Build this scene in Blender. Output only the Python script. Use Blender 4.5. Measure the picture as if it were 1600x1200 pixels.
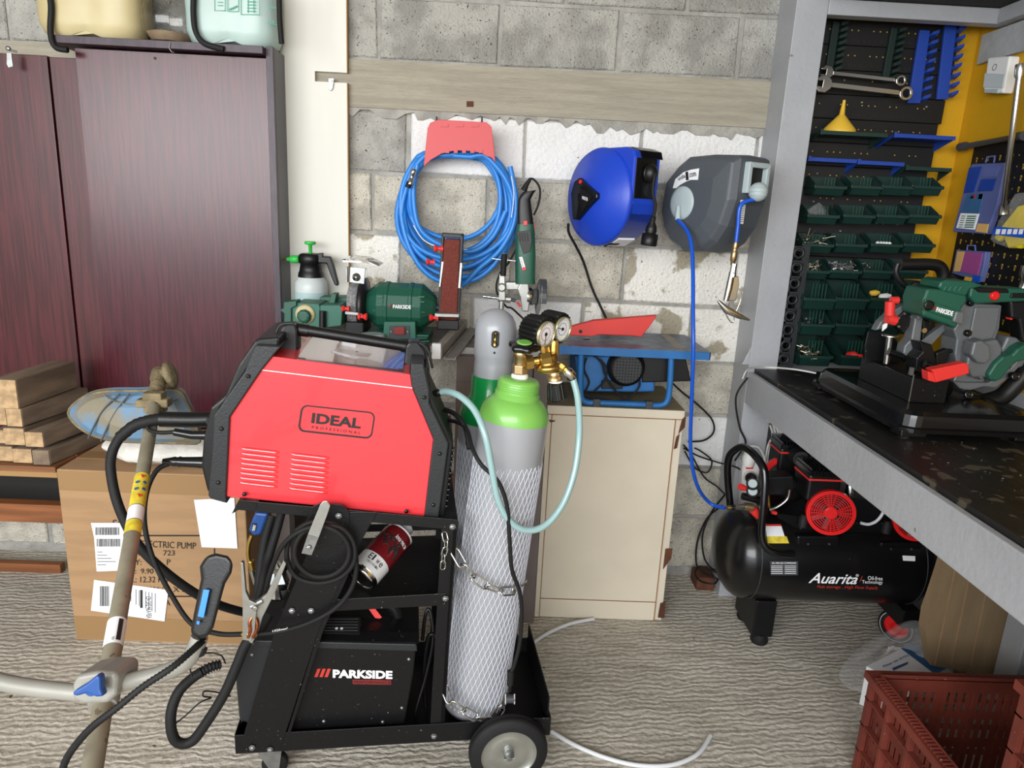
import bpy, math, random
from mathutils import Vector, Matrix
random.seed(7)
for o in list(bpy.data.objects): bpy.data.objects.remove(o)
SC = bpy.context.scene
COL = SC.collection
V = Vector
# ------------------------------------------------------------ camera
FPX, CH = 1100.0, 1.39
PIT, ROL, YAW = math.radians(14), math.radians(2.8), math.radians(1.5)
FW = V((math.sin(YAW)*math.cos(PIT), math.cos(YAW)*math.cos(PIT), -math.sin(PIT)))
R0 = V((math.cos(YAW), -math.sin(YAW), 0)); U0 = R0.cross(FW)
RT = R0*math.cos(ROL)+U0*math.sin(ROL); UP = U0*math.cos(ROL)-R0*math.sin(ROL)
CP = V((0, 0, CH))
cd = bpy.data.cameras.new('camera'); cam = bpy.data.objects.new('camera', cd); COL.objects.link(cam)
cd.sensor_fit = 'HORIZONTAL'; cd.sensor_width = 36; cd.lens = FPX*36/1600; cd.clip_start = .02
cam.matrix_world = Matrix(((RT.x, UP.x, -FW.x, CP.x), (RT.y, UP.y, -FW.y, CP.y), (RT.z, UP.z, -FW.z, CP.z), (0, 0, 0, 1)))
SC.camera = cam
# ------------------------------------------------------------ world, daylight through the open garage door
w = bpy.data.worlds.new('sky'); SC.world = w; w.use_nodes = True
bg = w.node_tree.nodes['Background']; bg.inputs[0].default_value = (.80, .90, 1.0, 1); bg.inputs[1].default_value = 1.6
def area(name, loc, rot, sx, sy, power, col):
    l = bpy.data.lights.new(name, 'AREA'); l.shape = 'RECTANGLE'; l.size = sx; l.size_y = sy; l.energy = power; l.color = col
    o = bpy.data.objects.new(name, l); COL.objects.link(o); o.location = loc; o.rotation_euler = rot; return o
area('door_daylight', (-1.7, -1.95, 1.9), (math.radians(90), 0, 0), 4.6, 1.5, 160, (1, .99, .975))
SC.view_settings.view_transform = 'Standard'; SC.view_settings.look = 'None'
SC.view_settings.exposure = .5; SC.view_settings.gamma = 1; SC.view_settings.use_curve_mapping = False
# ------------------------------------------------------------ points of the place seen along a camera ray
def ray(x, y): return FW+RT*((x-800)/FPX)-UP*((y-600)/FPX)
def pY(x, y, v): d = ray(x, y); return CP+d*(v/d.y)
def pZ(x, y, v): d = ray(x, y); return CP+d*((v-CH)/d.z)
def pX(x, y, v): d = ray(x, y); return CP+d*(v/d.x)
def pD(x, y, v): return CP+ray(x, y)*v
def AY(v): return lambda x, y: pY(x, y, v)
def AZ(v): return lambda x, y: pZ(x, y, v)
def AX(v): return lambda x, y: pX(x, y, v)
def AD(v): return lambda x, y: pD(x, y, v)
def plane(o, n): return lambda d=0: (lambda x, y: CP+ray(x, y)*(((o+n*d-CP).dot(n))/ray(x, y).dot(n)))
# ------------------------------------------------------------ materials
MATS = {}
def lin(h):
    h = h.lstrip('#'); r = []
    for i in (0, 2, 4):
        c = int(h[i:i+2], 16)/255; r.append(c/12.92 if c <= .04045 else ((c+.055)/1.055)**2.4)
    return r+[1]
def mat(name, col, rough=.5, metal=0, var=0, vs=20, col2=None, bump=0, bs=80, stretch=None, trans=0, alpha=1, coat=0, ior=1.45, lo=.4, hi=.6, emit=None, spec=.5, dots=None):
    m = bpy.data.materials.new(name); m.use_nodes = True; nt = m.node_tree; N = nt.nodes; L = nt.links
    p = N['Principled BSDF']; c = lin(col); p.inputs['Base Color'].default_value = c
    p.inputs['Roughness'].default_value = rough; p.inputs['Metallic'].default_value = metal
    p.inputs['Transmission Weight'].default_value = trans; p.inputs['Alpha'].default_value = alpha
    p.inputs['Coat Weight'].default_value = coat; p.inputs['IOR'].default_value = ior; p.inputs['Specular IOR Level'].default_value = spec
    if emit: p.inputs['Emission Color'].default_value = lin(emit); p.inputs['Emission Strength'].default_value = 1
    tc = N.new('ShaderNodeTexCoord'); mp = N.new('ShaderNodeMapping'); L.new(tc.outputs['Object'], mp.inputs[0])
    if stretch: mp.inputs['Scale'].default_value = stretch
    last = None
    if var or col2:
        n = N.new('ShaderNodeTexNoise'); n.inputs['Scale'].default_value = vs; n.inputs['Detail'].default_value = 6; L.new(mp.outputs[0], n.inputs[0])
        r = N.new('ShaderNodeValToRGB'); r.color_ramp.elements[0].position = lo; r.color_ramp.elements[1].position = hi
        r.color_ramp.elements[0].color = lin(col2) if col2 else [x*(1-var) for x in c[:3]]+[1]
        r.color_ramp.elements[1].color = c if col2 else [min(1, x*(1+var*.5)) for x in c[:3]]+[1]
        L.new(n.outputs[0], r.inputs[0]); last = r.outputs[0]
    if dots:
        vo = N.new('ShaderNodeTexNoise'); vo.inputs['Scale'].default_value = dots[1]; vo.inputs['Detail'].default_value = 2; L.new(tc.outputs['Object'], vo.inputs[0])
        r2 = N.new('ShaderNodeValToRGB'); r2.color_ramp.elements[0].position = dots[2]; r2.color_ramp.elements[1].position = dots[2]+.03
        L.new(vo.outputs[0], r2.inputs[0]); mx = N.new('ShaderNodeMix'); mx.data_type = 'RGBA'
        L.new(r2.outputs[0], mx.inputs[0]); mx.inputs[7].default_value = lin(dots[0])
        if last: L.new(last, mx.inputs[6])
        else: mx.inputs[6].default_value = c
        last = mx.outputs[2]
    if last: L.new(last, p.inputs['Base Color'])
    if bump:
        n = N.new('ShaderNodeTexNoise'); n.inputs['Scale'].default_value = bs; n.inputs['Detail'].default_value = 5; L.new(mp.outputs[0], n.inputs[0])
        b = N.new('ShaderNodeBump'); b.inputs['Strength'].default_value = bump; b.inputs['Distance'].default_value = .01
        L.new(n.outputs[0], b.inputs['Height']); L.new(b.outputs[0], p.inputs['Normal'])
    MATS[name] = m; return m
def M(n): return MATS[n]
# ------------------------------------------------------------ mesh builder
ORG = {}
class MB:
    def __init__(s): s.v = []; s.f = []; s.sm = []; s.mi = []; s.cur = 0
    def add(s, vs, fs, smooth=False):
        b = len(s.v); s.v += [V(p) for p in vs]
        for f in fs: s.f.append([b+i for i in f]); s.sm.append(smooth); s.mi.append(s.cur)
        return s
    def mat(s, i): s.cur = i; return s
    def hexa(s, p): return s.add(p, [(0, 3, 2, 1), (4, 5, 6, 7), (0, 1, 5, 4), (1, 2, 6, 5), (2, 3, 7, 6), (3, 0, 4, 7)])
    def box(s, x0, x1, y0, y1, z0, z1): return s.hexa([(x0, y0, z0), (x1, y0, z0), (x1, y1, z0), (x0, y1, z0), (x0, y0, z1), (x1, y0, z1), (x1, y1, z1), (x0, y1, z1)])
    def obox(s, c, sx, sy, sz, ax=V((1, 0, 0)), ay=V((0, 1, 0)), az=V((0, 0, 1))):
        c = V(c); q = []
        for k in (-1, 1):
            for i, j in ((-1, -1), (1, -1), (1, 1), (-1, 1)): q.append(c+ax*(i*sx/2)+ay*(j*sy/2)+az*(k*sz/2))
        return s.hexa(q)
    def prism(s, P, vec):
        P = [V(p) for p in P]; n = len(P); vec = V(vec)
        return s.add(P+[p+vec for p in P], [list(range(n))[::-1], list(range(n, 2*n))]+[(i, (i+1) % n, (i+1) % n+n, i+n) for i in range(n)])
    def loft(s, rings, smooth=False, caps=True):
        n = len(rings[0]); vs = [p for r in rings for p in r]; fs = []
        for k in range(len(rings)-1):
            for i in range(n): fs.append((k*n+i, k*n+(i+1) % n, (k+1)*n+(i+1) % n, (k+1)*n+i))
        s.add(vs, fs, smooth)
        if caps: s.add(rings[0], [list(range(n))[::-1]]); s.add(rings[-1], [list(range(n))])
        return s
    def tube(s, pts, r, seg=10, closed=False, smooth=True, caps=True, flat=None):
        pts = [V(p) for p in pts]; n = len(pts); rr = r if isinstance(r, (list, tuple)) else [r]*n
        t = (pts[1]-pts[0]).normalized(); a = t.orthogonal().normalized(); rings = []
        for i in range(n):
            if closed: t2 = (pts[(i+1) % n]-pts[i-1]).normalized()
            else: t2 = (pts[min(i+1, n-1)]-pts[max(i-1, 0)]).normalized()
            a = (a-t2*a.dot(t2));
            if a.length < 1e-6: a = t2.orthogonal()
            a.normalize(); b = t2.cross(a)
            rings.append([pts[i]+(a*math.cos(2*math.pi*k/seg)+b*math.sin(2*math.pi*k/seg))*rr[i] for k in range(seg)])
        if closed:
            vs = [p for q in rings for p in q]; fs = []
            for k in range(n):
                for i in range(seg): fs.append((k*seg+i, k*seg+(i+1) % seg, ((k+1) % n)*seg+(i+1) % seg, ((k+1) % n)*seg+i))
            return s.add(vs, fs, smooth)
        return s.loft(rings, smooth, caps)
    def lathe(s, o, ax, prof, seg=32, smooth=True, arc=None, caps=True):
        o = V(o); ax = V(ax).normalized(); a = ax.orthogonal().normalized(); b = ax.cross(a)
        return s.loft([[o+ax*h+(a*math.cos(2*math.pi*k/seg)+b*math.sin(2*math.pi*k/seg))*r for k in range(seg)] for r, h in prof], smooth, caps)
    def cyl(s, p0, p1, r, seg=20, smooth=True):
        p0 = V(p0); p1 = V(p1); return s.lathe(p0, p1-p0, [(r, 0), (r, (p1-p0).length)], seg, smooth)
    def ball(s, c, r, seg=16, rings=10, sc=(1, 1, 1)):
        c = V(c); R = []
        for k in range(rings+1):
            t = math.pi*k/rings; q = max(math.sin(t), .001)
            R.append([c+V((math.cos(2*math.pi*i/seg)*q*r*sc[0], math.sin(2*math.pi*i/seg)*q*r*sc[1], math.cos(t)*r*sc[2])) for i in range(seg)])
        return s.loft(R, True)
    def ring(s, c, n, R, r, seg=32, ts=8, sq=None):
        c = V(c); n = V(n).normalized(); a = n.orthogonal().normalized(); b = n.cross(a)
        return s.tube([c+(a*math.cos(2*math.pi*k/seg)+b*math.sin(2*math.pi*k/seg))*R for k in range(seg)], r, ts, True)
    def band(s, c, n, r0, r1, h, seg=40):   # flat washer, thickness h along n
        c = V(c); n = V(n).normalized(); a = n.orthogonal().normalized(); b = n.cross(a); q = []
        for r, z in ((r0, 0), (r1, 0), (r1, h), (r0, h)): q.append([c+n*z+(a*math.cos(2*math.pi*k/seg)+b*math.sin(2*math.pi*k/seg))*r for k in range(seg)])
        vs = [p for k in range(seg) for p in (q[0][k], q[1][k], q[2][k], q[3][k])]; fs = []
        for k in range(seg):
            k2 = (k+1) % seg
            for j in range(4): fs.append((4*k+j, 4*k+(j+1) % 4, 4*k2+(j+1) % 4, 4*k2+j))
        return s.add(vs, fs)
    def build(s, name, mats, parent=None, bevel=0, bseg=2, org=None, recalc=True):
        me = bpy.data.meshes.new(name)
        if parent is not None: o0 = ORG[parent.name]
        elif org is not None: o0 = V(org)
        else:
            xs = [p.x for p in s.v]; ys = [p.y for p in s.v]; zs = [p.z for p in s.v]
            o0 = V(((min(xs)+max(xs))/2, (min(ys)+max(ys))/2, min(zs)))
        me.from_pydata([tuple(p-o0) for p in s.v], [], s.f)
        me.polygons.foreach_set('use_smooth', s.sm); me.polygons.foreach_set('material_index', s.mi)
        if not isinstance(mats, (list, tuple)): mats = [mats]
        for m in mats: me.materials.append(M(m))
        if recalc:
            import bmesh
            b = bmesh.new(); b.from_mesh(me); bmesh.ops.recalc_face_normals(b, faces=b.faces); b.to_mesh(me); b.free()
        o = bpy.data.objects.new(name, me); COL.objects.link(o)
        if parent is not None: o.parent = parent
        else: o.location = o0
        ORG[o.name] = o0
        if bevel:
            bm = o.modifiers.new('bevel', 'BEVEL'); bm.width = bevel; bm.segments = bseg; bm.limit_method = 'ANGLE'; bm.angle_limit = math.radians(40)
        return o
def tag(o, label=None, cat=None, group=None, kind=None):
    if label: o['label'] = label
    if cat: o['category'] = cat
    if group: o['group'] = group
    if kind: o['kind'] = kind
    return o
def thing(name, label, cat, loc, group=None):
    o = bpy.data.objects.new(name, None); COL.objects.link(o); o.location = loc; ORG[o.name] = V(loc); o.empty_display_size = .05
    return tag(o, label, cat, group)
def dup(root, delta, label, group=None):
    r = root.copy(); COL.objects.link(r); r.location = root.location+V(delta); ORG[r.name] = V(r.location); tag(r, label, None, group)
    for ch in list(root.children):
        c = ch.copy(); COL.objects.link(c); c.parent = r; ORG[c.name] = ORG[r.name]
        for g in list(ch.children):
            d = g.copy(); COL.objects.link(d); d.parent = c; ORG[d.name] = ORG[r.name]
    return r
def sm(pts, n=8, closed=False):
    P = [V(p) for p in pts]; out = []; N = len(P)
    for i in range(N if closed else N-1):
        if closed: a, b, c, d = P[i-1], P[i], P[(i+1) % N], P[(i+2) % N]
        else: a, b, c, d = P[max(i-1, 0)], P[i], P[i+1], P[min(i+2, N-1)]
        for k in range(n):
            t = k/n; out.append(.5*((2*b)+(c-a)*t+(2*a-5*b+4*c-d)*t*t+(3*b-a-3*c+d)*t**3))
    if not closed: out.append(P[-1])
    return out
def px(at, pts): return [at(x, y) for x, y in pts]
def rect(x0, y0, x1, y1): return [(x0, y0), (x1, y0), (x1, y1), (x0, y1)]
def toward(p, e): p = V(p); return p+(CP-p).normalized()*e
def text(s, at, bl, br, tl, material, parent, name='lettering', e=.0012, shear=0, bold=0, thick=.0004):
    cu = bpy.data.curves.new('t', 'FONT'); cu.body = s; cu.size = 1; cu.shear = shear; cu.offset = bold; cu.resolution_u = 3
    ob = bpy.data.objects.new('t', cu); COL.objects.link(ob); me = bpy.data.meshes.new_from_object(ob)
    bpy.data.objects.remove(ob)
    vs = [v.co.copy() for v in me.vertices]; fs = [list(p.vertices) for p in me.polygons]; bpy.data.meshes.remove(me)
    x0 = min(v.x for v in vs); x1 = max(v.x for v in vs); y0 = min(v.y for v in vs); y1 = max(v.y for v in vs)
    O, Rr, T = toward(at(*bl), e), toward(at(*br), e), toward(at(*tl), e); r = Rr-O; u = T-O
    n = r.cross(u).normalized()*thick; b = MB()
    P = [O+r*((v.x-x0)/(x1-x0))+u*((v.y-y0)/(y1-y0)) for v in vs]
    b.add([p+n for p in P], fs)
    k = {}
    for f in fs:
        for i in range(len(f)):
            a, c = f[i], f[(i+1) % len(f)]; k[(a, c)] = k.get((a, c), 0)+1
    N = len(P); sides = [(a, c, c+N, a+N) for (a, c) in k if (c, a) not in k]
    b.v += P; b.f += [list(q) for q in sides]; b.sm += [False]*len(sides); b.mi += [0]*len(sides)
    # side faces index front copy (0..N) and back copy (N..2N)
    return b.build(name, material, parent, recalc=False)
def decal(at, pts, material, parent, name='sticker', e=.001, th=.0006):
    P = [toward(p, e) for p in px(at, pts)]; n = (P[1]-P[0]).cross(P[2]-P[0]).normalized()
    if n.dot(CP-P[0]) > 0: n = -n
    return MB().prism(P, n*th).build(name, material, parent)
def bolt(at, x, y, d, r, b, h=.004):
    p = at(x, y); b.lathe(p, d, [(r*1.5, 0), (r*1.5, h*.3), (r, h*.3), (r, h), (r*.5, h*1.1)], 6, False); return b
# ============================================================ materials
mat('floor_mortar', '#8f8c85', .9, bump=.6, bs=60, var=.25, vs=9)
mat('block_warm', '#c1bbad', .95, var=.22, vs=14, bump=1.0, bs=120, dots=('#55524a', 170, .66))
mat('block_grey', '#a5a39c', .95, var=.25, vs=10, bump=1.0, bs=130, dots=('#4c4a46', 150, .67))
mat('white_paint', '#e0dfdd', .8, var=.05, vs=6, bump=.8, bs=70, dots=('#86817a', 60, .74))
mat('white_worn', '#e6e3db', .85, col2='#a59d8a', vs=9, lo=.42, hi=.46, bump=.9, bs=90, dots=('#6b6559', 110, .69))
mat('mortar', '#a09e98', .95, var=.2, vs=12, bump=.9, bs=50)
mat('beam_conc', '#a39c8c', .9, var=.10, vs=8, bump=.7, bs=30, stretch=(.5, 1, 9))
mat('smear', '#a19e96', .95, var=.2, vs=15, bump=.8, bs=60)
mat('yellow_wall', '#c2930c', .7, var=.06, vs=3, bump=.1, bs=90)
mat('ceiling_conc', '#8d8a84', .95, var=.2, vs=4)
mat('grey_wall', '#a3a5a6', .8, var=.12, vs=6, bump=.3, bs=30)
mat('rail_grey', '#a2a4a8', .38, var=.06, vs=5, bump=.15, bs=60, dots=('#77736c', 35, .76))
mat('bench_black', '#191817', .42, var=.4, vs=6, bump=.3, bs=40, stretch=(1, .4, 1), dots=('#4d463b', 22, .63))
mat('dark_board', '#1d1c1b', .7)
mat('ply_edge', '#9c7a4c', .7)
mat('mahogany', '#46151f', .27, var=.30, vs=16, stretch=(7, 1, .35), bump=.02, bs=20, spec=.55)
mat('mahogany_edge', '#3a2b35', .4, var=.3, vs=30, stretch=(2, 2, .5))
mat('wardrobe_side', '#6b6b70', .5, var=.1, vs=6)
mat('cream_board', '#d0cec4', .45, var=.05, vs=5, stretch=(1, 1, .2), dots=('#a9a598', 13, .78))
mat('black_pl', '#0d0d0e', .42, bump=.05, bs=300)
mat('black_gloss', '#0e0e10', .22, coat=.3)
mat('black_steel', '#0c0c0e', .4, spec=.4, dots=('#8d8a82', 190, .735), bump=.08, bs=200)
mat('dark_grey_pl', '#232527', .45, bump=.12, bs=250)
mat('anthra', '#3d3f43', .42)
mat('rubber', '#0c0c0d', .7, bump=.1, bs=150)
mat('welder_red', '#e03c43', .3, coat=.35)
mat('welder_red_gloss', '#dd3038', .14, coat=1, spec=1)
mat('red_pl', '#d8332f', .4)
mat('red_gloss', '#d81f20', .3)
mat('clear_red', '#8d5b60', .15, coat=.8)
mat('chrome', '#c9c9c6', .2, 1)
mat('zinc', '#9a9c9b', .4, .9, var=.15, vs=40)
mat('alu', '#a9a9a4', .4, .75, var=.1, vs=30)
mat('alu_dull', '#989388', .55, .3, var=.15, vs=20)
mat('brass', '#c6a35a', .32, 1)
mat('brass_pale', '#b59b72', .35, .9)
mat('copper', '#b56a45', .35, 1, var=.3, vs=90)
mat('cyl_grey', '#97999d', .32, coat=.2)
mat('green_light', '#78b553', .35, coat=.3)
mat('green_dark', '#12803f', .25, coat=.4)
mat('tool_green', '#1d5140', .4, bump=.06, bs=200)
mat('tool_green2', '#2a6352', .45)
mat('bin_green', '#15302a', .42)
mat('white_pl', '#e6e6e3', .45)
mat('white_net', '#dfe0ea', .5)
mat('paper', '#e9eaec', .7)
mat('ink', '#1b1b1b', .6)
mat('ink_grey', '#55585c', .6)
mat('white_ink', '#f1f1f1', .5)
mat('red_ink', '#c0392f', .5)
mat('dark_red', '#7e2420', .5)
mat('blue_hose', '#2c7fd0', .35)
mat('blue_line', '#1a55c4', .3)
mat('blue_pl', '#1b41b8', .36, bump=.05, bs=200)
mat('blue_saw', '#2467a5', .45, var=.1, vs=12)
mat('blue_clamp', '#1d4788', .4)
mat('blue_stripe', '#2c7be0', .4)
mat('grey_pl', '#a9b6b8', .45)
mat('reel_grey', '#4c5157', .45, bump=.1, bs=150)
mat('hanger_red', '#bf2a2d', .4)
mat('teal_hose', '#98b9ba', .25, trans=.15, coat=.4)
mat('clear', '#ffffff', .05, trans=1, ior=1.3)
mat('clear_bag', '#f3f3f3', .12, trans=.9, ior=1.12, bump=.7, bs=25)
mat('clear_blue', '#8f9bdc', .15, trans=.65, ior=1.2)
mat('tank_cream', '#c9bc91', .4, col2='#b7a679', vs=5, lo=.3, hi=.7, trans=.1)
mat('tank_pale', '#b3c9c3', .35, var=.1, vs=5, trans=.15)
mat('bottle_pl', '#cdd5d4', .35, trans=.15)
mat('liquid', '#a9c4c4', .3, trans=.1)
mat('liquid_brown', '#a08a70', .3)
mat('green_ink', '#2c9a7a', .5)
mat('pump_green', '#35b149', .4)
mat('cardboard', '#a1805d', .85, var=.1, vs=5, bump=.15, bs=8, stretch=(1, 1, 6))
mat('cardboard2', '#8b7558', .85, var=.12, vs=4, stretch=(5, 5, 1), bump=.15, bs=8)
mat('tape', '#94744f', .3)
mat('sack', '#d6d2ca', .6, var=.12, vs=14, bump=.9, bs=22)
mat('wood_old', '#84725f', .85, var=.4, vs=12, stretch=(1, .15, 1), bump=.5, bs=30)
mat('wood_end', '#b2946f', .8, var=.25, vs=40)
mat('wood_orange', '#84502c', .6, var=.3, vs=12, stretch=(.2, 1, 3))
mat('wood_board', '#8a5a38', .6, var=.3, vs=14, stretch=(.2, 1, 2))
mat('trimmer_tube', '#8e8673', .5, .2, var=.15, vs=18, dots=('#6a604d', 60, .66))
mat('trimmer_bar', '#908e86', .5, .15, var=.08, vs=15)
mat('trimmer_dirty', '#7a6d51', .75, var=.3, vs=30, bump=.5, bs=80)
mat('guard_blue', '#5c7e9b', .55, col2='#79725f', vs=11, lo=.42, hi=.62, bump=.2, bs=60)
mat('yellow_label', '#d9c23a', .6, var=.2, vs=60)
mat('beige_steel', '#d6cbb6', .5, var=.05, vs=4, dots=('#a59a86', 40, .76))
mat('beige_top', '#877c61', .7, var=.15, vs=8)
mat('rust', '#5b3420', .8, var=.3, vs=30)
mat('rust_line', '#94643a', .8)
mat('brown_cab', '#6f6460', .5, var=.1, vs=8)
mat('table_grey', '#6d6862', .5, var=.2, vs=14, stretch=(1, 3, 1))
mat('saw_table', '#667286', .4, .2, var=.35, vs=25)
mat('saw_guard', '#cf3a34', .5, var=.06, vs=8)
mat('abrasive', '#7c3c33', .95, var=.2, vs=250, bump=.8, bs=350)
mat('stone', '#9b9b9c', .95, var=.3, vs=160, bump=.9, bs=300)
mat('gear_grey', '#6b6e70', .42, .3, bump=.1, bs=200)
mat('crate_red', '#6e3024', .6, var=.22, vs=9, dots=('#a98f80', 80, .74))
mat('blue_box', '#35618d', .6, var=.15, vs=5)
mat('white_cord', '#c5c5c2', .5)
mat('yellow_pl', '#dcb23a', .5)
mat('yellow_glove', '#e6cd17', .6, bump=.3, bs=40)
mat('magenta', '#9c4b8a', .4)
mat('straw', '#d1a866', .6)
mat('can_red', '#7c1f24', .25, .3, coat=.4)
mat('can_white', '#d9d9da', .3)
mat('screw_metal', '#bdb7a6', .35, .9)
mat('led_red', '#d02015', .4, emit='#400804')
mat('conduit', '#d5d6d8', .5)
mat('blue_rack', '#1d3f96', .45)
mat('rack_green', '#10241f', .5)
mat('gauge_rim', '#bdb78f', .25, .7)
mat('peg_black', '#0f0f10', .5)
mat('peg_hole', '#a98a35', .7)
# floor material with broom-drag ridges
def floor_material():
    m = mat('floor_conc', '#a6a29a', .9); nt = m.node_tree; N = nt.nodes; L = nt.links; p = N['Principled BSDF']
    tc = N.new('ShaderNodeTexCoord')
    def noise(sc, det, stretch=(1, 1, 1), dist=0, rot=0):
        mp = N.new('ShaderNodeMapping'); mp.inputs['Scale'].default_value = stretch; mp.inputs['Rotation'].default_value = (0, 0, rot); L.new(tc.outputs['Object'], mp.inputs[0])
        n = N.new('ShaderNodeTexNoise'); n.inputs['Scale'].default_value = sc; n.inputs['Detail'].default_value = det; n.inputs['Distortion'].default_value = dist; L.new(mp.outputs[0], n.inputs[0]); return n.outputs[0]
    def ramp(src, p0, c0, p1, c1):
        r = N.new('ShaderNodeValToRGB'); e = r.color_ramp.elements; e[0].position = p0; e[0].color = c0; e[1].position = p1; e[1].color = c1; L.new(src, r.inputs[0]); return r.outputs[0]
    def mix(a, b, mode='MULTIPLY', f=1):
        x = N.new('ShaderNodeMix'); x.data_type = 'RGBA'; x.blend_type = mode; x.inputs[0].default_value = f; L.new(a, x.inputs[6]); L.new(b, x.inputs[7]); return x.outputs[2]
    mp = N.new('ShaderNodeMapping'); mp.inputs['Rotation'].default_value = (0, 0, -.10); L.new(tc.outputs['Object'], mp.inputs[0])
    w = N.new('ShaderNodeTexWave'); w.bands_direction = 'Y'; w.inputs['Scale'].default_value = 15; w.inputs['Distortion'].default_value = 9; w.inputs['Detail'].default_value = 5; w.inputs['Detail Scale'].default_value = 1.1; w.inputs['Detail Roughness'].default_value = .62; L.new(mp.outputs[0], w.inputs[0])
    groove = ramp(w.outputs[1], .0, (.70, .68, .65, 1), .26, (1, 1, 1, 1))
    brk = ramp(noise(5, 4, (1, 3, 1)), .38, (.0, .0, .0, 1), .62, (1, 1, 1, 1))
    one = N.new('ShaderNodeMix'); one.data_type = 'RGBA'; L.new(brk, one.inputs[0]); one.inputs[6].default_value = (1, 1, 1, 1); L.new(groove, one.inputs[7])
    base = ramp(noise(70, 6), .3, lin('#b1aa9e'), .7, lin('#d8d1c4'))
    big = ramp(noise(1.6, 5), .3, (.80, .79, .77, 1), .62, (1, 1, 1, 1))
    streak = ramp(noise(3.2, 6, (1.6, 12, 1), .8, .05), .34, (.78, .77, .75, 1), .56, (1, 1, 1, 1))
    col = mix(mix(mix(base, big), one.outputs[2]), streak)
    sp = N.new('ShaderNodeMix'); sp.data_type = 'RGBA'; L.new(ramp(noise(34, 2), .745, (0, 0, 0, 1), .77, (1, 1, 1, 1)), sp.inputs[0]); L.new(col, sp.inputs[6]); sp.inputs[7].default_value = lin('#5a4c3d'); L.new(sp.outputs[2], p.inputs['Base Color'])
    b = N.new('ShaderNodeBump'); b.inputs['Strength'].default_value = .5; b.inputs['Distance'].default_value = .004; L.new(mix(w.outputs[0], noise(60, 6), 'ADD', .6), b.inputs['Height']); L.new(b.outputs[0], p.inputs['Normal'])
floor_material()
# ============================================================ the room
YB, XR, XL = 2.54, 1.57, -4.2
def st(o, label=None): return tag(o, label, None, None, 'structure')
st(MB().box(XL-1, XR+1, -6, YB+.1, -.08, 0).build('floor', 'floor_conc', org=(0, 0, 0)))
st(MB().box(XL, XR, -2.2, YB+.1, 2.75, 2.85).build('ceiling', 'ceiling_conc'))
st(MB().box(XL-.1, XL, -2.2, YB+.1, 0, 2.75).build('wall_left', 'grey_wall'))
b = MB(); b.box(XR, XR+.1, -2.2, YB+.1, 0, .93); b.mat(1).box(XR, XR+.1, -2.2, YB+.1, .93, 2.75); st(b.build('wall_right', ['grey_wall', 'yellow_wall']))
# back wall: mortar bed, single blocks, cast concrete beam, painted plaster behind the workbench
b = MB()
b.box(XL, .99, YB+.006, YB+.1, 0, 2.75)
b.mat(4).box(.99, XR, YB+.006, YB+.1, .95, 2.75)
b.mat(6).box(.99, XR, YB+.006, YB+.1, 0, .95)
def blk(b, x0, x1, z0, z1, m):
    b.mat(m); j = .004; e = .007; J = lambda: random.uniform(-j, j); y = YB-random.uniform(0, .004)
    c = [(x0+e+J(), z0+e+J()), (x1-e+J(), z0+e+J()), (x1-e+J(), z1-e+J()), (x0+e+J(), z1-e+J())]
    q = .004; f = [V((c[0][0]+q, y, c[0][1]+q)), V((c[1][0]-q, y, c[1][1]+q)), V((c[2][0]-q, y, c[2][1]-q)), V((c[3][0]+q, y, c[3][1]-q))]
    k = [V((x, YB+.02, z)) for x, z in c]; m2 = [V((x, y+q, z)) for x, z in c]
    b.loft([k, m2, f])
rows = [(1.69, 1.487, -.328, 'GWWWW'), (1.487, 1.283, -.45, 'GG'), (1.283, 1.078, -.35, 'PGGPP'), (1.078, .87, -.09, 'GPWPPP'), (.87, .665, -.30, 'GG'), (.665, .46, -.10, 'GGWWW'), (.46, .25, -.30, 'GG'), (.25, .03, -.1, 'GG')]
def wallcode(r, xm):
    if r == 0: return 3 if xm > -.33 else 2
    if r == 2: return 8 if -.76 < xm < -.34 or xm > .45 else 1
    if r == 3: return 1 if xm < -.09 else (3 if xm < .3 else 8)
    if r == 4: return 8 if xm > .7 else 1
    if r == 5: return 3 if xm > .6 else 1
    return 1
for r, (z1, z0, x0, _) in enumerate(rows):
    k = x0-.4*11
    while k < .99:
        a, c = max(k, XL+.01), min(k+.4, .985)
        if c-a > .05: blk(b, a, c, z0, z1, wallcode(r, (a+c)/2))
        k += .4
for (z0, z1, off) in ((1.845, 2.045, -.03), (2.045, 2.25, -.22), (2.25, 2.45, -.03), (2.45, 2.65, -.2)):
    k = off-.4*11
    while k < .99:
        a, c = max(k, XL+.01), min(k+.4, .985)
        if c-a > .05: blk(b, a, c, z0, z1, 2)
        k += .4
# beam and smeared mortar hanging over the top painted course
b.mat(5).box(XL, .985, YB-.016, YB+.03, 1.695, 1.843)
random.seed(3)
top = []; x = -.72
while x < .98:
    amp = random.choice([.006, .012, .02, .03]); top.append((x, 1.694-amp-(.012 if x > .3 else 0))); x += random.uniform(.012, .03)
b.mat(7)
for i in range(len(top)-1):
    (xa, za), (xb, zb) = top[i], top[i+1]
    b.prism([(xa, YB-.009, 1.70), (xb, YB-.009, 1.70), (xb, YB-.009, zb), (xa, YB-.009, za)], (0, .012, 0))
st(b.build('wall_back', ['mortar', 'block_warm', 'block_grey', 'white_paint', 'yellow_wall', 'beam_conc', 'grey_wall', 'smear', 'white_worn'], recalc=True))
mat('black_gloss_d', '#0f0f10', .28, dots=('#8b877e', 130, .79), coat=.2)
mat('bag_film', '#f1f1f1', .1, alpha=.27, bump=.8, bs=30, spec=1)
mat('bin_rib', '#1c4238', .4)
mat('mahogany_old', '#4a1a1e', .36, var=.35, vs=14, stretch=(7, 1, .3), bump=.02, bs=20)
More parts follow.
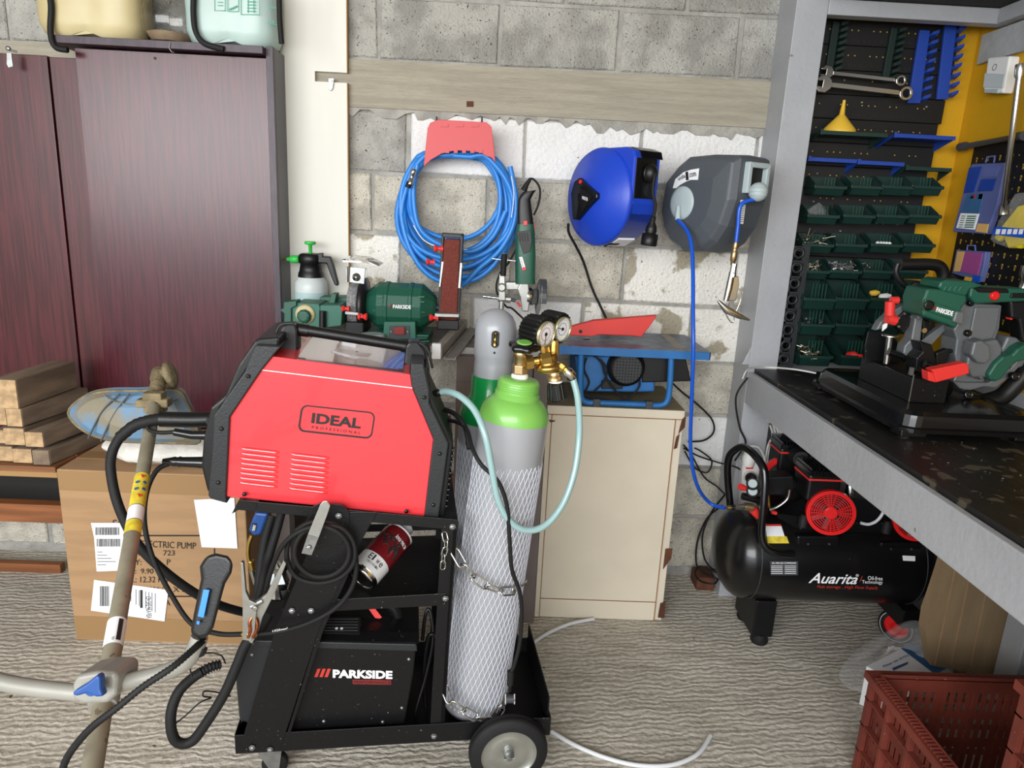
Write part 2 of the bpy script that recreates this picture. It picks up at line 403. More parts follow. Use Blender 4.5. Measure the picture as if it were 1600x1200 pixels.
mat('rim_steel', '#b9bbb4', .28, .85, var=.1, vs=20)
# ============================================================ steel column, overhead rack, workbench
b = MB(); b.box(.885, .985, 2.385, 2.54, 0, 2.75)
b.prism([(.885, 2.385, .90), (.885, 2.385, .965), (.86, 2.385, .90)], (0, .004, 0))
tag(b.build('steel_column', 'rail_grey', bevel=.006), 'grey painted square steel column standing against the block wall', 'column')
t = thing('overhead_rack', 'grey steel frame with dark shelf board above the pegboard', 'rack', (1.2, 2.2, 2.02))
MB().box(.986, 1.565, 2.385, 2.43, 2.02, 2.065).build('front_rail', 'rail_grey', t, .003)
MB().box(1.52, 1.565, .35, 2.383, 2.02, 2.065).build('side_rail', 'rail_grey', t, .003)
MB().box(.90, .945, .35, 2.384, 2.075, 2.12).build('side_rail', 'rail_grey', t, .003)
MB().box(.947, 1.565, .35, 2.53, 2.066, 2.09).build('shelf_board', 'dark_board', t)
tag(MB().box(1.553, 1.569, .6, 2.50, 1.925, 2.015).build('steel_angle_rail', 'grey_wall'), 'dark grey steel strip running along the top of the yellow side wall', 'rail')
t = thing('workbench', 'long grey steel workbench with a worn black worktop along the right wall', 'workbench', (1.22, 1.4, 0))
MB().box(.905, 1.565, .2, 2.384, .84, .888).build('worktop', ['bench_black'], t, .002)
MB().box(.885, .904, .2, 2.384, .765, .876).build('front_rail', 'rail_grey', t, .003)
MB().box(.89, 1.56, 2.33, 2.384, .768, .838).build('back_rail', 'rail_grey', t, .003)
MB().box(1.50, 1.56, .45, .51, 0, .838).build('leg', 'rail_grey', t, .003)
MB().box(.905, .965, .45, .51, 0, .838).build('leg', 'rail_grey', t, .003)
MB().box(1.50, 1.56, 1.7, 1.78, 0, .838).build('leg', 'rail_grey', t, .003)
# ============================================================ pegboards
PY = 2.515
t = thing('wall_pegboard', 'large black pegboard with stepped right edge covering the yellow back wall', 'pegboard', (1.24, PY, .9))
nz = 15; SK = []; random.seed(5)
for k in range(nz):
    z0 = .895+k*.0765; xe = 1.435+.055*(k/nz)
    q = MB(); q.box(.99, xe+(.006 if k % 2 else 0), PY, PY+.018, z0, z0+.0755)
    sp = q.build('perforated_strip', 'peg_black', t, .002); b = MB()
    for i in range(25):
        x = 1.0+i*.019
        if x < 1.43: b.box(x, x+.0045, PY-.0008, PY+.001, z0+.012, z0+.018)
    tag(b.build('small_holes', 'ink', sp), kind='stuff'); b = MB()
    for i in range(5):
        for j in range(3):
            x = 1.01+i*.095+j*.022
            if x < 1.43 and random.random() < .8: b.cyl((x, PY+.001, z0+.045), (x, PY-.0012, z0+.045), .0022, 8)
    tag(b.build('mounting_holes', 'peg_hole', sp), kind='stuff')
b = MB()
for x, y in [(1347, 160), (1448, 167), (1277, 271), (1428, 280), (1271, 315), (1420, 323), (1313, 361), (1461, 97)]:
    p = pY(x, y, PY); MB().lathe(p+V((0, .001, 0)), (0, -1, 0), [(.005, 0), (.005, .002), (.002, .004)], 12).build('screw_head', 'zinc', t)
# side wall pegboard, normal -X
XS = XR-.012
t = thing('side_pegboard', 'black pegboard of keyhole slots on the yellow side wall', 'pegboard', (XS, 2.1, .95))
ya, yb = pX(1508, 300, XS).y, 1.1
z1 = pX(1515, 222, XS).z; z0 = pX(1475, 440, XS).z-.12
MB().box(XS, XR-.001, yb, ya, z0, z1).build('board', 'peg_black', t, .002)
b = MB()
ny, nzz = int((ya-yb)/.028), int((z1-z0)/.033)
for j in range(1, nzz):
    for i in range(1, ny):
        y = ya-i*.028; z = z0+j*.033
        if i % 2: b.prism([(XS-.0006, y-.003, z), (XS-.0006, y+.003, z), (XS-.0006, y+.002, z-.012), (XS-.0006, y-.002, z-.012)], (.001, 0, 0)); b.cyl((XS-.0006, y, z), (XS+.001, y, z), .0045, 8)
        else: b.box(XS-.0006, XS+.001, y-.0015, y+.0015, z-.004, z)
tag(b.build('keyhole_slots', 'peg_hole', t), kind='stuff')
# ============================================================ storage bins
def bin_proto(w, d, h, lip, nm, label, loc, group, slots):
    t = thing(nm, label, 'storage bin', loc, group)
    x0, y1, z = loc[0], PY-.003, loc[2]; th = .003; y0 = y1-d
    prof = [(y1, z), (y1, z+h), (y1-d*.25, z+h), (y0+d*.15, z+lip+.012), (y0-.004, z+lip), (y0+.012, z)]
    b = MB()
    b.prism([(x0, a, c) for a, c in prof], (th, 0, 0)); b.prism([(x0+w-th, a, c) for a, c in prof], (th, 0, 0))
    b.box(x0, x0+w, y0+.012, y1, z, z+th)
    b.hexa([(x0, y0+.012, z), (x0+w, y0+.012, z), (x0+w, y0+.015, z), (x0, y0+.015, z), (x0, y0-.004, z+lip), (x0+w, y0-.004, z+lip), (x0+w, y0, z+lip), (x0, y0, z+lip)])
    b.box(x0, x0+w, y1-th, y1, z, z+h)
    b.build('tray', 'bin_green', t)
    b = MB(); b.box(x0-.004, x0+w+.004, y0-.007, y0-.001, z+lip-.006, z+lip+.004)
    b.box(x0-.004, x0, y0-.004, y1-d*.2, z+lip-.004, z+lip+.006); b.box(x0+w, x0+w+.004, y0-.004, y1-d*.2, z+lip-.004, z+lip+.006)
    b.build('rim', 'bin_green', t, .001)
    b = MB()
    for i in range(slots):
        x = x0+w*.42+i*w*.11
        b.box(x, x+.003, y1-d*.62, y1-d*.56, z+lip*.9, z+h*.95)
    b.build('divider_ribs', 'bin_rib', t)
    return t
Ysm = PY-.003-.085
small_rows = [(277, 'top', 305), (324, 'second', 350), (363, 'third', 395), (405, 'fourth', 436)]
small_x = [[1272, 1329, 1377, 1423], [1261, 1317, 1369, 1420], [1253, 1305, 1360, 1411], [1247, 1297, 1348, 1400]]
ordn = ['leftmost', 'second from the left', 'third from the left', 'rightmost']
fill = {(1, 0): 'holding a small plastic bag', (2, 0): 'holding long screws', (2, 2): 'holding white plastic caps', (3, 0): 'half full of brass coloured screws', (3, 1): 'heaped with silver screws', (3, 2): 'with a few small nails', (3, 3): 'with small brass fittings'}
proto = None; BINS = {}
for r, (yt, rn, ybm) in enumerate(small_rows):
    for c in range(4):
        x = small_x[r][c]; pl = pY(x, ybm-2, Ysm); pr = pY(x+48, ybm-2, Ysm); z = pY(x+24, ybm, Ysm).z
        lab = 'small green bin %s, %s in the %s row' % (fill.get((r, c), 'standing empty'), ordn[c], rn)
        if proto is None: proto = bin_proto(.102, .085, .062, .026, 'storage_bin', lab, (pl.x, PY, z), 'small green storage bins', 4); P0 = V((pl.x, PY, z)); t = proto
        else: t = dup(proto, V((pl.x, PY, z))-P0, lab, 'small green storage bins')
        BINS[(r, c)] = (pl.x, z)
Ylg = PY-.003-.14
big = [(487, [1254, 1304, 1358, 1412], 'fifth'), (527, [1250, 1304, 1355, 1405], 'sixth'), (576, [1248, 1312, 1366, 1418], 'bottom')]
fill2 = {(0, 2): 'holding yellow and white tubes', (1, 0): 'with a few washers', (2, 0): 'holding roofing bolts', (2, 1): 'with a red plastic knob'}
proto = None
for r, (ybm, xs, rn) in enumerate(big):
    for c, x in enumerate(xs):
        if r == 2 and c == 3: continue
        pl = pY(x, ybm, Ylg); z = max(pY(x+24, ybm-3, Ylg).z, .8885)
        lab = 'large green bin %s, %s in the %s row' % (fill2.get((r, c), 'standing empty'), ordn[c], rn)
        if proto is None: proto = bin_proto(.108, .14, .088, .036, 'storage_bin', lab, (pl.x, PY, z), 'large green storage bins', 5); P0 = V((pl.x, PY, z))
        else: dup(proto, V((pl.x, PY, z))-P0, lab, 'large green storage bins')
        BINS[(4+r, c)] = (pl.x, z)
def scatter(key, n, nm, m, label, L, r, w=.1, d=.07, dz=.006, hz=.03, heads=True):
    x0, z = BINS[key]; b = MB(); random.seed(hash(nm+str(key)) % 1000 if False else key[0]*10+key[1])
    for i in range(n):
        c = V((x0+.012+random.random()*(w-.03), PY-.02-random.random()*d, z+.022+random.random()*hz)); a = V((random.uniform(-1, 1), random.uniform(-1, 1), random.uniform(-.4, .6))).normalized()
        b.tube([c, c+a*L*random.uniform(.6, 1)], r, 5)
        if heads: b.lathe(c, a, [(r*2.2, -.001), (r*2.2, .001)], 7)
    tag(b.build(nm, m), label, 'hardware', None, 'stuff')
scatter((2, 0), 26, 'long_screws', 'screw_metal', 'long silver screws lying in a small green bin', .04, .0014, hz=.035)
scatter((3, 0), 90, 'brass_screws', 'screw_metal', 'small brass toned screws filling the fourth row leftmost bin', .018, .0014)
scatter((3, 1), 160, 'silver_screws', 'zinc', 'heap of silver screws in the fourth row bin', .018, .0014)
scatter((3, 2), 22, 'small_nails', 'zinc', 'few small nails in a fourth row bin', .015, .001, w=.05)
scatter((3, 3), 16, 'brass_fittings', 'copper', 'small brass and white fittings in the fourth row rightmost bin', .014, .002, w=.07)
scatter((5, 0), 18, 'washers', 'zinc', 'washers and screws in a sixth row bin', .012, .0018, d=.12)
scatter((6, 0), 34, 'roofing_bolts', 'screw_metal', 'roofing bolts with round heads in the bottom left bin', .02, .003, d=.12, hz=.04)
x0, z = BINS[(2, 2)]; b = MB()
for i in range(7): b.ball((x0+.03+i*.007+(i % 2)*.01, Ysm+.02+(i % 3)*.01, z+.03), .007, 8, 6)
tag(b.build('plastic_caps', 'white_pl'), 'white plastic caps lying in a third row bin', 'hardware', None, 'stuff')
x0, z = BINS[(1, 0)]
b = MB(); b.loft([[V((x0+.05+math.cos(a)*r*(1+.3*math.sin(3*a)), PY-.045+math.sin(a)*r*.6, z+h)) for a in [i*math.pi/7 for i in range(14)]] for r, h in ((.03, .012), (.042, .028), (.03, .045), (.012, .062), (.002, .07))], False)
tag(b.build('small_plastic_bag', 'clear_bag'), 'crumpled clear bag of fittings in a second row bin', 'bag')
x0, z = BINS[(4, 2)]
for nm, c, m, lab, L in (('glue_tube', (x0+.02, Ylg+.05, z+.06), 'yellow_pl', 'yellow tube standing in a fifth row bin', .03), ('filler_tube', (x0+.045, Ylg+.03, z+.052), 'white_pl', 'white tube lying in a fifth row bin', .035), ('marker_cap', (x0+.06, Ylg+.02, z+.04), 'blue_line', 'blue cap under the white tube in a fifth row bin', .025)):
    b = MB(); b.lathe(V(c)-V((0, 0, .012)), V((.9, -.3, .2)), [(.004, -.004), (.010, 0), (.011, L*.6), (.004, L)], 12); tag(b.build(nm, m), lab, 'tube')
x0, z = BINS[(6, 1)]
b = MB(); b.lathe((x0+.05, Ylg+.02, z+.035), (.4, -.9, .2), [(.014, -.02), (.017, 0), (.014, .01), (.006, .02), (.006, .035)], 8); tag(b.build('clamp_knob', 'red_pl'), 'red plastic clamp knob lying in a bottom row bin', 'knob')
# tall black perforated rack bracket standing beside the column
at = AY(2.40)
P = px(at, [(1242, 382), (1262, 384), (1233, 578), (1211, 573)])
t = thing('perforated_bracket', 'tall black plastic bracket full of round holes beside the column', 'bracket', P[3])
def barr(b, at, pts, th): b.prism(px(at, pts), (0, th, 0))
b = MB()
barr(b, at, [(1236, 382), (1242, 382), (1219, 574), (1210, 572)], .10)
b.build('side_web', 'anthra', t)
b = MB(); barr(b, at, [(1256, 384), (1267, 385), (1237, 580), (1228, 578)], .03)
for f in (0, .12, .25, .38, .52, .63, .76, .88, .97):
    xa = 1240-(f*26); xb = 1260-(f*28); y = 384+f*188; barr(b, at, [(xa, y), (xb, y+1), (xb-1, y+9), (xa-1, y+8)], .03)
b.build('front_web', 'dark_grey_pl', t)
for k, f in enumerate((.06, .18, .31, .44, .575, .69, .82, .93)):
    b = MB(); c = at(1250-f*27.5, 384+f*190); b.ring(c, (0, 1, 0), .0155, .005, 20, 6); b.build('round_hole_rim', 'dark_grey_pl', t)
# wrench racks, shelves on the pegboard
def rack(pts, m, nm, label, n, th=.012, out=.028):
    at = AY(PY-.005); P = px(at, pts); b = MB(); b.prism(P, (0, -th, 0))
    t = thing(nm, label, 'tool rack', P[0])
    b.build('spine', m, t, .001); b = MB()
    for i in range(n):
        f = (i+.5)/n; c = P[1].lerp(P[2], f); d = V((P[1].x-P[0].x, 0, 0)).normalized()
        b.hexa([c+V((0, 0, -.007)), c+V((0, -out, -.004)), c+V((.022, -out, .004)), c+V((.022, 0, -.007)), c+V((0, 0, .001)), c+V((0, -out, .006)), c+V((.022, -out, .014)), c+V((.022, 0, .001))])
    tag(b.build('hook_teeth', m, t), kind='stuff')
rack([(1300, 34), (1310, 36), (1298, 116), (1287, 116)], 'rack_green', 'wrench_rack', 'left dark green wrench rack on the pegboard', 8)
rack([(1391, 44), (1400, 46), (1385, 130), (1375, 130)], 'rack_green', 'wrench_rack', 'right dark green wrench rack on the pegboard', 8)
rack([(1435, 48), (1450, 49), (1435, 162), (1416, 162)], 'blue_rack', 'wrench_rack', 'blue toothed wrench rack next to the green racks', 8)
rack([(1474, 40), (1492, 41), (1478, 156), (1461, 156)], 'blue_rack', 'wrench_rack', 'blue toothed wrench rack at the right edge of the pegboard', 8)
def shelf(xl, xr, y, m, label, d=.09):
    a = pY(xl, y, PY-d); c = pY(xr, y+(xr-xl)*.06, PY-d); z = (a.z+c.z)/2
    t = thing('peg_shelf', label, 'shelf', (a.x, PY, z), 'plastic shelves on the pegboard')
    MB().box(a.x, c.x, PY-d, PY-.002, z, z+.004).build('shelf_plate', m, t)
    b = MB(); b.box(a.x, c.x, PY-d-.003, PY-d, z-.002, z+.010); b.box(a.x, a.x+.01, PY-d-.004, PY-d+.001, z-.003, z+.014)
    b.build('front_lip', m, t)
    for xx in (c.x-.003, a.x): MB().prism([(xx, PY-.002, z), (xx, PY-d, z), (xx, PY-.002, z-.03)], (.003, 0, 0)).build('bracket', m, t)
    return z
zs = shelf(1281, 1386, 208, 'bin_green', 'dark green shelf under the yellow funnel', .11)
shelf(1396, 1492, 213, 'blue_rack', 'blue shelf with tool slots right of the funnel', .11)
shelf(1262, 1338, 250, 'blue_rack', 'left blue shelf above the bins', .07)
shelf(1339, 1412, 255, 'blue_rack', 'middle blue shelf above the bins', .07)
shelf(1414, 1486, 264, 'bin_green', 'dark green shelf above the rightmost bins', .07)
c = pY(1311, 205, PY-.06); b = MB(); b.lathe((c.x, c.y, zs+.0045), (.02, 0, 1), [(.052, 0), (.053, .003), (.051, .016), (.012, .06), (.009, .063), (.0045, .105), (.0045, .108)], 28)
tag(b.build('funnel', 'yellow_pl'), 'yellow plastic funnel standing upside down on the green shelf', 'funnel')
def wrench(pa, pb, label, y, s=1):
    a, c = pY(*pa, y), pY(*pb, y); d = (c-a).normalized(); n = V((0, 0, 1)); b = MB()
    b.obox((a+c)/2, (c-a).length*.84, .005, .014*s, d, V((0, 1, 0)), d.cross(V((0, 1, 0))).normalized())
    u = d.cross(V((0, 1, 0))).normalized()
    b.band(c-V((0, .005, 0)), (0, 1, 0), .011*s, .019*s, .009, 20)
    P = [a+d*(math.cos(t)*r)+u*(math.sin(t)*r) for t, r in [(.5, .024*s), (1.2, .024*s), (2.0, .025*s), (2.75, .026*s), (2.7, .014*s), (1.9, .010*s), (math.pi*1.38, .010*s), (math.pi*1.15, .014*s), (math.pi*1.12, .026*s), (math.pi*1.36, .025*s), (math.pi*1.6, .024*s), (math.pi*1.85, .024*s)]]
    b.prism([p-V((0, .0035, 0)) for p in P], (0, .008, 0))
    tag(b.build('combination_wrench', 'chrome', bevel=.0015), label, 'wrench', 'chrome wrenches on the green racks')
wrench((1292, 113), (1407, 126), 'upper chrome combination wrench resting on the green racks', PY-.045, .9)
wrench((1287, 131), (1415, 146), 'lower and larger chrome combination wrench on the green racks', PY-.06, 1.15)
for k, (x, y) in enumerate(((1300, 128), (1396, 138))):
    c = pY(x, y, PY-.04); tag(MB().box(c.x-.006, c.x+.006, PY-.05, PY-.002, c.z-.02, c.z-.012).build('rack_hook', 'rack_green'), ('left' if k == 0 else 'right')+' dark green hook under the lower wrench', 'hook')
# ============================================================ things on the side wall (plane X)
at = AX(XS-.002)
def side_prism(pts, th, x=XS-.002): return MB().prism(px(AX(x-th), pts), (th, 0, 0))
t = thing('alarm_sensor', 'white motion alarm sensor high on the yellow side wall', 'alarm sensor', at(1553, 145))
side_prism([(1543, 90), (1578, 87), (1572, 120), (1566, 146), (1536, 144)], .035, XR).build('housing', 'white_pl', t, .006, 3)
side_prism([(1538, 114), (1570, 116), (1566, 138), (1535, 137)], .038, XR).build('lens', 'bottle_pl', t, .003)
p = pX(1554, 105, XR-.036); MB().ring(p, (1, 0, 0), .009, .0009, 24, 6).build('emblem', 'ink_grey', t)
b = side_prism([(1538, 139), (1560, 139), (1557, 146), (1537, 145)], .04, XR); b.build('detector_foot', 'grey_pl', t, .002)
# organisers
def organiser(nm, label, pts, shell, cells, hang):
    P = px(at, pts); t = thing(nm, label, 'organiser', P[3])
    b = MB().prism(px(AX(XS-.022), pts), (.02, 0, 0)); b.build('case', shell, t, .003)
    for q, m, n2 in cells: MB().prism(px(AX(XS-.0255), q), (.003, 0, 0)).build(n2, m, t)
    b = MB(); H = px(AX(XS-.012), hang); b.tube(H, .003, 6); b.build('hanging_loop', shell, t)
    return t
organiser('drill_bit_organiser', 'tall blue plastic organiser of rawl plugs hanging on the side pegboard', [(1518, 256), (1571, 254), (1558, 318), (1541, 366), (1488, 362), (1505, 300)], 'clear_blue',
    [([(1514, 262), (1533, 260), (1521, 300), (1505, 302)], 'blue_rack', 'compartment'), ([(1536, 260), (1562, 258), (1556, 276), (1534, 277)], 'clear_blue', 'compartment'), ([(1533, 280), (1556, 279), (1550, 298), (1527, 299)], 'blue_rack', 'compartment'), ([(1512, 303), (1536, 303), (1529, 334), (1501, 332)], 'blue_box', 'insert_card'), ([(1501, 333), (1529, 334), (1522, 359), (1494, 356)], 'paper', 'printed_list'), ([(1528, 349), (1544, 350), (1541, 364), (1524, 362)], 'straw', 'wall_plugs'), ([(1517, 305), (1525, 305), (1523, 310), (1515, 310)], 'red_pl', 'red_logo_label'), ([(1530, 303), (1536, 303), (1534, 311), (1528, 311)], 'yellow_pl', 'yellow_label')], [(1540, 254), (1543, 245), (1555, 244), (1553, 254)])
b = MB()
for i in range(6):
    y = 337+i*3.4; b.prism(px(AX(XS-.0262), [(1502-i*.9, y), (1508-i*.9, y), (1508-i*.9, y+1.2), (1502-i*.9, y+1.2)]), (.0008, 0, 0)); b.prism(px(AX(XS-.0262), [(1511-i*.9, y), (1525-i*.9, y), (1525-i*.9, y+1.8), (1511-i*.9, y+1.8)]), (.0008, 0, 0))
tag(b.build('printed_rows', 'tool_green2', bpy.data.objects['drill_bit_organiser']), kind='stuff')
organiser('small_parts_case', 'small clear case with yellow and magenta inserts on the side pegboard', [(1494, 390), (1540, 393), (1537, 415), (1530, 441), (1487, 427)], 'clear_blue',
    [([(1496, 393), (1507, 393), (1499, 424), (1490, 424)], 'straw', 'yellow_insert'), ([(1508, 393), (1535, 396), (1527, 430), (1500, 424)], 'magenta', 'magenta_insert'), ([(1508, 432), (1518, 434), (1516, 440), (1506, 438)], 'yellow_pl', 'yellow_clip'), ([(1521, 430), (1532, 432), (1529, 442), (1518, 440)], 'blue_line', 'blue_clip')], [(1511, 391), (1512, 383), (1524, 384), (1524, 392)])
# extension bars and gloves
def sbar(a, c, x, r, nm, label, m='chrome'):
    A, B = pX(*a, x), pX(*c, x); d = (B-A).normalized(); L = (B-A).length; b = MB()
    b.lathe(A, d, [(r*1.6, 0), (r*1.6, .03), (r, .04), (r, L-.03), (r*1.5, L-.025), (r*1.5, L)], 16)
    tag(b.build(nm, m), label, 'tool bar')
sbar((1595, 101), (1567, 336), XS-.05, .009, 'socket_extension_bar', 'long chrome extension bar hanging upright on the side wall')
sbar((1500, 230), (1600, 212), XS-.02, .009, 'breaker_bar', 'horizontal black handled breaker bar above the side pegboard', 'anthra')
sbar((1606, 415), (1590, 480), XS-.04, .010, 'steel_rod', 'short bright steel rod at the right edge near the saw')
at2 = AX(XS-.03)
t = thing('glove_pack', 'bagged yellow work gloves hanging at the right edge of the side pegboard', 'gloves', at2(1570, 385))
b = MB(); b.prism(px(AX(XS-.035), [(1603, 300), (1585, 302), (1562, 340), (1545, 374), (1552, 380), (1575, 388), (1603, 380)]), (.03, 0, 0)); b.build('clear_sleeve', 'clear_bag', t, .006)
b = MB(); b.prism(px(AX(XS-.030), [(1604, 318), (1590, 322), (1566, 352), (1552, 372), (1560, 378), (1568, 372), (1574, 387), (1590, 388), (1604, 378)]), (.02, 0, 0)); b.build('glove', 'yellow_glove', t, .006, 3)
MB().prism(px(AX(XS-.0365), [(1556, 354), (1604, 358), (1600, 372), (1549, 366)]), (.001, 0, 0)).build('blue_band', 'blue_line', t)
b = MB()
for k in range(5): b.prism(px(AX(XS-.0375), [(1557+k*9, 358), (1563+k*9, 358), (1561+k*9, 366), (1555+k*9, 366)]), (.0007, 0, 0))
b.build('safety_symbols', 'white_ink', t)
# ============================================================ wardrobes, board, tanks on the left
WF = 2.38
at = AY(WF)
zt = at(415, 75).z
xl, xr = at(115, 90).x, at(415, 80).x
t = thing('wardrobe', 'tall dark mahogany wardrobe with projecting top board and grey side', 'wardrobe', ((xl+xr)/2, WF, 0))
MB().box(xl, xr, WF+.012, 2.515, .02, zt-.028).build('front_panel', 'mahogany', t)
MB().box(at(85, 58).x, xr, WF-.03, 2.52, zt-.022, zt).build('top_board', 'mahogany_edge', t, .001)
MB().box(xr, xr+.022, WF, WF+.02, .02, zt+.005).build('side_edge', 'mahogany_edge', t, .001)
MB().box(xr+.001, xr+.021, WF+.021, 2.52, .02, zt+.003).build('side_panel', 'wardrobe_side', t)
b = MB(); c = pY(242, 91, WF+.011); b.lathe(c+V((0, .002, 0)), (0, -1, 0), [(.004, 0), (.004, .003)], 10); b.build('screw_hole', 'ink', t)
b = MB(); b.tube([pY(266, 66, WF-.032), pY(264, 75, WF-.034), pY(268, 81, WF-.034), pY(272, 82, WF-.03)], .0012, 6); b.build('wire_hook', 'zinc', t)
zl = pY(40, 85, 2.455).z
t = thing('wardrobe', 'mahogany wardrobe with two doors at the left edge of the room', 'wardrobe', (-1.7, 2.43, 0))
xs = pY(75, 88, 2.455).x
MB().box(-2.4, xs-.004, 2.455, 2.52, .42, zl).build('door', 'mahogany_old', t, .002)
MB().box(xs+.001, xl-.001, 2.458, 2.52, .42, zl-.003).build('door', 'mahogany_old', t, .002)
MB().box(-2.4, xl-.001, 2.47, 2.52, .36, .419).build('plinth', 'dark_board', t)
t = thing('metal_bracket', 'small steel bracket screwed to the wall above the left wardrobe', 'bracket', pY(15, 95, 2.415))
b = MB(); P = px(AY(2.413), [(10, 82), (17, 82), (20, 104), (13, 106), (10, 100)]); b.prism(P, (0, .003, 0)); b.build('plate', 'zinc', t, .001)
b = MB(); b.lathe(pY(14, 76, 2.42), (0, -1, 0), [(.007, 0), (.007, .006), (.003, .007)], 12); b.tube([pY(16, 78, 2.42), pY(27, 81, 2.43)], .003, 6); b.build('screw', 'zinc', t)
# white board with notch
at = AY(2.505); x0 = at(441, 200).x; x1 = at(543, 250).x; zn0, zn1 = at(547, 130).z, at(547, 114).z; xn = at(492, 120).x
b = MB(); b.prism([(x0, 2.505, 0), (x1, 2.505, 0), (x1, 2.505, zn0), (xn, 2.505, zn0), (xn, 2.505, zn1), (x1, 2.505, zn1), (x1, 2.505, 2.25), (x0, 2.505, 2.25)], (0, .018, 0))
t = thing('notched_board', 'tall off white board with a cut notch leaning flat against the wall', 'board', ((x0+x1)/2, 2.505, 0))
b.build('panel', 'cream_board', t)
MB().box(x1, x1+.003, 2.504, 2.523, 0, zn0).build('raw_edge', 'ply_edge', t); MB().box(x1, x1+.003, 2.504, 2.523, zn1, 2.25).build('raw_edge', 'ply_edge', t)
t = thing('metal_bracket', 'small steel bracket fixed in the notch of the white board', 'bracket', pY(517, 130, 2.50))
b = MB(); b.prism(px(AY(2.498), [(513, 122), (522, 122), (520, 138), (517, 142), (513, 139)]), (0, .004, 0)); b.build('plate', 'zinc', t, .001)
MB().lathe(pY(518, 126, 2.498), (0, -1, 0), [(.004, 0), (.003, .003)], 10).build('screw', 'zinc', t)
# tanks standing on the wardrobe
def tank(cx, w, d, h, z, y, m, nm, label, stripl, dents=True):
    t = thing(nm, label, 'sprayer tank', (cx, y, z)); R = []
    for k, (hh, s, e) in enumerate([(0, .86, 2.6), (.012, .95, 3), (.04, 1, 4), (h*.5, 1.01, 4), (h-.03, 1, 4), (h, .8, 3)]):
        q = []
        for i in range(40):
            a = 2*math.pi*i/40; ca, sa = math.cos(a), math.sin(a); f = (abs(ca)**e+abs(sa)**e)**(-1/e)
            dent = 1-.10*math.exp(-((ca-.12)/.16)**2)*(1 if sa < 0 and hh < .05 else .3*(sa < 0))
            q.append(V((cx+ca*f*w/2*s, y+sa*f*d/2*s*dent, z+hh+(.018*math.exp(-(ca/.25)**2) if hh < .02 and sa < 0 else 0))))
        R.append(q)
    MB().loft(R, True).build('tank', m, t)
    for q in stripl: MB().tube(sm(px(AY(y-d/2-.01), q), 6), .009, 6).build('carry_strap', 'rubber', t)
    return t
zt2 = zt+.001
tank(pY(152, 40, 2.44).x, .31, .17, .42, zt2, 2.44, 'tank_cream', 'sprayer_tank', 'cream backpack sprayer tank with black strap on the wardrobe', [[(75, -20), (80, 10), (79, 50), (86, 73), (106, 78)]])
t = tank(pY(368, 40, 2.44).x, .275, .17, .42, zt2, 2.44, 'tank_pale', 'sprayer_tank', 'pale green backpack sprayer tank with printed scale on the wardrobe', [[(303, -15), (302, 20), (306, 50), (320, 68), (350, 77)], [(436, -20), (437, 30), (440, 68)]])
at = AY(2.353); b = MB()
def frame(b, at, x0, y0, x1, y1, lw=.8, th=.0005):
    for q in (rect(x0, y0, x1, y0+lw), rect(x0, y1-lw, x1, y1), rect(x0, y0, x0+lw, y1), rect(x1-lw, y0, x1, y1)): b.prism(px(at, q), (0, th, 0))
frame(b, at, 335, -14, 352, 17); frame(b, at, 355, -14, 373, 18); frame(b, at, 376, -12, 406, 23)
b.prism(px(at, [(357, 14), (371, 8), (371, 10), (357, 16)]), (0, .0005, 0)); b.prism(px(at, rect(340, 3, 348, 4)), (0, .0005, 0)); b.prism(px(at, rect(340, 8, 348, 9)), (0, .0005, 0))
for k in range(6): b.prism(px(at, rect(386, -8+k*5, 400, -7+k*5)), (0, .0005, 0))
b.prism(px(at, rect(387, -10, 388, 20)), (0, .0005, 0)); b.prism(px(at, rect(396, -10, 397, 20)), (0, .0005, 0))
for y in (-13, 12, 38): b.prism(px(at, rect(428, y, 433, y+1)), (0, .0005, 0))
tag(b.build('pictograms', 'green_ink', t), kind='stuff')
text('OZ 09', at, (418, 38), (429, 38.5), (418, 32), 'green_ink', t); text('100', at, (420, 14), (427, 14), (420, 9), 'green_ink', t)
# demijohn
c = pY(264, 20, 2.44); t = thing('glass_demijohn', 'round clear glass demijohn between the two sprayer tanks', 'demijohn', (c.x, 2.44, zt2))
prof = [(.045, 0), (.06, .006), (.078, .04), (.082, .085), (.07, .13), (.045, .165), (.022, .19), (.02, .24)]
MB().lathe((c.x, 2.44, zt2), (0, 0, 1), prof+[(.017, .24), (.019, .19), (.042, .163), (.067, .128), (.079, .085), (.075, .04), (.058, .009), (.001, .008)], 40, caps=False).build('bottle', 'clear', t)
MB().lathe((c.x, 2.44, zt2+.009), (0, 0, 1), [(.056, 0), (.066, .02), (.068, .024)], 40).build('dregs', 'liquid_brown', t)
# ============================================================ wood pile, shelf
t = thing('wooden_rack', 'low wooden rack holding the stack of old timber', 'rack', (-1.75, 2.2, 0))
zr = pY(60, 718, 2.12).z
def wz(y, yy): return pY(60, y, yy).z
xe = pY(128, 715, 2.2).x
b = MB()
for k in range(3): b.box(-2.4, xe, 2.06+k*.113, 2.06+k*.113+.107, zr-.018, zr)
b.build('deck_board', 'wood_board', t, .002)
MB().box(-2.4, pY(92, 738, 2.08).x, 2.07, 2.10, wz(746, 2.07), wz(733, 2.07)).build('rail', 'ply_edge', t, .002)
MB().box(-2.4, pY(98, 800, 2.10).x, 2.10, 2.14, wz(817, 2.1), wz(789, 2.1)).build('rail', 'wood_orange', t, .002)
MB().box(-2.4, pY(100, 890, 2.4).x, 2.38, 2.41, 0, .035).build('rail', 'wood_orange', t, .002)
MB().box(-2.4, -1.35, 2.36, 2.41, .26, zr-.019).build('gap_shade_sheet', 'dark_board', t)  # dark sheet put in as the shade of the gap under the deck
MB().box(-2.35, -2.28, 2.1, 2.36, 0, zr-.019).build('post', 'wood_board', t)
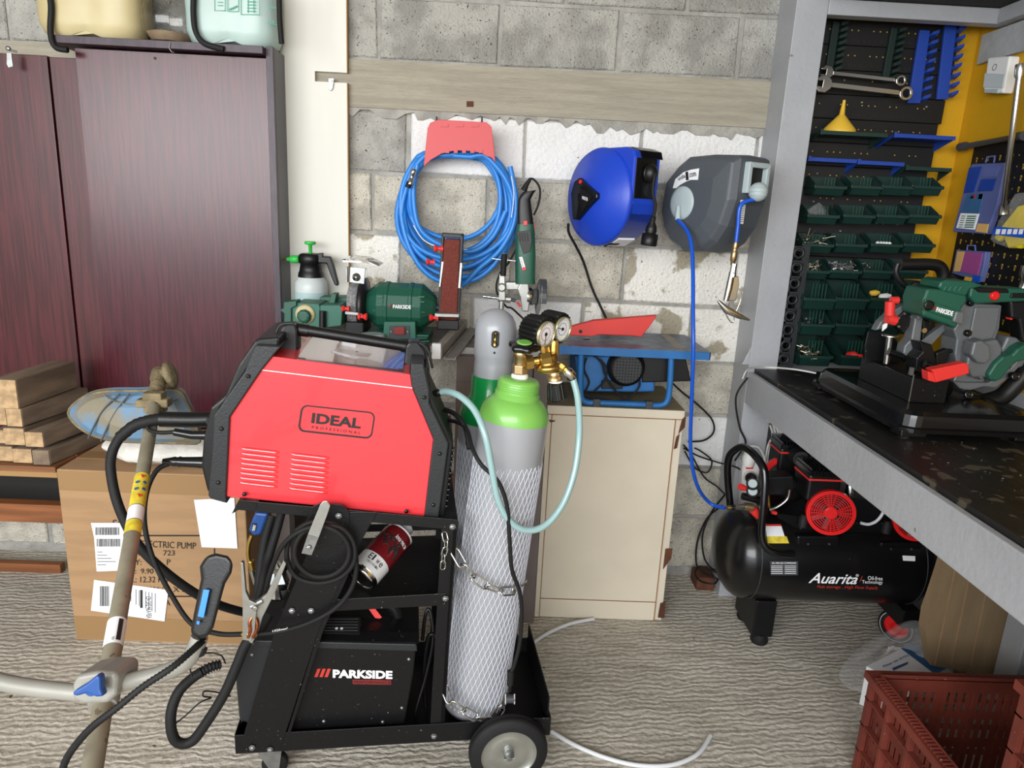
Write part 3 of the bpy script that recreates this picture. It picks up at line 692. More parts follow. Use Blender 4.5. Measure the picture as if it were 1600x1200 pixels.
MB().box(-1.42, -1.36, 2.30, 2.36, 0, zr-.019).build('post', 'wood_board', t)
# timbers: (left, top, right, bottom) of the end grain in the photograph
ends = [(-12, 595, 26, 632, 'topmost at the left edge'), (11, 636, 34, 663, 'with a notch, on the left of the upper layer'), (-10, 646, 11, 667, 'half hidden at the left edge of the upper layer'), (39, 667, 67, 689, 'light ended, on the right of the middle layer'), (7, 663, 38, 688, 'in the centre of the middle layer'), (-10, 668, 10, 688, 'at the left edge of the middle layer'), (50, 687, 76, 709, 'rightmost of the bottom layer'), (19, 688, 49, 709, 'in the centre of the bottom layer'), (-10, 687, 19, 709, 'at the left edge of the bottom layer')]
for k, (xa, ya, xb, ybm, lab) in enumerate(ends):
    yy = 2.07+(.01*(k % 3)); A = AY(yy); p0, p1 = A(xa, ybm), A(xb, ya)
    zb = {2: zr+.002, 1: zr+.06, 0: zr+.12}[2 if ya > 680 else (1 if ya > 660 else 0)] if k else zr+.18
    hgt = min((p1-p0).z, .056)
    if k == 0: hgt = .09
    if k in (1, 2): hgt = .058
    t = thing('timber_offcut', 'old weathered timber offcut '+lab, 'timber', (p0.x, yy, zb), 'timber offcuts on the wooden rack')
    dx = .05 if k in (1, 3, 6) else .02; w_ = p1.x-p0.x; L = .27
    b = MB(); b.hexa([(p0.x, yy+.002, zb), (p0.x+w_-.004, yy+.002, zb), (p0.x+w_+dx-.004, yy+L, zb), (p0.x+dx, yy+L, zb), (p0.x, yy+.002, zb+hgt), (p0.x+w_-.004, yy+.002, zb+hgt), (p0.x+w_+dx-.004, yy+L, zb+hgt), (p0.x+dx, yy+L, zb+hgt)]); b.build('beam', 'wood_old', t, .003)
    MB().box(p0.x+.001, p0.x+w_-.005, yy, yy+.003, zb+.001, zb+hgt-.001).build('end_grain', 'wood_end' if k != 6 else 'wood_old', t)
# ============================================================ cardboard box, sack
BX0, BX1, BY0, BY1, BZ = -1.288, -.735, 1.985, 2.24, .575
t = thing('cardboard_box', 'large brown cardboard shipping box printed with pump details', 'box', ((BX0+BX1)/2, 2.1, 0))
b = MB(); b.box(BX0, BX1, BY0, BY1, 0, BZ); b.build('carton', 'cardboard', t, .004)
at = AY(BY0-.0006)
for nm, q in (('packing_tape', rect(94, 741, 336, 766)), ('packing_tape', [(116, 970), (400, 972), (400, 998), (120, 997)])):
    P = px(at, q); x0 = P[0].x; z0, z1 = min(p.z for p in P), max(p.z for p in P); MB().box(BX0+.003, BX1-.003, BY0-.0012, BY0, max(z0, .004), min(z1, BZ-.004)).build(nm, 'tape', t)
MB().box(BX0+.003, BX1-.003, (BY0+BY1)/2-.03, (BY0+BY1)/2+.03, BZ, BZ+.001).build('packing_tape', 'tape', t)
for s, bl, br, tl in (('Sto', (176, 824), (197, 824), (176, 812)), ('y', (221, 826), (228, 826), (221, 818)), ('C: ELECTRIC PUMP', (206, 854), (306, 858), (206, 844)), ('NO.:', (211, 868), (233, 868), (211, 859)), ('723', (255, 868), (273, 868), (255, 860)), ('Y:    6     P', (211, 883), (266, 883), (211, 874)), ('..:  9.90  KG', (206, 896), (262, 897), (206, 888)), ('W.: 12.32 KG', (196, 910), (262, 910), (196, 901)), ('51X 25 X 52.', (226, 925), (300, 925), (226, 917)), ('A', (258, 946), (266, 946), (258, 938))):
    text(s, at, bl, br, tl, 'ink', t, 'lettering')
b = MB()
for q in ((196, 836, 318, 838), (196, 931, 318, 933)): b.prism(px(AY(BY0-.0014), rect(*q)), (0, .0005, 0))
b.prism(px(AY(BY0-.0014), rect(334, 857, 336, 935)), (0, .0005, 0)); b.build('printed_line', 'ink', t)
for nm, q in (('shipping_label', [(142, 817), (193, 817), (197, 840), (207, 891), (151, 893), (147, 840)]), ('shipping_label', [(147, 906), (263, 922), (257, 971), (142, 954)])):
    l = decal(at, q, 'paper', t, nm, .0035)
def bars(b, at, x0, x1, y0, y1, seed, e=.0045):
    random.seed(seed); x = x0
    while x < x1-.6: w_ = random.choice([.5, .8, 1.2]); b.prism([toward(p, e) for p in px(at, rect(x, y0, x+w_, y1))], (0, .0003, 0)); x += w_+random.choice([.6, .9])
for k, q in enumerate(((149, 186, 824, 836), (151, 188, 842, 854), (156, 171, 916, 947), (192, 205, 918, 940))): b = MB(); bars(b, at, *q, k+1); tag(b.build('barcode', 'ink', t), kind='stuff')
for k in range(5): MB().prism([toward(p, .0045) for p in px(at, rect(152, 862+k*5, 160+(k*7) % 22, 863+k*5))], (0, .0003, 0)).build('printed_line', 'ink_grey', t)
for k in range(7): MB().prism([toward(p, .0045) for p in px(at, rect(212+k*5, 921+k, 213+k*5, 945+k*2))], (0, .0003, 0)).build('printed_line', 'ink_grey', t)
MB().prism([toward(p, .0045) for p in px(at, rect(219, 922, 223, 950))], (0, .0003, 0)).build('printed_line', 'ink', t)
text('CN 5X2 NLA REA', at, (228, 932), (229, 966), (236, 932), 'ink', t, 'lettering', .0045)
tag(decal(at, [(303, 781), (366, 778), (371, 857), (315, 855)], 'paper', None, 'paper_sheet', .004, .001), 'white paper sheet stuck to the upper right of the cardboard box', 'paper')
# sack lying on the box
b = MB(); R = []
random.seed(2)
x0, x1 = pY(145, 700, 2.03).x, -.70
for k in range(15):
    f = k/14; x = x0+(x1-x0)*f; s = min(1, .35+3*f) if f < .25 else 1; q = []
    for i in range(20):
        a = 2*math.pi*i/20; rr = 1+.10*random.uniform(-1, 1)
        yy = math.cos(a)*.112*s*rr; zz = max(math.sin(a)*.045*rr*s, -.039)
        q.append(V((x, 2.115+yy, BZ+.04+zz)))
    R.append(q)
b.loft(R, True); tag(b.build('foil_sack', 'sack'), 'crumpled white woven sack lying on the cardboard box', 'sack')
# ============================================================ string trimmer leaning over the box
SA, SB = pD(247, 600, 1.74), pD(134, 1260, .92)
def sh(x, y):   # point on the shaft seen near pixel height y
    best = None
    for i in range(401):
        p = SA.lerp(SB, i/400-.0); d = p-CP; zc = d.dot(FW); yy = 600-FPX*d.dot(UP)/zc
        if best is None or abs(yy-y) < best[0]: best = (abs(yy-y), p)
    return best[1]
t = thing('string_trimmer', 'upturned petrol string trimmer with blue guard and bull handlebar', 'string trimmer', SA)
u = (SB-SA).normalized()
MB().tube([SA, SB], .014, 20).build('shaft', 'trimmer_tube', t)
b = MB(); b.lathe(SA-u*.065, u, [(.012, 0), (.020, .012), (.021, .04), (.016, .06), (.018, .075), (.0155, .12)], 16)
b.build('gear_head', 'trimmer_dirty', t)
side = V((.9, .2, .25)).normalized(); c = SA-u*.03; b = MB(); b.lathe(c-side*.004, side, [(.018, 0), (.020, .02), (.033, .024), (.035, .034), (.028, .040), (.012, .046)], 24); b.build('blade_flange', 'trimmer_dirty', t)
def shp(y): return sh(0, y)
b = MB(); q = shp(628); b.obox(q+V((.0, -.004, 0)), .075, .03, .02, V((1, 0, .05)).normalized()); b.obox(q, .045, .032, .05, V((1, 0, 0))); b.build('mounting_clamp', 'trimmer_dirty', t, .003)
# guard: domed plate under the head
at = AD(1.78)
outl = [(107, 645), (130, 621), (165, 612), (215, 611), (275, 610), (292, 630), (304, 660), (312, 690), (280, 692), (230, 691), (170, 687), (130, 672)]
P = sm(px(at, outl), 4, True); cen = sum(P, V())/len(P); back = V((0, .03, .012))
b = MB(); n = len(P)
fr = P; mid = [p.lerp(cen, .18)+V((0, -.018, .004)) for p in P]; mid2 = [p.lerp(cen, .6)+V((0, -.03, .006)) for p in P]
bk = [p+back*.5 for p in P]; bm_ = [p.lerp(cen, .5)+V((0, -.012, 0)) for p in P]
b.loft([bm_, bk, fr, mid, mid2], False); b.build('guard', 'guard_blue', t)
b = MB(); b.tube(fr, .004, 6, True); b.build('guard_rim', 'trimmer_dirty', t)
def gp(x, y): return at(x, y)+V((0, -.029, .004))
for L in ([(197, 613), (170, 640), (148, 682)], [(212, 613), (188, 645), (168, 686)]): MB().tube(sm([gp(*q) for q in L], 5), .0022, 6).build('guard_rib', 'anthra', t)
MB().tube(sm([gp(*q) for q in [(172, 614), (190, 625), (220, 630), (260, 628), (286, 622)]], 5), .0018, 6).build('guard_rib', 'trimmer_dirty', t)
# stickers wrapped on shaft
def wrap(y0, y1, m, nm, r=.0146):
    MB().lathe(shp(y0), u, [(r, 0), (r, (shp(y1)-shp(y0)).length)], 24, caps=False).build(nm, m, t)
wrap(746, 795, 'yellow_label', 'warning_label'); wrap(797, 818, 'paper', 'spec_label'); wrap(819, 838, 'yellow_label', 'yellow_sticker', .0148); wrap(972, 1013, 'paper', 'type_label')
def onshaft(y, a, r=.0152):    # a: offset across the shaft as seen
    p = shp(y); s = u.cross((CP-p).normalized()).normalized(); k = (CP-p).normalized(); k = (k-u*k.dot(u)).normalized()
    return p+(-s*math.sin(a)+k*math.cos(a))*r, (-s*math.sin(a)+k*math.cos(a))
b = MB(); b2 = MB()
for y in (762, 772):
    for a in (-.45, .45): p, n = onshaft(y, a); b.lathe(p, n, [(.0042, 0), (.0042, .0006)], 14)
for y in (752, 783): 
    p, n = onshaft(y, .1); b2.lathe(p, n, [(.006, 0), (.006, .0006)], 3, False)
b.build('blue_symbols', 'blue_box', t); b2.build('red_triangles', 'red_pl', t)
p, n = onshaft(992, .35, .015); uu = u; q = MB()
sx = n.cross(u).normalized()
q.obox(p+n*.0002, .007, .0008, (shp(1010)-shp(976)).length, sx, n, u); q.build('label_band', 'ink', t)
text('CE', lambda x, y: onshaft(y, (x-170)*.04, .0152)[0], (163, 1010), (168, 1010), (163, 1004), 'ink', t)
# handlebar clamp, bar, grip
pc = shp(1075)
kz = .985
b = MB(); b.prism(px(AD(kz-.012), [(118, 1056), (150, 1050), (180, 1051), (183, 1062), (181, 1086), (168, 1100), (130, 1101), (112, 1094), (112, 1070)]), FW*.06); b.lathe(pc-u*.030, u, [(.019, 0), (.021, .006), (.021, .054), (.019, .060)], 18); b.build('handlebar_clamp', 'trimmer_bar', t, .006, 3)
b = MB(); b.prism(px(AD(kz-.040), [(152, 1054), (156, 1060), (157, 1078), (161, 1089), (150, 1090), (135, 1084), (118, 1089), (111, 1085), (118, 1078), (135, 1068)]), FW*.014); b.lathe(pD(142, 1078, kz-.028), FW, [(.009, 0), (.009, .02)], 14); b.build('wing_knob', 'blue_clamp', t, .004, 3)
zc = 1.0
bar1 = [(-60, 1046), (0, 1065), (50, 1074), (112, 1081), (130, 1082)]; bar2 = [(165, 1075), (205, 1064), (250, 1053), (285, 1038), (303, 1018), (312, 995)]
MB().tube(sm([pD(x, y, zc+.01) for x, y in bar1], 6), .0118, 16).build('handlebar', 'trimmer_bar', t)
MB().tube(sm([pD(x, y, zc) for x, y in bar2], 6), .0118, 16).build('handlebar', 'trimmer_bar', t)
g = thing  # grip: part of the trimmer
GP = [(313, 1000), (318, 975), (322, 940), (328, 905), (336, 882), (352, 874)]
GR = [.017, .0215, .022, .022, .024, .017]
pts = sm([pD(x, y, zc-.01) for x, y in GP], 4); rr = [GR[min(int(i/4), 5)]*(1-(i/4-int(i/4)))+GR[min(int(i/4)+1, 5)]*(i/4-int(i/4)) for i in range(len(pts))]
b = MB(); b.prism([toward(p, .02) for p in px(AD(zc-.01), [(297, 990), (303, 958), (314, 905), (312, 885), (322, 868), (338, 864), (356, 868), (365, 878), (362, 895), (352, 912), (347, 930), (334, 980), (325, 996), (309, 1000)])], (CP-pD(320, 940, 1)).normalized()*-.042)
gr = b.build('grip', 'black_pl', t, .012, 4)
A = AD(zc-.033)
MB().prism([toward(p, .001) for p in px(A, [(318, 921), (327, 922), (318, 965), (309, 963)])], (0, .003, -.001)).build('blue_strip', 'blue_stripe', t)
MB().prism([toward(p, .001) for p in px(A, [(308, 970), (312, 971), (311, 976), (307, 975)])], (0, .003, -.001)).build('blue_mark', 'blue_stripe', t)
b = MB(); b.tube(sm([pD(x, y, zc) for x, y in [(318, 1012), (314, 1020), (306, 1020), (302, 1010)]], 4), .006, 8); b.build('trigger_base', 'rubber', t)
cab = sm([pD(x, y, z) for x, y, z in [(318, 1000, zc), (305, 1012, zc-.02), (270, 1042, zc-.05), (225, 1072, zc-.06), (180, 1108, zc-.07), (145, 1135, zc-.07), (120, 1162, zc-.06), (102, 1190, zc-.05), (90, 1230, zc-.04)]], 16)
MB().tube(cab, [.0040+(.0012 if i % 2 else 0) for i in range(len(cab))], 10).build('throttle_cable', 'rubber', t)
# ============================================================ hose hanger and coiled blue hose
W0 = YB-.004
t = thing('hose_hanger', 'red plastic hose hanger screwed to a white block', 'hose hanger', pY(718, 250, W0))
cx = [(668, 201), (672, 192), (684, 187), (760, 191), (768, 198), (771, 225), (774, 254), (768, 246), (760, 244), (752, 239), (735, 236), (712, 235), (690, 240), (673, 250), (662, 260)]
b = MB(); b.prism(px(AY(W0-.13), cx), (0, .004, 0)); b.build('front_flange', 'hanger_red', t, .001)
b = MB()
arc = [(668, 252), (690, 240), (712, 235), (735, 236), (752, 239), (772, 250)]
b.prism([pY(x, y, W0-.126) for x, y in [(670, 203), (690, 199), (750, 201), (766, 207), (768, 244), (752, 233), (712, 229), (685, 236), (668, 246)]], (0, .124, 0)); b.build('saddle', 'hanger_red', t, .002)
for k in range(5): MB().prism(px(AY(W0-.134), rect(696+k*13, 234, 702+k*13, 239)), (0, .006, 0)).build('moulded_rib', 'hanger_red', t)
for k in range(3): MB().prism(px(AY(W0-.134), rect(688+k*24, 194, 700+k*24, 198)), (0, .005, 0)).build('moulded_rib', 'hanger_red', t)
for x in (682, 753): MB().tube([pY(x, 182, W0-.02), pY(x, 192, W0-.02), pY(x, 193, W0)], .003, 8).build('mounting_hook', 'anthra', t)
tag(MB().prism(px(AY(YB-.0175), rect(729, 158, 740, 167)), (0, .001, 0)).build('rebar_stub', 'rust'), 'small rusty steel plate set in the concrete beam above the hose hanger', 'plate')
t = thing('air_hose', 'long blue air hose coiled over the red hanger', 'hose', pY(710, 440, W0-.06))
random.seed(11)
loops = [(712, 330, 93, 103, .07), (712, 325, 88, 98, .05), (713, 322, 83, 100, .09), (714, 330, 90, 112, .06), (712, 315, 80, 88, .045), (712, 311, 72, 80, .085), (716, 320, 76, 98, .065), (710, 318, 92, 90, .10), (712, 305, 68, 72, .06), (716, 336, 86, 108, .10)]
pts = []
N = 26
for k, (cx_, cy_, rx, ry, d) in enumerate(loops):
    nx = loops[(k+1) % len(loops)]
    for i in range(N):
        f = i/N; a = -math.pi/2+2*math.pi*f; g = max(0, (f-.6)/.4)
        L = [loops[k][j]*(1-g)+nx[j]*g for j in range(5)]
        y = L[1]+L[3]*math.sin(a); x = L[0]+L[2]*math.cos(a)*(1+.03*math.sin(3*a+k))
        y += (3*math.sin(2*a+k))
        if y < 240: y = 240-(240-y)*.35+k*.9; 
        pts.append(pY(x, y, W0-L[4]-.012*math.sin(a*2+k)*(.5)))
MB().tube(sm(pts, 2), .0088, 10).build('coiled_tube', 'blue_hose', t)
q = [pY(x, y, W0-.115) for x, y in [(797, 260), (806, 310), (802, 352), (780, 392), (748, 420), (723, 446), (705, 452)]]
MB().tube(sm(q, 6), .0088, 10).build('coiled_tube', 'blue_hose', t)
q = [pY(x, y, W0-.10) for x, y in [(652, 258), (646, 300), (652, 348), (670, 372), (705, 388), (740, 392), (770, 370), (790, 330)]]
MB().tube(sm(q, 6), .0088, 10).build('coiled_tube', 'blue_hose', t)
wq = [pY(x, y, W0-.125) for x, y in [(646, 352), (662, 375), (690, 387), (730, 390)]]; MB().tube(sm(wq, 6), .0016, 6).build('white_stripe', 'white_ink', t)
wq = [pY(x, y, W0-.127) for x, y in [(799, 275), (803, 305), (799, 340)]]; MB().tube(sm(wq, 6), .0014, 6).build('white_stripe', 'white_ink', t)
A = AY(W0-.13); b = MB(); b.lathe(A(647, 264), A(641, 286)-A(647, 264), [(.006, 0), (.009, .003), (.009, .018), (.007, .02), (.007, .035), (.0095, .037), (.0095, .05)], 12); b.build('coupling', 'chrome', t)
MB().lathe(A(640, 284), A(636, 296)-A(640, 284), [(.009, 0), (.010, .02)], 12).build('coupling_sleeve', 'rubber', t)
# ============================================================ blue cable reel
t = thing('cable_reel', 'blue wall mounted retractable cable reel with black side plate', 'cable reel', pY(957, 383, 2.46))
F0 = 2.315; A = AY(F0)
cont = [(946, 234), (960, 234), (1008, 238), (1016, 246), (1022, 262), (1022, 330), (1013, 345), (1000, 358), (985, 370), (965, 379), (946, 381), (925, 377), (905, 366), (893, 352), (887, 335), (885, 308), (889, 283), (898, 263), (913, 247), (930, 239)]
# drum: round front + square housing behind, built in depth
c = A(938, 308)
def ell(cx_, cy_, rx, ry, y, n=40):
    return [pY(cx_+rx*math.cos(2*math.pi*i/n), cy_+ry*math.sin(2*math.pi*i/n), y) for i in range(n)]
cen = c; Rr = .148
d3 = V((.30, 1, -.02)).normalized()   # the reel is swung so that its face looks to the left of the camera
d3 = V((.84, .54, 0)).normalized()
rc = pY(930, 308, 2.31); 
b = MB(); b.lathe(rc, d3, [(.03, -.022), (.085, -.018), (.092, -.012), (.118, -.008), (.125, -.001), (.146, .004), (.152, .014), (.152, .024), (.148, .026), (.148, .118), (.140, .13)], 56); b.build('drum', 'blue_pl', t)
sx = V((0, 0, 1)).cross(d3).normalized(); sx = -sx if sx.x < 0 else sx
def rl(a, b_, c_): return rc+sx*a+V((0, 0, b_))+d3*c_
b = MB(); hp = [(.0, .150), (.105, .150), (.142, .140), (.152, .12), (.152, -.015), (.14, -.05), (.06, .0), (0, .1)]
b.prism([rl(x, z, .016) for x, z in hp], d3*.105); b.build('cable_housing', 'blue_pl', t, .006)
b = MB(); b.prism([rl(x, z, .022) for x, z in [(.1535, .118), (.1535, .0), (.150, -.0), (.150, .118)]], d3*.085)
b.prism([rl(.09, .1515, .04), rl(.107, .1515, .04), rl(.145, .1405, .04), rl(.154, .118, .04), rl(.150, .118, .04), rl(.09, .14, .04)], d3*.09); b.build('outlet_plate', 'black_gloss', t, .003)
ow = rl(.160, .075, .075); b = MB(); b.ball(ow, .026, 18, 12, (.9, .9, 1.1)); b.ring(ow+sx*.0, sx, .024, .004, 24, 6); b.build('cable_guide_ball', 'black_pl', t)
b = MB(); tri = [(-.055, .055), (-.035, .068), (.05, .012), (.052, -.004), (-.03, -.085), (-.05, -.085), (-.066, .01)]
b.prism([rl(x*1.12-.01, z*.86, -.034) for x, z in tri], d3*.02); b.build('triangular_badge', 'black_gloss', t, .004, 3)
b = MB(); tri2 = [(-.035, .03), (.03, .0), (-.02, -.05)]; b.prism([rl(x, z, -.037) for x, z in tri2], d3*.004); b.build('badge_center', 'black_pl', t, .001)
text('MASTER', lambda x, y: rl((x-20)*.001, (20-y)*.001, -.038), (2, 28), (30, 34), (2, 18), 'white_ink', t)
MB().lathe(rl(-.035, .045, -.038), -d3, [(.006, -.004), (.006, 0)], 14).build('red_dot', 'red_pl', t)
for a in range(7):
    an = a*2*math.pi/7+.35; p = rl(.136*math.cos(an), .136*math.sin(an), .004); MB().lathe(p, -d3, [(.004, -.004), (.004, .001)], 10).build('screw', 'ink', t)
b = MB(); b.prism([rl(x, z, .035) for x, z in [(-.04, -.149), (-.01, -.1535), (.04, -.1495), (.085, -.127), (.085, -.12), (.04, -.142), (-.01, -.147)]], d3*.07); b.build('rating_label', 'paper', t)
b = MB(); b.prism([rl(x, z, .034) for x, z in [(.02, -.1535), (.06, -.143), (.06, -.138), (.02, -.148)]], d3*.03); b.build('label_logo', 'ink', t)
MB().box(rc.x+.0, rc.x+.10, 2.44, YB-.005, rc.z-.07, rc.z+.10).build('wall_mount', 'blue_pl', t, .003)
A = AY(ow.y-.02)
t = thing('schuko_connector', 'black rubber socket connector hanging from the blue reel', 'connector', A(1012, 385))
b = MB(); b.tube(sm([ow+sx*.02, A(1020, 300), A(1024, 320), A(1021, 340)], 6), .005, 10); b.build('cable', 'rubber', t)
b = MB(); d = A(1013, 384)-A(1021, 338); L = d.length; b.lathe(A(1021, 338), d, [(.006, 0), (.009, .003), (.008, .016), (.0155, .03), (.018, .045), (.0155, .05), (.024, .053), (.0255, L-.004), (.023, L)], 20); b.build('socket_body', 'black_pl', t)
for k in range(3):
    p = A(1020, 342)+d.normalized()*(k*.006); MB().ring(p, d, .008, .0015, 16, 5).build('grip_ring', 'ink', t)
cab = sm([pY(x, y, v) for x, y, v in [(888, 350, 2.38), (889, 364, 2.40), (900, 385, 2.44), (912, 410, 2.48), (925, 450, 2.50), (938, 478, 2.50), (948, 500, 2.49), (952, 515, 2.46)]], 6)
tag(MB().tube(cab, .0045, 8).build('power_cable', 'rubber'), 'black power cable hanging from the blue reel down behind the red guard', 'cable')
# ============================================================ grey air hose reel
t = thing('hose_reel', 'grey wall mounted retractable air hose reel with light grey hub', 'hose reel', pY(1105, 390, 2.46))
d4 = V((.85, .52, 0)).normalized(); sx4 = V((d4.y, -d4.x, 0)); rg = pY(1067, 320, 2.335)
def rg_(a, z, c_): return rg+sx4*a+V((0, 0, z))+d4*c_
octo = [(-.115, .075), (-.07, .125), (-.035, .148), (.06, .152), (.135, .148), (.15, .14), (.15, .02), (.13, -.06), (.10, -.11), (.06, -.14), (-.02, -.148), (-.075, -.12), (-.105, -.08), (-.125, -.02)]
octo = [((x+.125)*1.109-.10, z) for x, z in octo]
def scl(P, s): return [((x-.05)*s+.05, z*s) for x, z in P]
b = MB(); b.loft([[rg_(x, z, h) for x, z in scl(octo, s)] for s, h in ((.55, -.022), (.90, -.010), (1, .012), (1.02, .06), (1.0, .14), (.93, .155))]); b.build('housing', 'reel_grey', t, .006, 3)
b = MB(); b.lathe(rg_(.015, .005, -.020), d4, [(.001, -.008), (.035, -.008), (.045, -.005), (.052, -.002), (.054, .012)], 36); b.build('hub_cap', 'grey_pl', t)
b = MB(); b.tube([rg_(.015, -.005, -.034), rg_(.018, -.03, -.036), rg_(.020, -.048, -.036)], [.006, .009, .009], 12); b.build('hose_inlet', 'grey_pl', t)
b = MB()
AA = plane(rg_(0, 0, -.012), d4)
b.prism(px(AA(-.012), [(1051, 294), (1055, 280), (1068, 269), (1080, 265), (1092, 263), (1090, 281), (1079, 281), (1071, 284), (1062, 289), (1056, 294)]), d4*.002); b.build('arched_logo_label', 'paper', t)
AA = AA(-.0135)
text('vida', AA, (1060, 283), (1071, 277), (1058.5, 277), 'ink', t); text('.com', AA, (1077, 277), (1088, 275), (1076, 271), 'ink', t)
text('1', AA, (1072, 282), (1076, 281), (1071, 269), 'ink', t, 'lettering', .0012, 0, .04)
for k, (x, z) in enumerate(((.0, -.075), (.05, -.07), (.085, -.05))):
    MB().obox(rg_(x, z, -.012+.006*k*0), .008, .006, .05, (sx4+V((0, 0, -.25))).normalized(), d4, V((0, 0, 1))).build('raised_rib', 'reel_grey', t, .002)
b = MB(); F_ = [(.03, .130), (.125, .130), (.125, .045), (.03, .040)]; I_ = [(.045, .114), (.11, .114), (.11, .062), (.045, .06)]
for i in range(4):
    j = (i+1) % 4; b.hexa([rg_(.225, z, c) for c, z in (F_[i], F_[j], I_[j], I_[i])]+[rg_(.195, z, c) for c, z in (F_[i], F_[j], I_[j], I_[i])])
b.build('outlet_frame', 'grey_pl', t, .003)
MB().prism([rg_(.205, z, c) for c, z in I_], sx4*.003).build('outlet_opening', 'ink', t)
ob = rg_(.24, .045, .062); b = MB(); b.ball(ob, .028, 20, 12, (1, 1, 1))
for k in (-1, 0, 1): b.ring(ob+V((0, 0, .01*k)), (0, 0, 1), .0275*(1-.06*abs(k)), .0018, 24, 5)
b.build('hose_stop_ball', 'grey_pl', t)
b = MB(); b.prism([rg_(.2065, z, c) for c, z in [(.028, .02), (.052, .02), (.052, -.05), (.028, -.05)]], sx4*.001); b.build('warning_label', 'paper', t)
b = MB()
for k in range(10): b.prism([rg_(.2075, z, c) for c, z in [(.030, .014-k*.0062), (.050, .014-k*.0062), (.050, .012-k*.0062), (.030, .012-k*.0062)]], sx4*.0006)
b.build('label_text', 'ink_grey', t)
MB().box(rg_(.02, 0, .16).x-.03, rg_(.02, 0, .16).x+.05, 2.44, YB-.005, rg.z-.08, rg.z+.1).build('wall_mount', 'anthra', t, .003)
# blue hoses
A = AY(2.235); hs = sm([rg_(.020, -.046, -.038), pY(1080, 380, 2.2), pY(1083, 500, 2.09), pY(1083, 560, 2.07), pY(1081, 620, 2.10), pY(1079, 700, 2.16), pY(1088, 755, 2.2), pY(1108, 785, 2.26), pY(1133, 794, 2.22)], 10)
tag(MB().tube(hs, .0062, 12).build('air_supply_hose', 'blue_line'), 'thin blue hose running from the grey reel down to the compressor', 'hose')
A = AY(ob.y-.01); hs = sm([ob+V((.0, 0, -.02)), A(1158, 320), A(1153, 355), A(1150, 380)], 8)
tag(MB().tube(hs, .0062, 12).build('reel_hose_end', 'blue_line'), 'short blue hose end hanging out of the grey reel', 'hose')
t = thing('blow_gun', 'chrome air blow gun hanging by its coupling under the grey reel', 'blow gun', A(1140, 500))
d = (A(1142, 430)-A(1150, 380)).normalized(); b = MB(); b.lathe(A(1150, 378), d, [(.007, 0), (.0085, .004), (.0085, .02), (.007, .024), (.010, .028), (.010, .055), (.0075, .058), (.006, .07)], 14); b.build('quick_coupling', 'brass_pale', t)
b = MB(); b.lathe(A(1147, 412), d, [(.009, 0), (.009, .025), (.0105, .03), (.0105, .04)], 6, False); b.build('hex_nut', 'chrome', t)
b = MB(); b.tube([A(1144, 425), A(1139, 450), A(1134, 470)], [.009, .0105, .009], 12); b.prism(px(A, [(1140, 430), (1154, 432), (1155, 445), (1150, 470), (1136, 470)]), (0, .008, 0)); b.build('handle', 'chrome', t, .002)
b = MB(); b.tube([A(1122, 470), A(1135, 484), A(1155, 494), A(1171, 500)], [.004, .012, .009, .003], 12); b.build('nozzle', 'chrome', t)
b = MB(); b.tube(sm([A(1158, 455), A(1157, 470), A(1148, 492), A(1146, 503), A(1140, 501), A(1130, 482)], 5), .0018, 6); b.build('trigger_wire', 'chrome', t)
# ============================================================ side table (grey-brown) and things on it
TZ = .965
t = thing('side_table', 'low brown laminate table with grey top behind the welder', 'table', (-.28, 2.33, 0))
MB().box(-.725, .172, 2.15, 2.50, TZ-.022, TZ).build('tabletop', 'table_grey', t, .002)
MB().box(-.725, .170, 2.149, 2.151, TZ-.021, TZ-.001).build('steel_edge', 'alu', t)
xs_ = pY(835, 560, 2.17).x
MB().box(-.12, xs_-.002, 2.165, 2.50, .0, TZ-.023).build('cupboard', 'brown_cab', t, .002)
MB().box(xs_, .172, 2.165, 2.50, .0, TZ-.023).build('end_panel', 'brown_cab', t, .002)
MB().box(-.119, xs_-.004, 2.160, 2.166, TZ-.115, TZ-.03).build('drawer_front', 'brown_cab', t, .002)
MB().box(-.72, -.66, 2.17, 2.23, 0, TZ-.023).build('leg', 'brown_cab', t); MB().box(-.72, -.66, 2.44, 2.50, 0, TZ-.023).build('leg', 'brown_cab', t)
MB().box(-.66, -.13, 2.45, 2.47, .35, .42).build('stretcher', 'wood_orange', t)
# pump sprayer bottle
c = pY(486, 440, 2.44); t = thing('pressure_sprayer', 'white hand pressure sprayer bottle with green pump knob and nozzle', 'sprayer', (c.x, 2.44, TZ))
zt_ = lambda y: pY(486, y, 2.44).z
MB().lathe((c.x, 2.44, TZ), (0, 0, 1), [(.05, 0), (.055, .005), (.056, zt_(450)-TZ), (.054, zt_(440)-TZ), (.040, zt_(431)-TZ)], 32).build('bottle', 'bottle_pl', t)
MB().lathe((c.x, 2.44, TZ), (0, 0, 1), [(.0564, .006), (.0572, zt_(455)-TZ)], 32, caps=False).build('liquid_band', 'liquid', t)
MB().lathe((c.x, 2.44, zt_(433)), (0, 0, 1), [(.043, 0), (.041, .015), (.038, .02), (.034, .045), (.038, .047), (.038, .075), (.03, .08)], 24).build('pump_collar', 'black_pl', t)
MB().lathe((c.x, 2.44, zt_(401)), (0, 0, 1), [(.006, 0), (.006, .038), (.018, .042), (.020, .047), (.017, .051)], 20).build('pump_knob', 'pump_green', t)
A = AY(2.42); MB().lathe(A(467, 405), A(450, 405)-A(467, 405), [(.010, 0), (.013, .002), (.013, .025), (.008, .028), (.006, .04)], 16).build('nozzle', 'pump_green', t)
MB().lathe(A(449, 405), A(441, 406)-A(449, 405), [(.004, 0), (.003, .012), (.001, .016)], 10).build('nozzle_tip', 'brass', t)
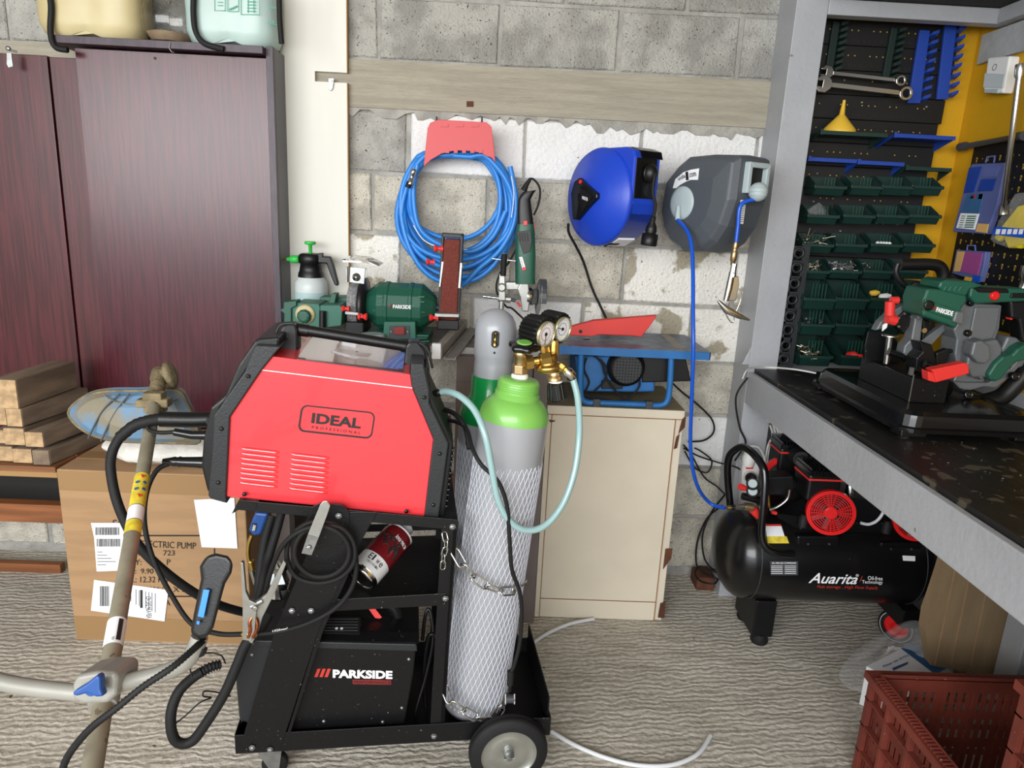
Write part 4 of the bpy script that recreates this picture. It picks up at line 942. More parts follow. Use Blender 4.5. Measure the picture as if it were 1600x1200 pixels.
b = MB(); b.prism(px(A, [(494, 400), (516, 401), (521, 415), (528, 442), (528, 447), (523, 446), (516, 430), (510, 412), (495, 411)]), (0, .022, 0)); b.build('handle', 'black_pl', t, .004)
b = MB(); b.prism(px(A, [(496, 396), (504, 395), (504, 403), (496, 403)]), (0, .016, 0)); b.build('trigger', 'black_pl', t, .002)
# bench grinder with belt sander
GY = 2.30; A = AY(GY); cG = A(627, 480); k_ = lambda n: n/1100*2.33
t = thing('bench_grinder', 'dark green bench grinder with stone wheel and upright belt sander', 'bench grinder', (cG.x, GY, TZ))
xa = lambda x: A(x, 480).x
ax = V((1, 0, 0)); o = V((xa(572), GY, cG.z+.004)); W_ = xa(682)-xa(572)
b = MB(); b.lathe(o, ax, [(.035, 0), (.044, .006), (.050, .012), (.077, .045), (.077, .066), (.080, .067), (.080, .078), (.077, .079), (.077, W_-.085), (.080, W_-.084), (.080, W_-.074), (.077, W_-.073), (.077, W_-.045), (.045, W_-.008), (.035, W_)], 14, False)
b.build('motor_body', 'tool_green', t, .002)
MB().lathe(o+V((-.03, 0, 0)), ax, [(.012, 0), (.012, W_+.06)], 12).build('shaft', 'anthra', t)
b = MB(); pts_ = [(600, 503), (649, 503), (650, 531), (598, 530)]
b.prism(px(AY(GY-.095), pts_), (0, .09, 0)); b.build('switch_box', 'tool_green2', t, .003)
b = MB(); b.prism(px(AY(GY-.098), rect(608, 509, 640, 529)), (0, .003, 0)); sp = b.build('switch_plate', 'anthra', t)
b = MB(); b.prism(px(AY(GY-.106), rect(616, 511, 632, 523)), (0, .008, 0)); b.build('switch_rocker', 'dark_red', t, .001)
for x in (611, 637): MB().lathe(pY(x, 518, GY-.099), (0, -1, 0), [(.003, 0), (.0025, .002)], 8).build('screw', 'zinc', t)
b = MB(); zb_ = TZ; b.box(cG.x-.10, cG.x+.10, GY-.08, GY+.06, zb_, zb_+.02); b.hexa([(cG.x-.05, GY-.05, zb_+.02), (cG.x+.05, GY-.05, zb_+.02), (cG.x+.05, GY+.05, zb_+.02), (cG.x-.05, GY+.05, zb_+.02), (cG.x-.04, GY-.04, cG.z-.06), (cG.x+.04, GY-.04, cG.z-.06), (cG.x+.04, GY+.04, cG.z-.06), (cG.x-.04, GY+.04, cG.z-.06)]); b.build('base', 'tool_green2', t, .004)
b = MB()
for k in range(3): b.obox(pY(660+k*3, 528+k*5, GY-.10), .04, .02, .006, V((.9, -.2, .1)).normalized(), V((.2, .9, 0)).normalized())
b.build('foot_slots', 'tool_green', t, .002)
text('PARKSIDE', AY(GY-.080), (614, 482), (642, 483), (614, 476), 'white_ink', t, 'lettering', .001, 0, .02)
b = MB(); A8 = AY(GY-.0815)
b.prism(px(A8, [(606, 481), (610, 475), (612, 475), (609, 481)]), (0, .001, 0)); b.build('red_mark', 'dark_red', t)
b = MB(); b.tube([pY(583, 485, GY-.07), pY(664, 488, GY-.07)], .0018, 6); b.build('pale_seam', 'tool_green2', t)  # thin line along the motor body in the paler green
for x0_, sgn in ((586, 1), (651, 1)):
    for j in range(2): MB().prism(px(AY(GY-.079), rect(x0_+2, 463+j*8, x0_+12, 464.6+j*8)), (0, .004, 0)).build('vent_slot', 'tool_green2', t)
wx = xa(556)
MB().lathe((xa(548), GY, cG.z), ax, [(.012, -.001), (.068, 0), (.070, .002), (.070, .028), (.068, .030), (.012, .031)], 44).build('grinding_wheel', 'stone', t)
MB().lathe((xa(564), GY+.005, cG.z), ax, [(.02, 0), (.088, .002), (.090, .006), (.090, .018), (.05, .024)], 44).build('wheel_guard', 'black_pl', t)
b = MB(); b.box(xa(546), xa(575), GY-.075, GY+.06, cG.z-.085, cG.z-.045); b.build('lower_guard', 'black_pl', t, .004)
b = MB(); A9 = AY(GY-.05); b.prism(px(A9, [(547, 417), (571, 419), (569, 444), (546, 441)]), (0, .003, 0)); b.box(xa(546), xa(548), GY-.05, GY-.02, A9(558, 442).z, A9(558, 418).z); b.build('shield_bracket', 'zinc', t, .001)
MB().lathe(A9(557, 433)+V((0, 0, 0)), (0, -1, 0), [(.013, 0), (.013, .002), (.006, .003), (.005, .007), (.002, .008)], 18).build('bracket_screw', 'chrome', t)
b = MB(); b.add(px(AY(GY-.09), [(532, 406), (592, 417)])+px(AY(GY+.02), [(580, 413), (546, 402)]), [(0, 1, 2, 3)]); P = px(AY(GY-.08), [(532, 405), (546, 404), (570, 406), (592, 416), (572, 412), (550, 409)]); b = MB().prism(P, (0, .09, .004)); b.build('eye_shield', 'clear', t)
MB().box(xa(545), xa(573), GY-.085, GY-.08, A9(557, 409).z, A9(557, 406).z).build('shield_rod', 'zinc', t)
b = MB(); b.prism(px(AY(GY-.085), [(539, 486), (562, 489), (566, 491), (566, 497), (560, 497), (560, 493), (539, 491)]), (0, .04, 0)); b.build('tool_rest', 'alu', t, .001)
def knob(p, d, r, m='red_pl', nm='clamp_knob'):
    MB().lathe(p, d, [(r*.8, 0), (r, r*.3), (r*.75, r*.8), (r*.5, r*1.1), (r*.5, r*1.8), (r*.9, r*1.9), (r*.9, r*2.4)], 12, False).build(nm, m, t)
knob(pY(574, 495, GY-.09), (-1, 0, 0), .012); knob(pY(534, 482, GY-.085), (1, 0, 0), .010)
# belt sander arm
A = AY(GY-.02); b = MB()
def bar4(b, A, q, th): b.prism(px(A, q), (0, th, 0))
bar4(b, A, [(690, 364), (694, 364), (687, 516), (683, 514)], .05); bar4(b, A, [(719, 365), (724, 366), (717, 515), (713, 514)], .05); bar4(b, A, [(690, 364), (724, 366), (724, 372), (690, 371)], .05)
b.build('sander_frame', 'black_pl', t, .002)
bar = MB(); bar4(bar, AY(GY-.03), [(694, 373), (719, 374), (714, 505), (686, 503)], .055); bar.build('sanding_belt', 'abrasive', t, .006, 3)
b = MB(); bar4(b, AY(GY-.045), [(684, 500), (717, 501), (717, 516), (683, 515)], .08); b.build('belt_guard', 'black_pl', t, .003)
b = MB(); bar4(b, AY(GY-.075), [(679, 490), (717, 491), (717, 496), (680, 495)], .045); b.build('belt_rest', 'alu', t, .001)
for q in ([(690, 409), (693, 409), (688, 448), (686, 448)], [(719, 411), (722, 411), (719, 450), (716, 450)]): b = MB(); bar4(b, AY(GY-.03), q, .02); b.build('side_strip', 'alu', t)
knob(A(678, 388), (1, .1, 0), .012); knob(A(666, 409), (1, .1, 0), .011); knob(pY(671, 496, GY-.06), (1, 0, 0), .012)
for x, y in ((722, 417), (720, 450)): MB().lathe(A(x, y), (1, 0, 0), [(.005, 0), (.004, .004)], 8).build('screw', 'chrome', t)
# drill sharpener
A = AY(2.20); t = thing('drill_bit_sharpener', 'small green bench drill bit sharpener with round ivory dial', 'drill sharpener', A(485, 520))
def pr(A, q, th, nm, m, bev=.002): return MB().prism(px(A, q), (0, th, 0)).build(nm, m, t, bev)
t.location = V((A(485, 520).x, 2.2, TZ)); ORG[t.name] = V(t.location)
pr(A, [(455, 480), (462, 473), (498, 475), (500, 480), (499, 512), (450, 512), (450, 484)], .10, 'housing', 'tool_green2')
pr(A, [(500, 477), (531, 477), (535, 482), (533, 509), (500, 513)], .09, 'rear_housing', 'tool_green2')
pr(AY(2.19), [(443, 472), (463, 470), (463, 478), (455, 482), (455, 520), (443, 520), (444, 490), (436, 484), (443, 482)], .05, 'side_bracket', 'tool_green')
MB().lathe(pY(477, 491, 2.199), (0, -1, 0), [(.030, 0), (.030, .004), (.022, .005)], 32).build('dial', 'tank_cream', t)
MB().lathe(pY(476, 494, 2.194), (0, -1, 0), [(.022, 0), (.022, .01), (.018, .016), (.012, .018)], 10, False).build('drill_chuck_guide', 'tool_green', t)
MB().tube([pY(504, 486, 2.19), pY(504, 512, 2.19)], .010, 12).build('roller', 'black_pl', t)
pr(AY(2.30), [(500, 464), (546, 464), (546, 478), (496, 476)], .06, 'back_tray', 'tool_green', .002); pr(AY(2.26), [(518, 459), (526, 459), (522, 478), (512, 477)], .04, 'clamp_arm', 'tool_green')
knob(pY(534, 482, 2.2), (1, 0, 0), .010, 'red_pl', 'red_knob')
pr(AY(2.22), [(486, 512), (500, 512), (500, 536), (486, 536)], .04, 'pedestal', 'tool_green')
tag(MB().lathe(V((pZ(572, 543, TZ).x, 2.192, TZ)), (0, 0, 1), [(.036, 0), (.038, .004), (.038, .018), (.034, .022)], 28).build('grey_lid', 'grey_pl'), 'small round grey lid on the table behind the welder handle', 'lid')
# steel channels
def chan(pf, pb, wd, ht, lab):
    f, k = pZ(*pf, TZ), pZ(*pb, TZ); k.y = min(k.y, 2.50); d = (k-f).normalized(); s = V((d.y, -d.x, 0)).normalized(); b = MB(); L = (k-f).length; m_ = (f+k)/2
    b.obox(m_+V((0, 0, .0015)), wd, L, .003, s, d); b.obox(m_-s*(wd/2-.0015)+V((0, 0, ht/2)), .003, L, ht, s, d); b.obox(m_+s*(wd/2-.0015)+V((0, 0, ht/2)), .003, L, ht, s, d)
    if ht > .02: b.obox(m_+V((0, 0, ht)), wd, L, .003, s, d)
    tag(b.build('steel_profile', 'alu_dull'), lab, 'steel profile')
chan((684, 560), (724, 512), .024, .03, 'taller square steel profile lying beside the belt sander')
chan((703, 562), (742, 514), .035, .008, 'flat steel profile lying next to the grey capped cylinder')
t = thing('black_knob_clamp', 'black star knob with white block at the front edge of the side table', 'clamp', pZ(679, 561, TZ))
q = pZ(679, 561, TZ); MB().lathe(q+V((-.012, -.005, .028)), (-1, -.2, 0), [(.008, 0), (.018, .004), (.018, .014), (.01, .018)], 8, False).build('star_knob', 'black_pl', t, .002); MB().box(q.x-.008, q.x+.018, q.y-.006, q.y+.012, TZ+.001, TZ+.045).build('white_block', 'white_pl', t, .002)
# angle grinder on its cutting stand
AY_ = 2.36; A = AY(AY_)
t = thing('angle_grinder', 'green and black angle grinder clamped upright in a silver cutting stand', 'angle grinder', A(820, 487))
def pr2(q, th, nm, m, bev=.003, y=AY_): return MB().prism(px(AY(y), q), (0, th, 0)).build(nm, m, t, bev, 3)
def rod(p, q, r, nm, m, y=AY_, seg=14): return MB().tube([pY(*p, y), pY(*q, y)], r, seg).build(nm, m, t)
b = MB(); R = []
for x0_, x1_, y, dep in ((805, 836, 443, .055), (805, 837, 400, .06), (805, 836, 368, .055), (808, 834, 350, .05), (808, 831, 330, .045), (809, 829, 312, .042), (813, 834, 302, .045), (817, 838, 297, .04)):
    l_, r_ = pY(x0_, y+(0 if y > 303 else 3), AY_), pY(x1_, y, AY_); c_ = (l_+r_)/2; hw = (r_-l_).length/2; dd = (r_-l_).normalized()
    R.append([c_+dd*(hw*math.copysign(abs(math.cos(a))**.6, math.cos(a)))+V((0, dep/2*math.copysign(abs(math.sin(a))**.6, math.sin(a)), 0)) for a in [2*math.pi*i/24 for i in range(24)]])
MB().loft(R[:4], True).build('motor_housing', 'tool_green', t); MB().loft(R[3:], True).build('rear_handle', 'black_pl', t)
pr2([(807, 362), (830, 360), (831, 378), (828, 393), (818, 397), (812, 380)], .004, 'vent_panel', 'black_pl', .001, AY_-.033)
for k in range(4): pr2([(811+k*4, 364), (812.5+k*4, 364), (814+k*4, 377), (812.5+k*4, 377)], .002, 'vent_slit', 'ink', 0, AY_-.035)
pr2([(811, 402), (816, 401), (822, 421), (817, 423)], .001, 'name_plate', 'paper', 0, AY_-.0335); pr2([(816, 418), (821, 417), (822, 421), (817, 423)], .001, 'red_corner', 'red_pl', 0, AY_-.0345)
text('PARKSIDE', lambda x, y: pY(811.5+(x)*.05+2.3*(y/4), 403+x*.17-(y-4)*.02, AY_-.035), (2, 4), (96, 4), (2, 2), 'dark_red', t)
pr2([(818, 345), (824, 345), (824, 352), (818, 352)], .01, 'red_button', 'red_pl', .001, AY_-.033); pr2([(831, 346), (836, 350), (836, 362), (832, 358)], .02, 'power_switch', 'red_pl', .001, AY_-.005)
MB().tube(sm([pY(x, y, AY_) for x, y in [(822, 300), (822, 288), (830, 279), (840, 287), (844, 300), (841, 320), (834, 336)]], 5), .0035, 8).build('power_cord', 'rubber', t)
MB().tube([pY(818, 298, AY_), pY(823, 288, AY_), pY(829, 279, AY_)], [.011, .008, .005], 12).build('cord_boot', 'rubber', t)
pr2([(790, 441), (826, 441), (826, 453), (790, 453)], .035, 'clamp_arm', 'alu', .003, AY_-.01)
pr2([(813, 441), (826, 441), (828, 470), (826, 487), (816, 487), (813, 465), (808, 452)], .05, 'gear_head', 'alu', .004, AY_-.025)
MB().lathe(pY(829, 463, AY_), (1, 0, 0), [(.030, -.012), (.030, .010), (.026, .012), (.026, .02), (.012, .022)], 22).build('spindle_flange', 'chrome', t)
MB().lathe(pY(841, 465, AY_), (1, .12, -.05), [(.06, 0), (.06, .002)], 40).build('cutting_disc', 'stone', t)
b = MB(); ce = pY(845, 466, AY_); R = []
for a in range(0, 190, 15):
    an = math.radians(a-10); R.append([ce+V((x_, -math.cos(an)*r_*.9, math.sin(an)*r_)) for x_, r_ in ((-.008, .064), (.016, .064), (.016, .060), (-.008, .060))])
b.loft(R); b.build('disc_guard', 'anthra', t, .001)
MB().tube([pY(788, 397, AY_-.02), pY(786, 431, AY_-.02)], .0098, 16).build('lever_grip', 'rubber', t); MB().lathe(pY(788, 396.5, AY_-.02), V((0, 0, 1)), [(.0098, 0), (.009, .001), (.006, .0015)], 16).build('grip_end', 'alu', t)
pr2([(780, 428), (789, 428), (790, 470), (779, 470)], .03, 'stand_arm', 'alu', .003, AY_-.02); rod((784, 468), (782, 506), .009, 'stand_column', 'alu'); 
MB().lathe(pY(784, 449, AY_-.03), (0, -1, 0), [(.014, 0), (.014, .006), (.01, .008)], 20).build('pivot', 'alu', t)
rod((769, 404), (783, 406), .003, 'bolt', 'chrome'); rod((789, 406), (806, 408), .003, 'bolt', 'chrome'); rod((755, 463), (780, 466), .0045, 'depth_rod', 'chrome'); rod((778, 466), (798, 468), .012, 'rod_clamp', 'alu'); rod((798, 468), (806, 470), .006, 'threaded_end', 'anthra')
MB().tube([pY(808, 472, AY_-.01), pY(813, 479, AY_-.01)], .004, 8).build('red_lever', 'red_pl', t)
c_ = pY(784, 500, AY_); MB().box(c_.x-.08, c_.x+.13, AY_-.08, AY_+.08, TZ, TZ+.012).build('stand_base', 'alu', t, .003); MB().tube([V((c_.x, AY_, TZ+.01)), V((c_.x, AY_, c_.z))], .012, 12).build('stand_column', 'alu', t)
MB().tube(sm([pY(x, y, AY_+.03) for x, y in [(806, 390), (795, 410), (780, 430), (776, 455), (790, 478), (800, 482), (818, 498), (830, 505)]], 6), .0035, 8).build('power_cord', 'rubber', t)
# ============================================================ beige steel cabinet and table saw
CZ = .775; CY = 2.205
x0, x1 = .176, .628
t = thing('steel_cabinet', 'worn beige steel cabinet with rusty edges under the table saw', 'cabinet', ((x0+x1)/2, 2.35, 0))
MB().box(x0, x1, CY+.004, 2.53, 0, CZ-.002).build('body', 'beige_steel', t, .003)
MB().box(x0, x1, CY, 2.53, CZ-.002, CZ).build('top_sheet', 'beige_top', t)
AC = AY(CY); zl_ = CZ-.03
dz0 = AC(850, 935).z; dx0 = AC(853, 800).x
MB().box(dx0, x1-.03, CY-.004, CY+.004, dz0+.003, zl_-.002).build('door', 'beige_steel', t, .002)
MB().box(x0, x1, CY-.003, CY+.004, zl_, CZ-.001).build('top_rail', 'beige_steel', t, .002)
MB().box(dx0, x1-.03, CY-.003, CY+.004, .002, dz0).build('bottom_rail', 'beige_steel', t, .002)
MB().box(x0, dx0-.002, CY-.003, CY+.004, .002, zl_-.001).build('left_stile', 'beige_steel', t, .001)
b = MB(); b.box(dx0-.0018, dx0, CY-.0036, CY, .0, zl_); b.box(dx0, x1-.03, CY-.0036, CY, dz0+.0005, dz0+.002); b.box(x1-.0305, x1-.028, CY-.005, CY, 0, zl_); b.box(x0, x1-.01, CY-.0036, CY, zl_-.0015, zl_); b.build('rust_seam', 'rust_line', t)
def rq(q): MB().prism(px(AY(CY-.0052), q), (0, .002, 0)).build('rust_patch', 'rust', t)
rq([(1040, 858), (1051, 857), (1049, 872), (1036, 890)]); rq([(1032, 943), (1040, 941), (1038, 966), (1028, 965)]); rq([(1066, 655), (1072, 650), (1070, 668), (1060, 678)]); rq([(857, 656), (868, 657), (866, 659), (860, 660)]); rq([(1057, 683), (1062, 678), (1058, 700), (1053, 702)])
# table saw
t = thing('table_saw', 'small blue bench table saw with tubular legs on the beige cabinet', 'table saw', (.44, 2.35, CZ))
SZ = .975; fl, fr = pZ(874, 540, SZ), pZ(1107, 548, SZ); yb_ = 2.51; xbl, xbr = pY(893, 518, yb_).x, pY(1062, 518, yb_).x
b = MB(); b.prism([V((fl.x, fl.y, SZ-.004)), V((fr.x, fl.y, SZ-.004)), V((xbr+.02, yb_, SZ-.004)), V((fl.x+.01, yb_, SZ-.004))], (0, 0, .004)); b.build('table_top', 'saw_table', t)
b = MB(); b.box(fl.x, fr.x, fl.y-.003, fl.y, SZ-.026, SZ-.001); b.hexa([(fr.x-.003, fl.y-.003, SZ-.026), (fr.x, fl.y-.003, SZ-.026), (xbr+.022, yb_, SZ-.026), (xbr+.018, yb_, SZ-.026), (fr.x-.003, fl.y-.003, SZ-.001), (fr.x, fl.y-.003, SZ-.001), (xbr+.022, yb_, SZ-.001), (xbr+.018, yb_, SZ-.001)]); b.box(fl.x, fl.x+.003, fl.y, yb_, SZ-.026, SZ-.001); b.build('table_skirt', 'blue_saw', t)
q = [pZ(x, y, SZ+.0006) for x, y in [(1028, 519), (1040, 519), (1072, 545), (1055, 545)]]
MB().prism([V((p.x, min(p.y, 2.5), SZ+.0003)) for p in q], (0, 0, .0006)).build('mitre_strip', 'alu_dull', t)
A = AY(2.30); b = MB(); b.prism(px(A, [(891, 511), (928, 501), (978, 497), (1027, 493), (1014, 512), (1002, 527), (990, 525), (937, 523), (925, 526), (891, 524)]), (0, .03, 0)); b.build('blade_guard', 'saw_guard', t, .003)
MB().lathe(A(907, 518)+V((0, -.001, 0)), (0, -1, 0), [(.006, 0), (.006, .001)], 12).build('guard_slot', 'ink', t); MB().box(A(915, 500).x, A(925, 500).x, 2.32, 2.34, SZ, A(920, 489).z).build('riving_knife', 'clear', t)
LY = 2.215
for yy in (LY, 2.47):
    s = 0 if yy == LY else 1
    A = AY(LY); P = [A(908, 552), A(907, 590), A(908, 620), A(917, 634), A(935, 637), A(1000, 640), A(1030, 638), A(1043, 625), A(1047, 595), A(1049, 552)]
    P = [V((p.x, yy, max(p.z, CZ+.012))) for p in P]
    MB().tube(sm(P, 5), .010, 14).build('leg_frame', 'blue_saw', t)
    if s == 0:
        for x in (931, 1013): p = A(x, 638); MB().box(p.x-.012, p.x+.012, yy-.013, yy+.013, CZ+.0005, CZ+.026).build('rubber_foot', 'anthra', t, .003)
A = AY(2.26); b = MB(); b.prism(px(A, [(898, 556), (1023, 556), (1023, 612), (1000, 613), (905, 612)]), (0, .18, 0)); b.build('saw_housing', 'blue_saw', t, .006)
b = MB(); b.prism(px(AY(2.255), [(1003, 557), (1072, 560), (1080, 596), (1003, 598)]), (0, .16, 0)); b.build('dust_cover', 'black_pl', t, .004)
c_ = pY(980, 577, 2.22); MB().lathe(c_, (0, 1, 0), [(.048, 0), (.058, .006), (.062, .02), (.062, .05)], 36).build('motor_cap', 'black_pl', t)
b = MB(); b.lathe(c_+V((0, -.001, 0)), (0, 1, 0), [(.046, 0), (.046, .002)], 32); b.build('vent_backing', 'ink', t)
b = MB()
for k in range(-4, 5):
    h_ = math.sqrt(max(.046**2-(k*.0098)**2, 0)); b.box(c_.x+k*.0098-.0012, c_.x+k*.0098+.0012, c_.y-.004, c_.y-.001, c_.z-h_, c_.z+h_); b.box(c_.x-h_, c_.x+h_, c_.y-.0035, c_.y-.0012, c_.z+k*.0098-.0012, c_.z+k*.0098+.0012)
b.build('vent_grid', 'anthra', t)
MB().prism(px(AY(2.25), [(940, 595), (973, 595), (973, 608), (940, 608)]), (0, .01, 0)).build('switch_panel', 'black_pl', t, .002)
A = AY(2.20)
for k, L in enumerate(([(918, 562), (914, 580), (922, 600), (918, 620), (950, 632), (975, 628), (960, 610), (948, 590), (942, 570), (930, 558)], [(908, 600), (915, 620), (945, 628), (980, 630), (1000, 610), (1002, 598)], [(915, 625), (940, 633), (978, 632), (985, 622)], [(930, 615), (945, 600), (950, 580), (940, 565)])):
    MB().tube(sm([V((p.x, p.y+.03, p.z)) for p in px(A, L)], 6), .0035, 8).build('power_cord', 'rubber', t)
# ============================================================ welding cart (seen at a slight yaw)
CO = pZ(369, 1181, .11); CU = pZ(733, 1159, .11)-CO; CU.z = 0; CU.normalize(); CN = V((-CU.y, CU.x, 0)); CO.z = 0
CPL = plane(CO, CN)
def C(x, y, d=0): return CPL(d)(x, y)
def CL(l, d, z): return CO+CU*l+CN*d+V((0, 0, z))      # length along the cart, depth, height
def cprism(b, pts, d, th): b.prism([C(x, y, d) for x, y in pts], CN*th); return b
LEN = (C(861, 1112, .0)-CO).dot(CU); WID = .335
t = thing('welding_cart', 'black steel welding cart with leaning posts and chained bottles', 'cart', CL(LEN/2, WID/2, 0))
CART = t
ZB = .118
# base tray: floor sheet and side rims
b = MB(); b.obox(CL(LEN/2, WID/2, ZB+.002), LEN, WID, .003, CU, CN); b.build('base_sheet', 'black_steel', t)
for nm, d0 in (('side_rim', .0), ('side_rim', WID)):
    b = MB(); b.obox(CL(LEN/2, d0, ZB+.024), LEN, .003, .052, CU, CN); b.build(nm, 'black_steel', t, .001)
for l0 in (0, LEN):
    b = MB(); b.obox(CL(l0, WID/2, ZB+.024), .003, WID, .052, CU, CN); b.build('end_rim', 'black_steel', t, .001)
# higher rear box edge
zr2 = .165
b = MB(); b.obox(CL(LEN-.005, WID/2, ZB+.06), .004, WID-.02, .08, CU, CN); b.build('rear_plate', 'black_steel', t, .001)
# wide leaning front plates and rear posts
fp = [(371, 1178), (447, 1178), (512, 990), (566, 868), (600, 790), (540, 790), (505, 868), (455, 980)]
fp = [(378, 1176), (440, 1172), (505, 968), (560, 868), (592, 806), (520, 792), (490, 862), (428, 985)]
b = MB(); cprism(b, [(372, 1178), (437, 1174), (500, 980), (553, 866), (590, 800), (500, 800), (478, 870), (430, 985)], -.003, .003); b.build('front_plate', 'black_steel', t, .001)
b = MB(); cprism(b, [(440, 1174), (445, 1172), (505, 985), (558, 868), (553, 866), (500, 980)], -.003, .022); b.build('plate_flange', 'black_steel', t)
b = MB(); P = [C(x, y, -.003)+CN*(WID+.002) for x, y in [(372, 1178), (437, 1174), (500, 980), (553, 866), (590, 800), (520, 800), (478, 870), (430, 985)]]; b.prism(P, CN*.003); b.build('front_plate', 'black_steel', t)
b = MB(); cprism(b, [(691, 815), (715, 815), (703, 960), (694, 1134), (672, 1138), (682, 960)], .002, .003); cprism(b, [(709, 815), (715, 815), (694, 1134), (688, 1134)], .002, .028); b.build('rear_post', 'black_steel', t)
b = MB(); b.prism([C(x, y, .0)+CN*(WID-.02) for x, y in [(695, 815), (715, 815), (694, 1134), (676, 1136)]], CN*.02); b.build('rear_post', 'black_steel', t)
# top shelf (tilted)
b = MB(); cprism(b, [(372, 797), (716, 829), (714, 812), (377, 782)][::-1], 0, .003); b.build('top_rail', 'black_steel', t, .001)
b = MB(); b.prism([C(x, y, 0)+CN*(WID-.003) for x, y in [(372, 797), (716, 829), (714, 812), (377, 782)]], CN*.003); b.build('top_rail', 'black_steel', t)
b = MB(); cprism(b, [(372, 788), (716, 817), (716, 820), (372, 791)], .003, WID-.006); b.build('top_shelf', 'black_steel', t)
b = MB(); cprism(b, [(362, 803), (372, 783), (402, 787), (398, 797), (374, 796)], -.002, .02); b.build('folded_lip', 'black_steel', t)
b = MB(); cprism(b, [(478, 818), (488, 792), (500, 786), (535, 789), (546, 800), (546, 818), (535, 850), (500, 855)], -.006, .003); b.build('hook_plate', 'black_steel', t, .001)
# middle shelf
b = MB(); cprism(b, [(505, 938), (698, 927), (697, 946), (504, 956)], 0, .003); b.build('middle_rail', 'black_steel', t, .001)
b = MB(); b.prism([C(x, y, 0)+CN*WID for x, y in [(470, 938), (698, 929), (697, 918), (470, 922)]], CN*.003); b.build('middle_rail', 'black_steel', t, .001)
b = MB(); cprism(b, [(440, 951), (698, 938), (698, 941), (440, 954)], .003, WID); b.build('middle_shelf', 'black_steel', t)
b = MB(); l1 = C(698, 930, 0); b.prism([l1, l1+CN*WID, l1+CN*WID+V((0, 0, .085)), l1+V((0, 0, .085))], CU*.003); b.build('shelf_end_plate', 'black_steel', t)
# hex bolts
b = MB(); 
for x, y, d in ((707, 823, -.0), (696, 935, 0), (456, 954, -.004), (486, 954, -.004), (394, 1168, -.004), (422, 1171, -.004), (678, 1150, 0), (529, 806, -.007), (697, 840, .03), (697, 850, .03)):
    q = MB(); q.lathe(C(x, y, d-.002), -CN, [(.0075, 0), (.0075, .001), (.0055, .001), (.0055, .005), (.003, .006)], 6, False); q.build('hex_bolt', 'zinc', t)
# rear wheels and casters
def wheel(c, nm):
    w = MB(); w.lathe(c-CN*.0, CN, [(.068, .0), (.090, .002), (.0965, .008), (.0975, .016), (.095, .018), (.0975, .020), (.0965, .03), (.088, .036), (.062, .036)], 56, caps=False); o = w.build(nm, 'rubber', t)
    r = MB(); r.lathe(c+CN*.001, CN, [(.001, .014), (.02, .008), (.045, .006), (.058, .014), (.066, .004), (.071, .0005), (.0715, .004)], 48, caps=False); r.build('wheel_rim', 'rim_steel', o)
    r = MB(); r.lathe(c-CN*.012, CN, [(.006, 0), (.008, .003), (.009, .01), (.013, .012), (.013, .024)], 16); r.build('hub', 'zinc', o)
    r = MB(); r.tube([c-CN*.010-CU*.014-V((0, 0, .001)), c-CN*.010+CU*.014+V((0, 0, .002))], .0015, 6); r.build('split_pin', 'zinc', o)
WC = C(796, 1173, -.042); WC.z = .0985
wheel(WC, 'rear_wheel'); wheel(WC+CN*(WID+.05), 'rear_wheel')
MB().tube([WC, WC+CN*(WID+.085)], .008, 12).build('axle', 'zinc', t)
for d in (.06, WID-.05):
    c = CL(.075, d, .032); w = MB(); w.lathe(c-CN*.011, CN, [(.01, 0), (.030, .001), (.0315, .005), (.0315, .017), (.030, .021), (.01, .022)], 28); o = w.build('caster', 'rubber', t)
    f = MB(); f.prism([c+CU*x-CN*.016+V((0, 0, z)) for x, z in ((-.01, -.008), (.012, -.008), (.02, .05), (-.04, .05))], CN*.003); f.prism([c+CU*x+CN*.013+V((0, 0, z)) for x, z in ((-.01, -.008), (.012, -.008), (.02, .05), (-.04, .05))], CN*.003); f.obox(c+V((0, 0, .070))-CU*.01, .06, .05, .035, CU, CN); f.build('caster_fork', 'zinc', o)
# ============================================================ red inverter welder
t = thing('red_welder', 'red and black inverter welder lying tilted on top of the cart', 'welder', C(520, 798, .15))
WD = .26; D0 = .02
def wp(pts, d, th, nm, m, bev=0, par=None): return cprism(MB(), pts, d, th).build(nm, m, par or t, bev)
wp([(353, 776), (359, 652), (409, 578), (426, 557), (641, 585), (644, 606), (677, 686), (663, 807)], D0+.004, WD-.008, 'red_casing', 'welder_red', .0015)
wp([(409, 577.6), (409, 578.8), (644, 606.8), (644, 605.6)], D0+.0035, .002, 'casing_fold', 'paper')
# glossy cover sheet on top
def topq(x, d): 
    a, c = C(426, 557, D0), C(641, 585, D0); f = (x-426)/215; return a.lerp(c, f)+CN*d
MB().prism([topq(x, d)+V((0, 0, .0006)) for x, d in ((462, .0), (630, 0), (630, WD-.01), (462, WD-.01))], V((0, 0, .001))).build('top_film', 'clear_red', t)
ff = [(353, 776), (359, 652), (409, 578), (426, 557), (439, 542), (399, 540), (383, 580), (334, 650), (331, 710), (325, 775), (329, 780), (355, 787)]
wp(ff, D0-.004, WD+.008, 'front_frame', 'dark_grey_pl', .003)
wp([(400, 530), (438, 527), (436, 545), (400, 560), (345, 640), (335, 780), (323, 767), (314, 730), (317, 690), (329, 637), (352, 618), (372, 570)], D0+.02, WD-.04, 'front_panel', 'black_pl', .006)
wp([(641, 585), (644, 606), (677, 686), (663, 808), (685, 812), (701, 693), (671, 630), (671, 609), (662, 569), (642, 568)], D0-.004, WD+.008, 'rear_frame', 'dark_grey_pl', .003)
wp([(662, 575), (668, 572), (676, 622), (708, 693), (694, 810), (684, 812), (700, 694), (671, 632)], D0+.015, WD-.03, 'rear_panel', 'black_pl', .003)
